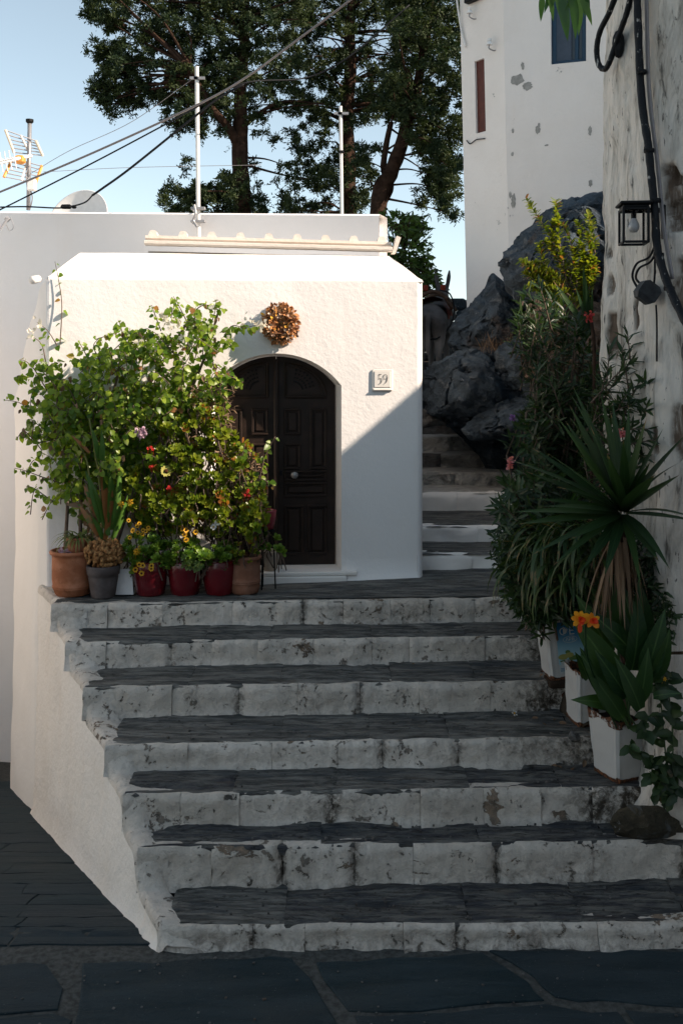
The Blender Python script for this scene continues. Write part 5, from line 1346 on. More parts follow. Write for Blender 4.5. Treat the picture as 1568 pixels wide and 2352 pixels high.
for pts, n in (([(130, 960, 8.9), (100, 930, 8.85), (75, 945, 8.8), (45, 925, 8.75), (8, 918, 8.7)], 24), ([(120, 1010, 8.9), (85, 1015, 8.8), (55, 990, 8.78), (38, 1008, 8.75)], 20), ([(140, 1110, 8.9), (95, 1095, 8.8), (60, 1082, 8.75), (33, 1075, 8.72)], 22), ([(130, 1160, 8.9), (105, 1140, 8.8), (75, 1120, 8.78), (60, 1118, 8.75)], 16), ([(110, 900, 8.95), (80, 850, 8.85), (60, 830, 8.8), (46, 826, 8.78)], 16), ([(105, 830, 9.0), (95, 790, 8.95), (68, 768, 8.9)], 7), ([(135, 800, 9.0), (110, 760, 8.98), (85, 740, 8.95)], 7),
               ([(138, 790, 9.04), (142, 700, 9.07), (134, 640, 9.08), (126, 600, 9.08)], 9), ([(500, 800, 8.95), (530, 750, 8.85), (560, 752, 8.8), (595, 745, 8.75)], 22), ([(480, 760, 8.9), (495, 710, 8.85), (496, 690, 8.85)], 18), ([(430, 740, 8.9), (410, 700, 8.85), (398, 680, 8.85)], 18), ([(440, 720, 8.9), (470, 700, 8.85), (520, 712, 8.85)], 22), ([(370, 760, 8.9), (355, 720, 8.85), (348, 700, 8.85)], 14), ([(290, 800, 8.9), (280, 760, 8.82), (272, 735, 8.8)], 16), ([(210, 840, 8.95), (190, 800, 8.9), (180, 785, 8.9)], 14), ([(230, 830, 8.95), (215, 795, 8.9), (228, 775, 8.85)], 9), ([(560, 1130, 8.75), (555, 1060, 8.72), (563, 1020, 8.7)], 16), ([(590, 1130, 8.75), (600, 1080, 8.7), (612, 1040, 8.68), (632, 1003, 8.65)], 20), ([(580, 1110, 8.8), (600, 1100, 8.7), (630, 1118, 8.66)], 12), ([(530, 930, 8.85), (505, 900, 8.85), (515, 860, 8.85)], 14)):
    shoot(tm, [P(*p) for p in pts], .006, rows, n, .064)
tm.build('stems', M['twig'], vine, smooth=True)
leaves('foliage', T_leaf(.74, .42, .10, .22), [r[0] for r in rows], [r[1] for r in rows], [r[2] for r in rows], np.array([r[3] for r in rows]), M['boug'], vine, singles=260)
pos = []; yd = []; nd = []
for x, y, n in ((385, 733, 22), (400, 745, 16), (325, 793, 16), (350, 800, 12), (595, 748, 16), (575, 735, 10), (67, 765, 10), (375, 883, 9), (425, 788, 10), (522, 780, 9), (90, 740, 5), (480, 700, 6)):
    for k in range(n):
        pos.append(P(x + U(-14, 14), y + U(-12, 12), 8.78 + U(-.1, .08))); yd.append((U(-1, 1), U(-1, .3), U(-.6, 1))); nd.append((U(-1, 1), U(-1, .2), U(-.5, 1)))
pos_i = []
for cx_, cy, rx, ry, n in ((300, 1000, 140, 90, 420), (250, 1100, 110, 110, 420), (380, 1120, 90, 110, 420), (150, 960, 60, 90, 160), (430, 900, 60, 60, 160)):
    for k in range(n):
        a = U(0, 2 * PI); r = math.sqrt(random.random()); pos_i.append(P(cx_ + rx * r * math.cos(a), cy + ry * r * math.sin(a), 9.03 + U(-.05, .04)))
leaves('inner_foliage', T_leaf(.74, .42, .10, .22), pos_i, [(U(-1, 1), U(-.3, .1), U(-1, .2)) for _ in pos_i], [(U(-.6, .6), -1, U(-.2, .8)) for _ in pos_i], np.array([U(.05, .085) for _ in pos_i]), M['boug'], vine, tint=RNG.random(len(pos_i)) * .6)  # inner leaves tinted darker to deepen the shade inside the vine
leaves('white_bracts', T_leaf(.8, .5, .14, .12), pos, yd, nd, np.array([U(.035, .055) for _ in pos]), M['bract'], vine)
pos = []; yd = []; nd = []
for k in range(46):
    cx_, cy, rx, ry = random.choice(ELL); pos.append(P(cx_ + U(-rx, rx), cy + U(-ry, ry), U(8.62, 8.9))); yd.append((U(-.4, .4), U(-.4, .4), -1)); nd.append((U(-1, 1), -1, U(-.4, .4)))
leaves('dry_leaves', T_leaf(.6, .45, .2, .3), pos, yd, nd, np.array([U(.04, .07) for _ in pos]), M['dead'], vine)

def rosettes(cs, mat, parent, size=.055, n=13, name='foliage', stems=None, T=None):
    """cs: (point, axis) of each rosette of fleshy spoon-shaped leaves"""
    T = T or T_leaf(.52, .78, .10, -.12); pos = []; yd = []; nd = []; sz = []; ti = []
    for c, ax in cs:
        ax = Vector(ax).normalized(); o = ax.orthogonal().normalized(); tb = U(.15, .85); s0 = size * U(.75, 1.2)
        for k in range(n):
            a = k * 2.4; tilt = lerp(.35, 1.25, (k % n) / n) + U(-.12, .12); d = Matrix.Rotation(a, 3, ax) @ o
            pos.append(c - ax * .012 * (k / n)); yd.append(ax * math.cos(tilt) + d * math.sin(tilt)); nd.append(ax * math.sin(tilt) - d * math.cos(tilt)); sz.append(s0 * lerp(.65, 1.1, k / n)); ti.append(min(.999, max(0, tb + U(-.25, .25))))
        if stems is not None: stems.tube([c, c - ax * .05 + Vector((U(-.03, .03), .03, -.06)), c + Vector((U(-.06, .06), .10, -.2))], .007, 4)
    return leaves(name, T, pos, yd, nd, np.array(sz), mat, parent, tint=ti)
jade = thing('succulent_bush', P(470, 1340, 8.95), 'dense yellow green succulent bush spilling in front of the left door leaf', 'shrub')
sm = MB(); cs = []
for cx_, cy, rx, ry, n in ((400, 1050, 65, 40, 18), (470, 950, 45, 45, 14), (430, 985, 70, 45, 16), (500, 1010, 45, 60, 18), (470, 1090, 90, 70, 34), (545, 1080, 45, 70, 18), (415, 1170, 100, 60, 34), (520, 1180, 70, 60, 28), (575, 1200, 38, 50, 14), (340, 1130, 60, 80, 16), (600, 1150, 20, 40, 5)):
    for k in range(int(n * 2.3)):
        a = U(0, 2 * PI); r = math.sqrt(random.random()); x, y = cx_ + rx * r * math.cos(a), cy + ry * r * math.sin(a)
        Y = 9.02 - .16 * (k % 2) - .22 * (1 - r * r) - .10 * max(0, (y - 1000) / 200) + U(-.06, .06)
        cs.append((P(x, y, Y), (U(-.5, .9), -1 + U(-.3, .5), U(.1, 1.1))))
rosettes(cs, M['jade'], jade, .062, 12, stems=sm)
for pts in ([(440, 1340, 9.0), (450, 1200, 9.0), (440, 1100, 9.0), (455, 980, 9.0), (470, 920, 8.98)], [(500, 1340, 9.0), (520, 1200, 9.0), (500, 1080, 9.0), (495, 980, 8.98)], [(540, 1330, 9.0), (560, 1220, 8.95), (560, 1120, 8.95)], [(470, 1000, 8.95), (485, 930, 8.9), (500, 890, 8.9)]):
    sm.tube(spline([P(*p) for p in pts], 6), .012, 6)
for k in range(60):
    x, y = U(390, 560), U(1040, 1260); a = P(x, y, U(8.85, 9.0)); sm.tube([a, a + Vector((U(-.08, .08), U(-.06, .06), U(.05, .2)))], .005, 4)
sm.build('stems', M['twig'], jade, smooth=True)
pos = []; yd = []; nd = []
for k in range(700):
    a = U(0, 1); x, y = random.choice(((U(430, 540), U(880, 1000)), (U(400, 600), U(1050, 1250)), (U(500, 610), U(1030, 1180)))); pos.append(P(x, y, U(8.72, 8.95))); yd.append((U(-1, 1), U(-.8, .2), U(-1, .6))); nd.append((U(-1, 1), U(-1, .3), U(-.3, 1)))
leaves('withered_leaves', T_leaf(.24, .45, .1, .3), pos, yd, nd, np.array([U(.035, .065) for _ in pos]), M['dead'], jade)

def daisy(pts, petal_mat, eye_mat, parent, r=.026, np_=9, eye=.35, name='flower', face=(.25, -1, .25)):
    for c in pts:
        f = (Vector(face) + Vector((U(-.4, .4), U(-.2, .2), U(-.3, .4)))).normalized(); o = f.orthogonal().normalized(); s_ = f.cross(o); m = MB()
        for k in range(np_):
            a = 2 * PI * k / np_ + U(-.1, .1); d = o * math.cos(a) + s_ * math.sin(a); w = f.cross(d); L = r * U(.9, 1.1); ww = r * .30
            m.add([c + d * r * .2, c + d * L * .65 + w * ww + f * r * .08, c + d * L + f * .004, c + d * L * .65 - w * ww + f * r * .08], [(0, 1, 2, 3)])
        m.mi = 1; m.sphere(c + f * r * .06, r * eye, 7, 5)
        m.tube([c - f * .002, c - f * .03 + Vector((0, .02, -.05))], .0025, 4); m.build(name, [petal_mat, eye_mat], parent)
M['yellow'] = m_leaf('yellow_petals', (.62, .33, .01), (.80, .55, .03), (.8, .6, .1), .6, .3); M['eye'] = m_flat('brown_flower_eye', (.05, .02, .01), .9, .1)
M['redp'] = m_leaf('red_petals', (.55, .02, .015), (.70, .06, .03), (.7, .1, .05), .6, .3); M['lilac'] = m_leaf('lilac_petals', (.42, .28, .36), (.55, .40, .48), (.6, .4, .5), .7, .3)
M['whitep'] = m_leaf('white_petals', (.75, .73, .70), (.85, .83, .80), (.8, .8, .7), .6, .3); M['palesun'] = m_leaf('pale_yellow_petals', (.45, .42, .10), (.58, .52, .15), (.6, .6, .2), .6, .3)

def pot_mat(name, col, rough, bands=False, var=.25, spec=.4):
    k = NM(name); n = k.noise(7, 5, .6); n2 = k.noise(40, 4, .6)
    c = k.mix(k.math('MULTIPLY', k.ramp(n, .4, .7), var), col, (min(1, col[0] * 1.7 + .05), min(1, col[1] * 1.9 + .05), min(1, col[2] * 2.0 + .05)))
    c = k.mix(k.math('MULTIPLY', k.ramp(n2, .60, .70), var), c, tuple(q * .55 for q in col))
    k.done(c, rough, k.bump(k.math('ADD', n, n2), .004, .6), spec); return k.m
M['terra'] = pot_mat('terracotta', (.30, .11, .052), .8, True, .5, .2); M['terra_dark'] = pot_mat('old_terracotta', (.20, .09, .055), .8, True, .4, .2)
M['redglaze'] = pot_mat('dark_red_glaze', (.10, .005, .009), .2, False, .1, .6); M['greypot'] = pot_mat('grey_clay', (.075, .060, .058), .8, False, .4, .25); M['beige'] = pot_mat('beige_clay', (.36, .30, .24), .8, False, .3, .25)
LZ = ZL + .012
def landing_pt(x, Y): return Vector(((x - CX) / F * Y, Y, LZ))
def pot(label, c, prof, mat, name='flower_pot', group='pots along the front of the landing', n=36, soil=.88, wob=0.0):
    o = thing(name, c, label, 'plant pot', group); m = MB(); rim = prof[-1]
    m.lathe([(.001, 0)] + prof + [(rim[0] - .022, rim[1]), (rim[0] - .028, rim[1] * .8), (rim[0] * .8, rim[1] * .72)], c, n, wob); m.build('body', mat, o, smooth=True)
    m = MB(); r = rim[0] - .024; m.lathe([(.001, .012), (r * .6, .010), (r, 0)], c + Vector((0, 0, rim[1] * soil)), 18, .1); m.build('soil', M['soil'], o, smooth=True)
    return o
def banded(prof, bands, d=.004):
    out = []
    for (r, z) in prof: out.append((r, z))
    for z in bands:
        r = float(np.interp(z, [p[1] for p in prof], [p[0] for p in prof])); out += [(r, z - .006), (r + d, z - .003), (r + d, z + .003), (r, z + .006)]
    return sorted(out, key=lambda p: p[1])
YP = 8.75
bigp = pot('large terracotta pot with a rolled rim at the left end of the landing', landing_pt(167, YP), banded([(.135, 0), (.150, .015), (.170, .07), (.178, .15), (.178, .33), (.180, .355)], [.07, .085]) + [(.196, .362), (.200, .378), (.194, .392)], M['terra'], wob=.01)
sp_c = landing_pt(180, YP + .02) + Vector((0, 0, .36))
smallp = pot('small terracotta pot holding a striped spider plant, standing inside the large one', sp_c, [(.075, 0), (.085, .03), (.098, .10), (.104, .105), (.106, .135), (.102, .14)], M['terra'], group=None)
grey = pot('tapered grey clay pot with a wide collar, second from the left', landing_pt(237, YP - .10), [(.098, 0), (.104, .012), (.128, .17), (.129, .195), (.140, .20), (.146, .27), (.142, .276)], M['greypot'])
RED = [(.112, 0), (.122, .012), (.138, .10), (.150, .22), (.152, .29), (.147, .30)]
reds = [pot(l, landing_pt(x, YP + dy), RED, M['redglaze']) for l, x, dy in (('glossy dark red pot under the yellow daisies, left one of three', 346, 0), ('glossy dark red pot under the pale trailing leaves, middle one of three', 425, .01), ('glossy dark red pot in the shade, right one of three', 504, .03))]
dark = pot('dark weathered terracotta pot beside the door sill', landing_pt(562, YP + .06), banded([(.105, 0), (.120, .012), (.134, .06), (.138, .14), (.136, .30)], [.10, .115]) + [(.146, .306), (.150, .322), (.144, .336)], M['terra_dark'])
beige = pot('small tapered beige pot standing on the door sill', H(uD - .06, .05, zSill + .004), [(.055, 0), (.062, .01), (.092, .16), (.098, .18), (.094, .188)], M['beige'], group=None)
hang = pot('plum red pot raised among the leaves in front of the door', P(612, 1216, 8.98), [(.05, 0), (.062, .012), (.085, .10), (.090, .17), (.086, .176)], pot_mat('plum_glaze', (.20, .02, .03), .35, False, .2, .5), group=None)
st = thing('plant_stand', Vector((P(612, 1216, 8.98).x, 8.98, LZ)), 'slim dark metal plant stand under the plum red pot', 'plant stand'); m = MB(); hq = P(612, 1216, 8.98); m.lathe([(.001, .0), (.08, 0), (.08, -.012), (.001, -.012)], hq, 16); m.build('top', M['metal_dark'], st)
for k in range(3):
    m = MB(); a = k * 2.1; m.tube([hq + Vector((.06 * math.cos(a), .06 * math.sin(a), -.01)), Vector((hq.x + .08 * math.cos(a), hq.y + .08 * math.sin(a), LZ))], .007, 6); m.build('leg', M['metal_dark'], st)
blk = thing('plaster_block', landing_pt(288, YP + .08), 'white plaster block between the grey pot and the left red pot', 'block'); m = MB(); m.box(landing_pt(286, YP + .06) + Vector((0, 0, .11)), (.155, .12, .225), None, 1.2); m.build('block', M['plaster_back'], blk)

# what grows in the pots
def pot_plant(name, label, cat, c, cs, mat, size, n, group=None):
    o = thing(name, c, label, cat, group); s_ = MB(); rosettes(cs, mat, o, size, n, stems=s_); s_.build('stems', M['twig'], o); return o
def dome(x, y, Y, rx, ry, n, up=.5):
    out = []
    for k in range(n):
        a = U(0, 2 * PI); r = math.sqrt(random.random()); out.append((P(x + rx * r * math.cos(a), y + ry * r * math.sin(a), Y - .14 * (1 - r * r) + U(-.03, .03)), (math.cos(a) * r * .8, -.8, up + .5 - math.sin(a) * r * .8)))
    return out
pp1 = pot_plant('potted_succulent', 'bright green succulents with yellow daisies growing in the left red pot', 'succulent', landing_pt(346, YP) + Vector((0, 0, .28)), dome(328, 1270, YP - .03, 52, 42, 36) + dome(370, 1275, YP - .05, 38, 28, 12), M['jade_dull'], .058, 14, 'succulents in the red pots')
pp2 = pot_plant('potted_succulent', 'green succulents growing in the middle red pot', 'succulent', landing_pt(425, YP) + Vector((0, 0, .28)), dome(418, 1276, YP - .03, 52, 36, 36) + dome(455, 1278, YP - .06, 36, 26, 12), M['jade_dull'], .058, 14, 'succulents in the red pots')
pp3 = pot_plant('potted_succulent', 'dark green succulents growing in the right red pot', 'succulent', landing_pt(504, YP) + Vector((0, 0, .28)), dome(500, 1282, YP, 48, 32, 34), M['jade_dull'], .055, 14, 'succulents in the red pots')
pp4 = pot_plant('potted_succulent', 'sparse yellowing plant drooping over the dark terracotta pot', 'succulent', landing_pt(562, YP + .06) + Vector((0, 0, .3)), dome(560, 1268, YP, 34, 26, 16), M['jade'], .045, 10)
pp5 = pot_plant('potted_succulent', 'small green succulent tufts over the beige pot in front of the door', 'succulent', H(uD - .06, .05, zSill + .17), dome(610, 1248, 9.0, 30, 22, 9) + dome(645, 1258, 8.92, 14, 12, 4), M['jade_dull'], .055, 13)
lich = thing('trailing_plant', P(440, 1300, 8.55), 'pale frilly leaves trailing over the middle red pot', 'trailing plant')
rosettes([(P(440 + U(-22, 26), 1296 + U(-16, 14), 8.53 + U(-.03, .03)), (U(-.5, .5), -1, U(-.6, .5))) for k in range(20)], m_leaf('pale_frilly_leaves', (.10, .17, .06), (.24, .30, .12), None, .5, .3), lich, .034, 10)
# knobby brown plant in the grey pot
kn = thing('potted_cactus', landing_pt(237, YP - .10) + Vector((0, 0, .27)), 'rounded brown knobby cluster plant in the grey pot', 'cactus')
kk = NM('knobby_brown'); t = kk.noise(35, 4, .6); kk.done(kk.mix(kk.ramp(t, .35, .65), (.16, .065, .022), (.38, .21, .085)), .85, kk.bump(kk.noise(120, 3), .004), .2)
m = MB(); c = landing_pt(240, YP - .10) + Vector((0, 0, .375))
m.sphere(c, .12, 14, 10, (1.15, .95, .8)); m.build('heart', kk.m, kn, smooth=True); m = MB()
for k in range(260):
    d = Vector((U(-1, 1), U(-1, .6), U(-.75, 1)))
    if d.length > 1 or d.length < .2: continue
    d.normalize(); r = U(.014, .024); m.sphere(c + Vector((d.x * .158, d.y * .13, d.z * .118)) * U(.92, 1.1), r, 6, 5, (1, 1, U(.9, 1.3)))
stuff(m.build('knobs', kk.m, kn, smooth=True))
# spider plant
spd = thing('spider_plant', sp_c + Vector((0, 0, .13)), 'striped spider plant with arching leaves in the small terracotta pot', 'house plant')
pos = []; yd = []; nd = []; sz = []
for k in range(90):
    a = U(0, 2 * PI); e = U(.3, 1.1); pos.append(sp_c + Vector((U(-.04, .04), U(-.04, .04), .12))); yd.append((math.cos(a), math.sin(a) - .25, e)); nd.append((-math.cos(a) * e, -math.sin(a) * e, 1)); sz.append(U(.16, .30))
leaves('foliage', T_strap(.055, 6, 2.0, .12, .3), pos, yd, nd, np.array(sz), m_leaf('striped_leaves', (.07, .12, .03), (.36, .36, .14), None, .45, .3, dry=(.25, .15, .07), dry_at=.88), spd)
# canna with browned leaf edges
cn = thing('canna_plant', landing_pt(232, YP + .05), 'broad upright leaves with brown scorched edges rising behind the grey pot', 'plant')
kk = NM('scorched_canna'); t = kk.attr('tint'); g = kk.noise(14, 5, .6)
kk.done(kk.mix(kk.ramp(kk.math('ADD', t, kk.math('MULTIPLY', g, .8)), 1.0, 1.12), (.06, .13, .02), (.30, .12, .04)), .45, None, .35); M['scorch'] = kk.m
m = MB()
for x0, y0, pts, r in ((235, 1250, [(232, 1150), (225, 1080), (205, 960)], .010), (245, 1250, [(250, 1150), (262, 1080)], .010), (215, 1250, [(208, 1150), (200, 1060), (168, 1000)], .009)):
    m.tube(spline([P(x0, y0, 8.72)] + [P(x, y, 8.7) for x, y in pts], 6), r, 6)
m.build('stalks', m_flat('canna_stalk', (.14, .15, .04), .6, .3), cn, smooth=True)
Tc = T_strap(.17, 7, .35, .16, .38)
pos = []; yd = []; nd = []; sz = []
for (x0, y0, x1, y1, w) in ((232, 1200, 205, 1085, .1), (246, 1200, 240, 1070, .12), (252, 1200, 262, 1075, .1), (240, 1240, 268, 1130, .1), (262, 1180, 285, 1070, .1), (225, 1190, 193, 1110, .1), (240, 1130, 246, 1040, .1), (250, 1230, 228, 1150, .1), (262, 1235, 283, 1160, .08), (205, 1040, 165, 995, .06), (228, 1060, 214, 975, .05), (232, 1070, 238, 990, .06), (240, 1250, 212, 1170, 1), (255, 1240, 300, 1150, 1), (225, 1230, 180, 1150, 1), (245, 1210, 222, 1120, 1), (258, 1215, 280, 1120, 1)):
    a, b = P(x0, y0, 8.66), P(x1, y1, 8.62); pos.append(a); yd.append(b - a); nd.append((U(.4, 1.2), -.8, .2)); sz.append((b - a).length * U(.9, 1.1))
leaves('leaf', Tc, pos, yd, nd, np.array(sz), M['scorch'], cn, singles=17, tint=RNG.random(17) * .9)
pos = []; yd = []; nd = []
for k in range(40): pos.append(P(U(190, 260), U(1130, 1230), U(8.7, 8.8))); yd.append((U(-.6, .6), U(-.6, .2), U(-1, .2))); nd.append((U(-1, 1), -1, U(-.4, .4)))
leaves('dry_leaves', T_leaf(.35, .4, .15, .4), pos, yd, nd, np.array([U(.07, .16) for _ in pos]), M['dead'], cn)
# flowers
yd_o = thing('yellow_daisies', P(330, 1315, 8.5), 'cluster of yellow daisies with dark eyes hanging over the left red pot', 'flowers', 'clusters of yellow daisies')
daisy([P(318 + 15 * (k % 3) + U(-9, 9), 1300 + 12 * (k // 3) + U(-7, 7), 8.52 + U(-.02, .02)) for k in range(6)], M['yellow'], M['eye'], yd_o, .027)
yd_o = thing('yellow_daisies', P(316, 1210, 8.62), 'cluster of yellow daisies with dark eyes among shaded leaves above the left red pot', 'flowers', 'clusters of yellow daisies')
daisy([P(300 + 12 * (k % 4) + U(-9, 9), 1203 + 12 * (k // 4) + U(-9, 9), 8.62 + U(-.03, .03)) for k in range(12)], M['yellow'], M['eye'], yd_o, .021)
yd_o = thing('yellow_daisies', P(424, 1222, 8.6), 'upright row of yellow daisies above the middle red pot', 'flowers', 'clusters of yellow daisies')
daisy([P(x, y, 8.58) for x, y in ((415, 1205), (420, 1215), (427, 1218), (424, 1228), (428, 1240), (450, 1222))], M['yellow'], M['eye'], yd_o, .026)
yd_o = thing('yellow_daisies', P(295, 1150, 8.65), 'two larger yellow blooms in the shade beside the scorched leaves', 'flowers', 'clusters of yellow daisies')
daisy([P(278, 1158, 8.62), P(298, 1153, 8.6), P(312, 1268, 8.55), P(320, 1262, 8.55)], M['yellow'], M['yellow'], yd_o, .032, 6)
sf = thing('sunflower', P(381, 1085, 8.62), 'single pale sunflower facing out of the leaves', 'flower'); daisy([P(381, 1082, 8.62)], M['palesun'], M['eye'], sf, .050, 16, .38)
for (pts, lab) in (([(340, 1030), (347, 1027), (351, 1032)], 'pair of bright red blooms at the upper left of the succulent bush'), ([(388, 1118), (385, 1123), (392, 1122)], 'single red bloom below the sunflower'), ([(345, 1072), (350, 1070)], 'small red bloom left of the sunflower'), ([(568, 1130), (572, 1138), (563, 1137), (570, 1126)], 'orange red bloom at the right side of the bush near the door')):
    rr_ = thing('red_flower', P(pts[0][0], pts[0][1], 8.62), lab, 'flower', 'red blooms in the bush'); daisy([P(x, y, 8.62) for x, y in pts], M['redp'], M['redp'], rr_, .015, 7)
for (x, y, r, lab) in ((325, 993, .045, 'faded lilac flower head high among the vine stems'), (147, 1275, .05, 'wilted lilac flower on the rim of the large terracotta pot')):
    o = thing('lilac_flower', P(x, y, 8.68), lab, 'flower'); pos = [P(x, y, 8.68) + Vector(d) * r * U(.5, 1) for d in rand_dirs(60)]; leaves('petals', T_leaf(.9, .6, .15, .1), pos, rand_dirs(60), rand_dirs(60), r * .7, M['lilac'], o)
wf = thing('white_daisies', P(490, 1205, 8.6), 'two small white daisies in the middle of the bush', 'flowers'); daisy([P(490, 1210, 8.58), P(500, 1200, 8.58)], M['whitep'], M['yellow'], wf, .03, 12, .25)
# ================================================================ PLANTS AND TINS ON THE RIGHT
def wallY(x):
    k_ = (x - CX) / F; s = (RC.x - k_ * RC.y) / (k_ * RD.y - RD.x); return RC.y + RD.y * s
def oleander(label, base, tips, seed, T, per=26, size=.125, rstem=.012):
    rnd = random.Random(seed); o = thing('oleander', base[0], label, 'shrub', 'oleander shrubs by the old wall'); sm = MB(); pos = []; yd = []; nd = []; sz = []
    c = sum((P(*t) for t in tips), Vector()) / len(tips)
    for (x, y, Y) in tips:
        e = P(x, y, Y); out = (e - c); d = Vector((out.x * .9 + rnd.uniform(-.45, .45), -abs(rnd.gauss(.25, .3)) + out.y * .4, out.z * .35 + rnd.uniform(.05, .8))).normalized()
        s0 = e - d * .36 + Vector((0, 0, -.05)); sm.tube([s0, e - d * .15, e], [.007, .005, .003], 5)
        if rnd.random() < .22:
            b = min(base, key=lambda q: (q - e).length + rnd.uniform(0, .3)); sm.tube(spline([b, b.lerp(s0, .6) + Vector((rnd.uniform(-.1, .1), .08, .08)), s0], 6), rstem * .8, 5)
        a0 = rnd.uniform(0, 6); o1 = d.orthogonal().normalized()
        for k in range(per):
            t = k / per; p = e - d * (.36 * (1 - t)); a = a0 + (k % 3) * 2.094 + (k // 3) * 1.05; s_ = Matrix.Rotation(a, 3, d) @ o1
            tilt = lerp(1.35, .45, t) + rnd.uniform(-.3, .3)
            pos.append(p); yd.append(d * math.cos(tilt) + s_ * math.sin(tilt) + Vector((0, 0, -.18))); nd.append(d * math.sin(tilt) - s_ * math.cos(tilt)); sz.append(size * rnd.uniform(.6, 1.2))
    sm.build('stems', M['twig'], o, smooth=True)
    leaves('foliage', T, pos, yd, nd, np.array(sz), M['olean'], o, singles=200)
    return o
T_ol = T_leaf(.20, .48, .03, .12)
def tipset(polys, n, Yf, seed):
    rnd = random.Random(seed); out = []
    for poly, w in polys:
        xs = [p[0] for p in poly]; ys = [p[1] for p in poly]; c = 0
        while c < int(n * w):
            x, y = rnd.uniform(min(xs), max(xs)), rnd.uniform(min(ys), max(ys))
            if inpoly(x, y, poly): out.append((x, y, Yf(x, y, rnd))); c += 1
    return out
ol1 = oleander('large dark oleander shrub leaning over the upper steps, left of the old wall', [Vector((1.75, 8.3, 1.2)), Vector((1.9, 8.8, 1.35)), Vector((1.7, 7.7, 1.1)), Vector((2.05, 9.3, 1.5))],
    tipset([([(1180, 690), (1240, 640), (1300, 690), (1365, 760), (1370, 1000), (1300, 1150), (1215, 1080), (1190, 960), (1230, 900), (1200, 780)], 1.0), ([(1140, 1120), (1195, 1060), (1300, 1050), (1370, 1100), (1350, 1250), (1250, 1300), (1160, 1250), (1135, 1180)], .75), ([(1215, 880), (1370, 850), (1372, 1100), (1230, 1080)], .6), ([(1150, 1280), (1220, 1240), (1330, 1260), (1340, 1400), (1230, 1420), (1180, 1370)], .5)], 130, lambda x, y, r: interp(x, [1130, 1370], [8.0, 8.6]) + r.uniform(-.5, .35) - .5 * (y > 1100) - .35 * (y > 1250), 4), 6, T_ol)
ol2 = oleander('thinner oleander shrub growing up against the old plaster wall', [Vector((1.82, 7.05, .95)), Vector((1.95, 6.85, .9))],
    [(x, y, min(wallY(x) - .16 + dy, 7.25)) for x, y, dy in ((1440, 762, 0), (1400, 800, 0), (1428, 800, -.05), (1452, 830, 0), (1395, 850, -.1), (1420, 865, 0), (1478, 870, 0), (1440, 905, -.1), (1462, 925, 0), (1405, 930, -.15), (1484, 930, 0), (1490, 985, 0), (1425, 975, -.15), (1385, 900, -.1), (1460, 1000, -.05), (1395, 1010, -.15), (1480, 1050, 0), (1440, 1060, -.1), (1370, 1060, -.2), (1410, 1110, -.2), (1350, 960, -.1), (1345, 1120, -.2), (1330, 1010, -.1), (1500, 1010, .02), (1465, 880, .02), (1435, 1010, .0), (1415, 1040, -.1))], 8, T_ol, per=24, size=.115)
for (x, y, Y, c, lab, n) in ((1171, 1062, 7.6, 'pink', 'pink oleander blossom low on the left side, over the upper steps', 9), (1422, 996, 6.55, 'pink', 'pale pink oleander blossom in front of the old wall', 8), (1352, 726, 8.3, 'red', 'small coral blossoms near the top of the oleander', 9), (1177, 960, 8.3, 'mauve', 'tiny mauve blossom against the rocks', 5)):
    o = thing('oleander_blossom', P(x, y, Y), lab, 'flower', 'blossoms on the right')
    if c not in M: M[c] = m_leaf(c + '_petals', {'pink': (.50, .14, .17), 'red': (.50, .05, .06), 'mauve': (.25, .12, .40)}[c], {'pink': (.62, .26, .28), 'red': (.60, .10, .10), 'mauve': (.33, .18, .48)}[c], None, .6, .3)
    ds = rand_dirs(n * 3); leaves('petals', T_leaf(.7, .6, .12, .1), [P(x + U(-7, 7) * (n > 6), y + U(-9, 9) * (n > 6), Y) for _ in range(n * 3)], ds, rand_dirs(n * 3), .035, M[c], o)
m = MB(); tr = thing('tree_stem', P(1360, 1000, 7.5), 'thin upright dark stem at the corner of the old wall', 'tree'); m.tube(spline([P(1350, 1250, 7.5), P(1362, 1000, 7.5), P(1364, 800, 7.5), P(1358, 740, 7.5)], 6), .013, 7); m.build('trunk', M['bark'], tr)

# sword leaved yucca with a skirt of dead leaves
yc = P(1430, 1178, 6.30)
yu = thing('yucca', Vector((yc.x, yc.y, .75)), 'spiky sword leaved yucca with a skirt of dry dead leaves against the old wall', 'plant')
m = MB(); m.tube(spline([Vector((2.02, 7.12, .7)), Vector((1.95, 6.85, 1.5)), yc + Vector((0, .02, -.05))], 6), [.05] * 6 + [.055] * 7, 9); m.build('trunk', M['bark'], yu)
tips = [(1325, 905, .0), (1340, 912, -.15), (1280, 975, -.1), (1388, 925, -.1), (1425, 968, -.25), (1518, 1006, -.45), (1567, 1014, -.6), (1180, 1052, -.2), (1228, 1050, .1), (1197, 1192, -.3), (1240, 1150, -.1), (1300, 985, .15), (1255, 1110, .2), (1300, 1120, -.4), (1360, 1000, -.4), (1475, 985, -.35), (1580, 1180, -.75), (1555, 1120, -.8), (1592, 1210, -.6), (1530, 1290, -.75), (1210, 1225, -.35), (1262, 1180, -.55), (1290, 1290, -.3), (1350, 1310, -.35), (1395, 1320, -.5), (1470, 1325, -.55), (1505, 1300, -.65), (1320, 1250, -.5), (1440, 1010, -.55), (1330, 1060, -.5), (1400, 1060, -.6), (1540, 1060, -.55), (1500, 1120, -.8), (1270, 1060, -.35), (1240, 1270, -.1), (1310, 950, .1), (1410, 940, .12), (1450, 950, -.1), (1490, 1080, -.3), (1220, 1100, -.1)]
pos = []; yd = []; nd = []; sz = []; dn_ = []
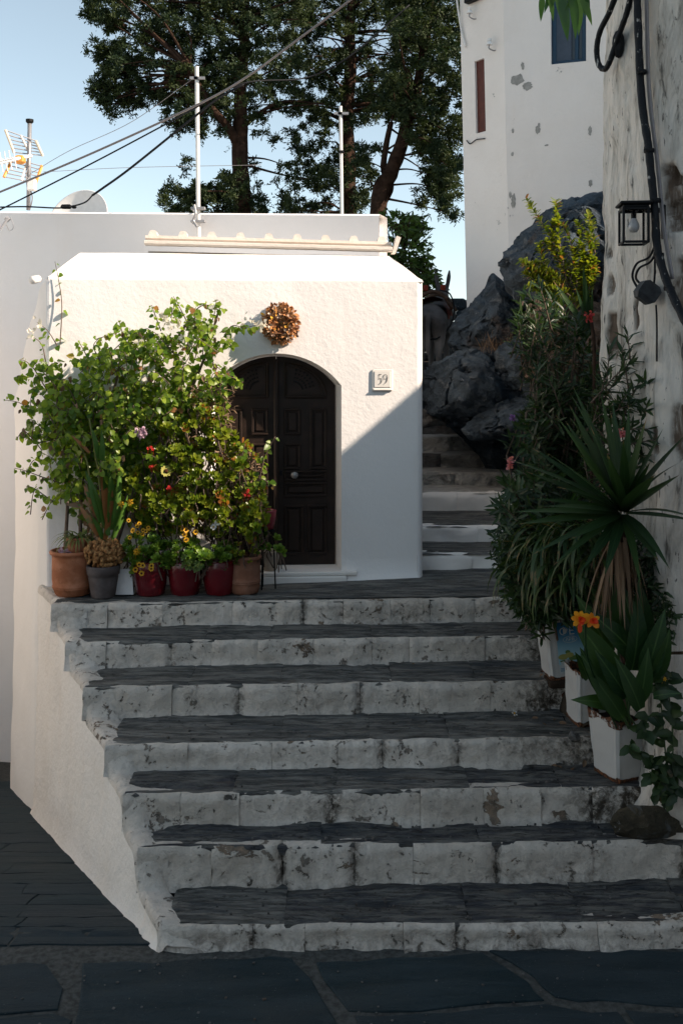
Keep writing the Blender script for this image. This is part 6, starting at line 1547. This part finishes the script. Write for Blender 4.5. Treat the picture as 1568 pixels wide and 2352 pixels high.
for (x, y, dy) in tips:
    e = P(x, y, yc.y + dy); d = e - yc; pos.append(yc + d.normalized() * .03); yd.append(d + Vector((0, 0, .10 * d.length))); up_ = Vector((-d.x * d.z, -d.y * d.z - .3, d.x * d.x + d.y * d.y + .05)); nd.append(up_); sz.append(d.length * 1.03)
for wdt, bend, sel in ((.105, .12, 0), (.085, .30, 1), (.12, .05, 2)):
    ix = [i for i in range(len(tips)) if i % 3 == sel]
    leaves('leaf', T_strap(wdt, 7, bend, .22, .30), [pos[i] for i in ix], [yd[i] for i in ix], [nd[i] for i in ix], np.array([sz[i] for i in ix]), M['yucca'], yu, singles=len(ix))
pos = []; yd = []; nd = []; sz = []
for k in range(75):
    a = U(0, 2 * PI); pos.append(yc + Vector((.05 * math.cos(a), .05 * math.sin(a) + .1, U(-.35, -.03)))); yd.append((math.cos(a) * U(.15, .6), math.sin(a) * U(.15, .5) - .1, -1)); nd.append((math.cos(a), math.sin(a), .2)); sz.append(U(.25, .58))
leaves('dead_leaf', T_strap(.05, 5, .35, .3, .3), pos, yd, nd, np.array(sz), M['dead'], yu, singles=70, single_name='dead_leaf')
# drooping strap leaves between oleander and tins
sl_ = thing('strap_leaf_lily', P(1300, 1400, 7.0), 'mass of drooping strap leaves with yellowed tips below the oleander', 'plant')
pos = []; yd = []; nd = []; sz = []
for (cx_, cy, Y, n) in ((1330, 1215, 6.75, 55), (1270, 1230, 6.95, 45), (1370, 1270, 6.7, 30), (1300, 1300, 6.85, 45), (1240, 1290, 7.1, 40), (1350, 1340, 6.8, 20)):
    for k in range(n):
        c = P(cx_ + U(-25, 25), cy + U(-20, 30), Y + U(-.1, .1)); a = U(0, 2 * PI); pos.append(c); yd.append((math.cos(a) - .35, math.sin(a) * .8 - .55, U(-.1, 1.0))); nd.append((-math.cos(a) * .5, .4, 1)); sz.append(U(.28, .55))
leaves('foliage', T_strap(.062, 7, 2.2, .12, .35), pos, yd, nd, np.array(sz), M['strap'], sl_, singles=120)
# low dark leafy filler under the oleander
lf_ = thing('ground_shrub', P(1240, 1400, 7.6), 'low dark small leaved shrub hanging over the edge of the steps', 'shrub')
pos = []; yd = []; nd = []
for cx_, cy, rx, ry, n in ((1160, 1260, 35, 60, 260), (1200, 1340, 45, 70, 420), (1230, 1400, 40, 40, 260), (1290, 1380, 70, 50, 420), (1270, 1250, 90, 90, 500), (1340, 1390, 40, 40, 160), (1400, 1330, 50, 60, 300), (1450, 1300, 60, 90, 420), (1500, 1420, 50, 70, 300)):
    for k in range(n):
        a = U(0, 2 * PI); r = math.sqrt(random.random()); x_ = cx_ + rx * r * math.cos(a); pos.append(P(x_, cy + ry * r * math.sin(a), min(7.55 + U(-.35, .25), wallY(x_) - .04))); yd.append((U(-1, 1), U(-1, .4), U(-1, .6))); nd.append((U(-1, 1), U(-1, .3), U(0, 1)))
leaves('foliage', T_leaf(.30, .5, .06, .3), pos, yd, nd, np.array([U(.05, .085) for _ in pos]), M['olean'], lf_)
m = MB()
for k in range(40): a = P(U(1180, 1340), U(1280, 1420), 7.6); m.tube([Vector((1.75, 7.7, 1.0)), a], .005, 4)
m.build('stems', M['twig'], lf_)

# tins
def m_tin(name, base=(.46, .455, .44)):
    k = NM(name); at = k.attr('rust'); a = k.noise(9, 7, .65); b_ = k.noise(55, 6, .7)
    rm = k.ramp(k.math('ADD', at, k.math('MULTIPLY', k.math('SUBTRACT', a, .5), 1.1)), .50, .60)
    col = k.mix(k.math('MULTIPLY', k.ramp(a, .5, .75), .25), base, (.36, .33, .29)); rc = k.mix(k.ramp(b_, .4, .65), (.030, .014, .008), (.17, .060, .022))
    sp = k.ramp(b_, .68, .72); col = k.mix(k.math('MULTIPLY', sp, .6), col, (.20, .09, .04))
    k.done(k.mix(rm, col, rc), k.ramp(rm, 0, 1, .45, .9), k.bump(k.math('ADD', rm, k.math('MULTIPLY', b_, .4)), .003), .4); return k.m
M['tin'] = m_tin('white_painted_tin')
def tin(name, label, c, w, d, h, rot, taper=.88, lean=0.0, group='old tins used as plant pots', mats=None):
    o = thing(name, c, label, 'tin', group); m = MB(); R = Matrix.Rotation(rot, 3, 'Z') @ Matrix.Rotation(lean, 3, 'Y'); loop = []
    b = .018; hx, hy = w / 2, d / 2
    for (x0, y0, x1, y1) in ((-hx + b, -hy, hx - b, -hy), (hx, -hy + b, hx, hy - b), (hx - b, hy, -hx + b, hy), (-hx, hy - b, -hx, -hy + b)):
        for k in range(13): loop.append((lerp(x0, x1, k / 12), lerp(y0, y1, k / 12)))
    n = len(loop); nv = 16; vv = []; rust = []
    for j in range(nv + 1):
        t = j / nv; s_ = lerp(taper, 1, t)
        for i, (x, y) in enumerate(loop):
            f = (i % 13) / 12; dent = .010 * nz(x * 5, y * 5, t * 3, 1.2, 2) + .004 * math.sin(PI * f) * math.sin(PI * t) + (.003 if f in (1 / 12, 11 / 12) else 0)
            nrm = Vector((x, y, 0)).normalized(); z = h * t + ((.022 * nz(x * 9, y * 9, 1, 1.5)) if j == nv else 0)
            vv.append(c + R @ (Vector((x * s_, y * s_, z)) - nrm * dent)); rust.append(max(0, 1 - t / .10) * .95 + .5 * max(0, (t - .93) / .07) + .22 * (f in (0, 1)) * (1 - t) + .1)
    fs = [(j * n + i, j * n + (i + 1) % n, (j + 1) * n + (i + 1) % n, (j + 1) * n + i) for j in range(nv) for i in range(n)]
    b0 = len(vv)
    for i, (x, y) in enumerate(loop): vv.append(c + R @ Vector((x * .96, y * .96, h * .86))); rust.append(.6)
    fs += [(nv * n + i, nv * n + (i + 1) % n, b0 + (i + 1) % n, b0 + i) for i in range(n)] + [tuple(range(n - 1, -1, -1))]
    m.add(vv, fs); ob = m.build('body', M['tin'], o, smooth=False); at = ob.data.attributes.new('rust', 'FLOAT', 'POINT'); at.data.foreach_set('value', rust)
    m = MB(); m.add([c + R @ Vector((x * .95, y * .95, h * .88 + .01 * nz(x * 20, y * 20, 3))) for x, y in loop], [tuple(range(n))]); m.build('soil', M['soil'], o)
    return o, R
tq = P(1452, 1782, 6.62); t1z = STEPS[2][2] + .012
t1, R1 = tin('planter_tin', 'large dented white tin with a torn rusty rim, nearest the viewer', Vector((tq.x, 6.85, t1z)), .37, .33, .43, .42, .80)
t2q = P(1350, 1615, 7.35)
t2, R2_ = tin('planter_tin', 'plain white tin half hidden between the printed tin and the front tin', Vector((t2q.x, 7.35, STEPS[3][2] + .02)), .27, .27, .40, .15, .92)
t3q = P(1288, 1548, 7.75); t3c = Vector((t3q.x + .02, 7.75, t3q.z))
t3, R3 = tin('planter_tin', 'rusty cheese tin with a blue printed label, propped on stones', t3c, .29, .27, .47, .10, .97, -.10)
# printed label on the front of the tin (flat print, set just proud of the metal)
def on_tin(x, z, o=.004): return t3c + R3 @ Vector((x, -.135 * lerp(.97, 1, z / .47) - o, z))
def quad(name, x0, x1, z0, z1, mat, o, parent, n=6):
    m = MB(); m.grid(lambda u, v: on_tin(lerp(x0, x1, u), lerp(z0, z1, v), o), n, n); return m.build(name, mat, parent)
k = NM('printed_label'); s_ = k.sep(); zz_ = k.ramp(s_[2], t3c.z + .16, t3c.z + .40); nn = k.noise(14, 6, .65)
c_ = k.mix(zz_, (.30, .50, .58), (.012, .13, .28)); c_ = k.mix(k.ramp(s_[2], t3c.z + .11, t3c.z + .112, 1, 0), c_, (.46, .50, .50)); c_ = k.mix(k.math('MULTIPLY', k.ramp(nn, .62, .68), .7), c_, (.45, .45, .43)); k.done(c_, .5, None, .35)
lab = quad('label', -.068, .138, .05, .44, k.m, .004, t3, 8)
RT3 = R3 @ Matrix.Rotation(PI / 2, 3, 'X'); M['pale_print'] = m_flat('pale_print', (.50, .52, .50), .6); M['green_print'] = m_flat('green_print', (.10, .17, .05), .6); M['yellow_print'] = m_flat('yellow_print', (.33, .32, .10), .6); M['blue_print'] = m_flat('blue_print', (.03, .16, .30), .6)
text_mesh('lettering', '\u03a6\u0395', .085, M['pale_print'], lab, on_tin(.015, .365, .006), RT3, .0008)
text_mesh('lettering', '\u039b\u03a1\u0392', .036, M['pale_print'], lab, on_tin(.035, .305, .006), RT3, .0008)
m = MB(); p_ = [on_tin(.035 + .055 * math.cos(a), .305 + .024 * math.sin(a) * (1.0), .0065) for a in [2 * PI * k / 24 for k in range(25)]]; m.tube(p_, .0018, 4); m.build('oval_border', M['pale_print'], lab)
def blob(x, z, rx, rz, mat, o=.006):
    m = MB(); m.add([on_tin(x, z, o)] + [on_tin(x + rx * math.cos(a), z + rz * math.sin(a), o) for a in [2 * PI * k / 16 for k in range(16)]], [(0, i + 1, (i + 1) % 16 + 1) for i in range(16)]); m.build('picture', mat, lab)
blob(-.03, .175, .04, .022, M['yellow_print']); blob(.018, .185, .035, .02, M['yellow_print'], .0065); blob(.008, .21, .02, .014, M['green_print'], .006); blob(.06, .16, .05, .018, M['green_print'], .006); blob(-.035, .128, .018, .014, M['pale_print'], .007); blob(-.012, .124, .018, .014, M['pale_print'], .0075); blob(-.01, .142, .05, .01, M['green_print'], .0055)
for z in (.075, .085, .066):
    m = MB(); m.grid(lambda u, v: on_tin(lerp(-.06, .01, u), z + .004 * v, .006), 2, 1); m.build('small_print', M['blue_print'], lab)
blob(.10, .078, .02, .013, M['blue_print'])
# board and red stone that prop the printed tin
bd = thing('board', t3c + Vector((0, 0, -.06)), 'dark old board wedged under the printed tin', 'board'); m = MB(); m.bbox(t3c + Vector((.02, -.02, -.035)), (.36, .30, .05), .008, Matrix.Rotation(.1, 3, 'Z')); m.build('board', m_flat('old_board', (.05, .035, .025), .9, .1, var=.5), bd)
def stone(label, c, r, mat, sc=(1, 1, 1), cat='stone', group=None, name='stone', sub=3, seed=1, amp=.25):
    bm = bmesh.new(); bmesh.ops.create_icosphere(bm, subdivisions=sub, radius=1)
    rnd = random.Random(seed); pl = [(Vector((rnd.uniform(-1, 1), rnd.uniform(-1, 1), rnd.uniform(-1, 1))).normalized(), rnd.uniform(.55, .85)) for _ in range(9)]
    for v in bm.verts:
        for n_, o_ in pl:
            e = n_.dot(v.co) - o_
            if e > 0: v.co -= n_ * e
        v.co *= 1 + amp * fbm(v.co.x, v.co.y, v.co.z, 1.6, 4, seed)
        v.co = Vector((v.co.x * sc[0] * r, v.co.y * sc[1] * r, v.co.z * sc[2] * r)) + Vector(c)
    me = bpy.data.meshes.new(name); bm.to_mesh(me); bm.free(); me.materials.append(mat); o = bpy.data.objects.new(name, me); COL.objects.link(o)
    if label: tag(o, label, cat, group)
    return o
M['rust_stone'] = m_rock('rust_red_stone', (.15, .05, .025)); 
q = P(1293, 1598, 7.7); stone('rust red stone holding up the printed tin', (q.x, 7.72, q.z), .155, M['rust_stone'], (1, .9, 1.0), seed=4)
q = P(1302, 1550, 7.9); stone('dark stone behind the rust red one', (q.x + .12, 7.95, q.z - .1), .2, M['rock'], seed=6)
zt4 = STEPS[3][2]; q = P(1317, 1655, 6.95); stone('rounded grey pebble on the step by the plain white tin', (q.x, 6.96, zt4 + .035), .045, M['rock_grey'], seed=7)
for i_, (x, y, k_) in enumerate(((1225, 1480, 5), (1232, 1650, 3), (1228, 1540, 4))): pass
# white plank and pale rail behind the front tin, dark pipe by the wall
pk = thing('plank', P(1500, 1560, 6.75), 'weathered white board leaning behind the front tin against the wall', 'board'); m = MB(); a, b = P(1478, 1625, 6.75), P(1500, 1430, 6.72)
m.prism([a + Vector((-.045, 0, 0)), a + Vector((.05, 0, 0)), b + Vector((.045, 0, 0)), b + Vector((-.02, 0, .01))], (0, .03, 0)); m.build('plank', M['plaster_back'], pk)
m = MB(); m.tube([P(1512, 1630, 6.6), P(1530, 1450, 6.6)], .018, 8); m.build('rail', M['plaster_back'], pk)
rp = thing('twisted_rope', P(1500, 1520, 6.5), 'brown twisted rope strung to the wall behind the front tin', 'rope'); m = MB(); m.tube(spline([P(1460, 1525, 6.45), P(1490, 1515, 6.45), P(1530, 1502, 6.4), P(1568, 1500, 6.25)], 6), .010, 6); m.build('rope', m_flat('brown_rope', (.09, .06, .04), .9, .1, var=.5, scale=60), rp)
# canna in the front tin
cr = thing('canna_plant', Vector((tq.x, 6.85, t1z + .38)), 'dark broad leaved canna with orange and red flowers in the front tin', 'plant')
m = MB(); CB = Vector((tq.x - .06, 6.72, t1z + .38)); stalks = []
for (x, y, Y) in ((1345, 1430, 6.45), (1420, 1400, 6.5), (1470, 1420, 6.5), (1500, 1500, 6.45), (1400, 1500, 6.4), (1450, 1480, 6.4), (1375, 1540, 6.4)):
    e = P(x, y, Y); sp = spline([CB + Vector((U(-.08, .12), U(-.08, .08), 0)), CB.lerp(e, .5) + Vector((0, 0, .06)), e], 6); m.tube(sp, .010, 6); stalks.append(sp)
m.build('stalks', m_flat('dark_green_stalk', (.045, .09, .03), .5, .3), cr, smooth=True)
pos = []; yd = []; nd = []; sz = []
for (x0, y0, x1, y1, Y, w) in ((1400, 1500, 1356, 1410, 6.4, 1), (1400, 1520, 1368, 1470, 6.3, 1), (1420, 1560, 1348, 1455, 6.25, 1), (1430, 1480, 1420, 1375, 6.4, 1), (1460, 1500, 1455, 1380, 6.4, 1), (1480, 1480, 1475, 1370, 6.45, 1), (1470, 1520, 1400, 1430, 6.3, 1), (1450, 1540, 1480, 1420, 6.25, 1), (1480, 1560, 1520, 1440, 6.2, 1), (1400, 1600, 1345, 1520, 6.3, 1), (1415, 1640, 1368, 1530, 6.25, 1), (1410, 1620, 1350, 1605, 6.3, .8), (1440, 1600, 1385, 1520, 6.2, 1), (1470, 1610, 1490, 1520, 6.2, 1), (1500, 1600, 1545, 1590, 6.15, .8), (1470, 1630, 1440, 1540, 6.2, 1), (1500, 1560, 1540, 1490, 6.2, .9), (1380, 1480, 1400, 1400, 6.5, 1), (1420, 1420, 1375, 1345, 6.6, .8), (1350, 1560, 1338, 1520, 6.5, .7), (1430, 1650, 1380, 1570, 6.25, .9)):
    a, b = P(x0, y0, Y + .08), P(x1, y1, Y - .05); pos.append(a); yd.append(b - a); nd.append((U(-.6, .3), -1, U(.2, .9))); sz.append((b - a).length * U(1.1, 1.35))
leaves('leaf', T_strap(.30, 8, .7, .14, .35), pos, yd, nd, np.array(sz), M['canna'], cr, singles=len(pos))
M['canna_orange'] = m_leaf('orange_yellow_petals', (.75, .22, .01), (.80, .42, .02), (.9, .4, .05), .5, .3); M['canna_red'] = m_leaf('red_petals_canna', (.65, .04, .01), (.75, .10, .015), (.8, .1, .03), .5, .3)
for (x, y, Y, n) in ((1330, 1420, 6.12, 7), (1358, 1424, 6.10, 5)):
    c = P(x, y, Y)
    for k_ in range(n):
        a = 2 * PI * k_ / n + U(-.2, .2); d = Vector((math.cos(a), -.5, math.sin(a))); pass
    dirs = [Vector((math.cos(2 * PI * k_ / n + .4), -.35, math.sin(2 * PI * k_ / n + .4))) for k_ in range(n)]
    leaves('petal', T_leaf(.62, .6, .08, .15), [c] * n, dirs, [(U(-.2, .2), -1, U(-.2, .2)) for _ in range(n)], np.array([U(.048, .068) for _ in range(n)]), M['canna_orange'], cr, singles=n, single_name='petal')
    leaves('red_petal', T_leaf(.8, .6, .12, .2), [c + Vector((0, -.02, 0))] * 4, [Vector((U(-.7, .8), -.8, U(-1, .5))) for _ in range(4)], [(0, -1, .2)] * 4, .042, M['canna_red'], cr, singles=4, single_name='red_petal')
m = MB(); m.tube(spline([CB + Vector((-.05, -.12, .02)), P(1352, 1520, 6.2), P(1343, 1426, 6.13)], 6), .007, 6); m.tube([P(1345, 1440, 6.14), P(1358, 1426, 6.11)], .005, 5); m.build('flower_stalk', M['strap'], cr)
leaves('red_petal', T_leaf(.5, .6, .1, .2), [P(1330, 1432, 6.10)], [(0.05, -.2, -1)], [(0, -1, 0)], .06, M['canna_red'], cr, singles=1, single_name='red_petal')
# weeds beside the front tin
wd = thing('thistle_weed', P(1540, 1800, 6.4), 'spiny leaved weed hanging beside and over the front tin', 'weed'); m = MB(); pos = []; yd = []; nd = []; sz = []
for pts, n in (([(1535, 1820, 6.42), (1525, 1700, 6.38), (1515, 1600, 6.35), (1500, 1560, 6.3)], 12), ([(1530, 1800, 6.42), (1490, 1745, 6.3), (1445, 1712, 6.25)], 9), ([(1540, 1820, 6.4), (1545, 1700, 6.35), (1535, 1590, 6.35), (1530, 1540, 6.35)], 12), ([(1540, 1830, 6.35), (1520, 1790, 6.28), (1495, 1780, 6.25)], 9), ([(1520, 1640, 6.35), (1485, 1650, 6.25), (1480, 1690, 6.2)], 7)):
    sp = spline([P(*p) for p in pts], 6); m.tube(sp, .005, 5)
    for k in range(n * 2):
        t = (k + 1) / (n * 2) * (len(sp) - 1); i = min(int(t), len(sp) - 2); p = sp[i].lerp(sp[i + 1], t - i); pos.append(p); yd.append((U(-1, 1), U(-1, .1), U(-.7, .5))); nd.append((U(-.5, .5), -1, U(0, 1))); sz.append(U(.05, .12))
m.build('stems', m_flat('green_stem', (.05, .09, .03), .6, .3), wd)
for k in range(90): pos.append(P(1535 + U(-25, 20), 1790 + U(-60, 45), 6.32 + U(-.08, .08))); yd.append((U(-1, 1), U(-1, 0), U(-1, .5))); nd.append((U(-.5, .5), -1, U(0, 1))); sz.append(U(.05, .10))
leaves('foliage', T_leaf(.55, .6, .1, .3), pos, yd, nd, np.array(sz), M['olean'], wd, singles=60)
daisy([P(1518, 1538, 6.3), P(1526, 1560, 6.3), P(1512, 1552, 6.3)], M['yellow'], M['yellow'], wd, .016, 6)
# rough stone at the end of the fifth riser
q = P(1500, 1855, 6.35); stone('dark mossy rough stone at the right end of the step under the front tin', (q.x, 6.42, STEPS[2][1] + .10), .20, M['rust_stone'] if False else m_rock('mossy_stone', (.07, .06, .04)), (1.3, .7, .6), seed=17)

# golden shrub on the boulder, catching the sun
gs = thing('golden_shrub', P(1340, 690, 10.3), 'sunlit golden green shrub with upright sprigs in front of the big boulder', 'shrub'); m = MB(); pos = []; yd = []; nd = []; sz = []
SPR = [[(1345, 690), (1310, 625), (1275, 560), (1240, 505), (1208, 456)], [(1275, 560), (1265, 520), (1282, 500)], [(1300, 640), (1287, 570), (1278, 500), (1277, 460)], [(1310, 680), (1265, 645), (1230, 620), (1198, 598)], [(1300, 690), (1255, 660), (1225, 640), (1205, 625)], [(1285, 690), (1240, 665), (1215, 655)], [(1300, 660), (1265, 630), (1245, 590), (1238, 560)], [(1366, 600), (1352, 560), (1340, 520)], [(1366, 580), (1358, 530), (1352, 490)], [(1330, 670), (1345, 620), (1360, 590)], [(1320, 690), (1300, 670), (1275, 668)], [(1345, 690), (1350, 640), (1364, 620)], [(1330, 690), (1320, 640), (1335, 600)], [(1310, 640), (1320, 600), (1318, 570)], [(1350, 700), (1310, 690), (1280, 700)], [(1345, 660), (1362, 640), (1366, 610)]]
GP = [(1195, 600), (1215, 560), (1285, 475), (1365, 490), (1368, 690), (1225, 680)]
while len(SPR) < 36:
    x, y = U(1195, 1368), U(475, 690)
    if inpoly(x, y, GP): SPR.append([(lerp(1345, x, .35), lerp(720, y, .3)), (lerp(1340, x, .7) + U(-8, 8), lerp(700, y, .72)), (x, y)])
for pts in SPR:
    sp = spline([P(x, y, 10.3 + .1 * nz(x * .05, y * .05, 1)) for x, y in pts], 8); m.tube(sp, [lerp(.007, .003, i / (len(sp) - 1)) for i in range(len(sp))], 5)
    for i in range(2, len(sp)):
        for k in range(4):
            t = random.random(); p = sp[i - 1].lerp(sp[i], t); d = (sp[i] - sp[i - 1]).normalized(); s_ = Matrix.Rotation(U(0, 6.3), 3, d) @ d.orthogonal().normalized(); pos.append(p); yd.append(s_ + d * U(.2, 1.0)); nd.append(d - s_ * .3 + Vector((0, -.3, .3))); sz.append(U(.045, .085))
m.build('stems', M['twig'], gs); leaves('foliage', T_leaf(.5, .65, .08, .1), pos, yd, nd, np.array(sz), M['yellowshrub'], gs, singles=150)
ag = thing('agave', P(1330, 760, 8.6), 'stiff green sword leaves beside the old wall below the golden shrub', 'plant'); pos = []; yd = []; nd = []; sz = []
c = P(1352, 770, 8.6)
for (x, y) in ((1340, 610), (1350, 640), (1300, 680), (1275, 640), (1365, 660), (1310, 730), (1290, 745), (1330, 660), (1362, 700), (1300, 770), (1260, 700), (1320, 800)):
    e = P(x, y, 8.45 + U(-.2, .1)); pos.append(c); yd.append(e - c); nd.append((U(-.3, .3), -1, .4)); sz.append((e - c).length)
leaves('leaf', T_strap(.10, 6, .25, .2, .3), pos, yd, nd, np.array(sz), M['yucca'], ag, singles=len(pos))
# leaves hanging into the top of the picture
hb = thing('hanging_branch', P(1310, -40, 6.0), 'long green leaves hanging into view at the top in front of the blue window', 'tree branch'); m = MB(); m.tube(spline([P(1500, -120, 6.3), P(1380, -70, 6.1), P(1250, -30, 6.0)], 6), .012, 6); m.build('twig', M["bark"], hb)
pos = []; yd = []; nd = []; sz = []
for (x0, y0, x1, y1) in ((1245, -15, 1242, 42), (1258, -20, 1275, 42), (1280, -20, 1300, 60), (1290, -10, 1302, 78), (1310, -25, 1322, 50), (1312, -15, 1328, 78), (1325, -20, 1338, 68), (1330, -20, 1362, 48), (1345, -20, 1340, 30), (1300, -30, 1290, 30), (1265, -20, 1252, 20), (1340, -30, 1355, 20), (1320, -20, 1300, 30), (1275, -25, 1262, 25)):
    a, b = P(x0, y0, 6.0 + U(-.05, .05)), P(x1, y1, 5.98); pos.append(a); yd.append(b - a); nd.append((U(-.7, .7), -1, U(-.1, .4))); sz.append((b - a).length * U(1.0, 1.15))
leaves('leaf', T_strap(.23, 7, .35, .12, .38), pos, yd, nd, np.array(sz), m_leaf('mango_leaves', (.03, .09, .02), (.09, .17, .035), None, .35, .35, dry=(.16, .09, .03), dry_at=.93), hb, singles=len(pos))

# fallen leaves, a blossom and grit on the steps
dl = RNG.random(60); pos = []; lbl = {5: 'dry brown leaf fallen near the right end of the second step from the landing', 4: 'dry brown leaf fallen on the third step from the landing', 3: 'curled brown leaf fallen by the pebble and the plain white tin', 2: 'curled brown leaf fallen in front of the nearest tin', 1: 'single dry leaf fallen by the foot of the old wall'}
T_d = T_leaf(.6, .5, .25, -.3); me_d = raw_mesh('fallen_leaf', T_d[0], T_d[1], M['dead'], np.full(len(T_d[0]), .4)); grp = 'fallen leaves on the steps'
for k, (x, y, i) in enumerate(((1300, 1668, 3), (1272, 1660, 3), (1325, 1675, 3), (1345, 1668, 3), (1235, 1655, 3), (1255, 1672, 3), (1290, 1770, 2), (1265, 1764, 2), (1340, 1768, 2), (1312, 1775, 2), (1370, 1772, 2), (1220, 1780, 2), (1455, 1885, 1), (1180, 1545, 4), (950, 1528, 4), (1200, 1448, 5), (1215, 1452, 5), (1238, 1560, 4), (1400, 1790, 2))):
    Yq, zb, zt = STEPS[i]; Yp = (CZ - zt) * F / (y - HY)
    o = bpy.data.objects.new('fallen_leaf', me_d); COL.objects.link(o); o.location = ((x - CX) / F * Yp, Yp, zt + .016); o.rotation_euler = (U(-.5, .5), U(-.5, .5), U(0, 6.3)); s_ = U(.03, .055); o.scale = (s_, s_, s_); tag(o, lbl[i], 'leaf', grp)
fb = thing('fallen_blossom', P(1182, 1648, 7.1), 'small pale yellow blossom lying on the middle step', 'flower'); Yp = (CZ - STEPS[3][2]) * F / (1648 - HY); daisy([Vector(((1181 - CX) / F * Yp, Yp, STEPS[3][2] + .03))], M['whitep'], M['yellow'], fb, .028, 5, .3, face=(0, -.6, 1))
m = MB()
for k in range(260):
    i = random.choice((0, 0, 1, 1, 2, 3)); Yq, zb, zt = STEPS[i]; x = U(rimX(Yq) + .3, 1.7); y = stepY(i, x) + U(.06, STEPS[i + 1][0] - Yq - .05); r = U(.003, .008); m.box((x, y, zt + .012), (r * 2, r * 2, r * 1.5), Matrix.Rotation(U(0, 3), 3, 'Z'))
for k in range(160): X, Y = U(-3, 2.6), U(4.5, 5.7); r = U(.003, .007); m.box((X, Y, .006), (r * 2, r * 2, r), Matrix.Rotation(U(0, 3), 3, 'Z'))
gr = m.build('grit', M['rock_grey'], None); stuff(gr)
# dry grass tufts in the rocks
dg_ = thing('dry_grass', P(1150, 800, 12.2), 'tuft of dry straw coloured grass growing between the rocks', 'grass'); pos = []; yd = []
for k in range(160): pos.append(P(U(1105, 1190), U(795, 815), 12.1 + U(-.15, .1))); yd.append((U(-.6, .6), U(-.4, .2), 1))
leaves('blades', T_strap(.03, 3, .5, .1, .2), pos, yd, rand_dirs(len(pos)), np.array([U(.10, .28) for _ in pos]), M['dead'], dg_)
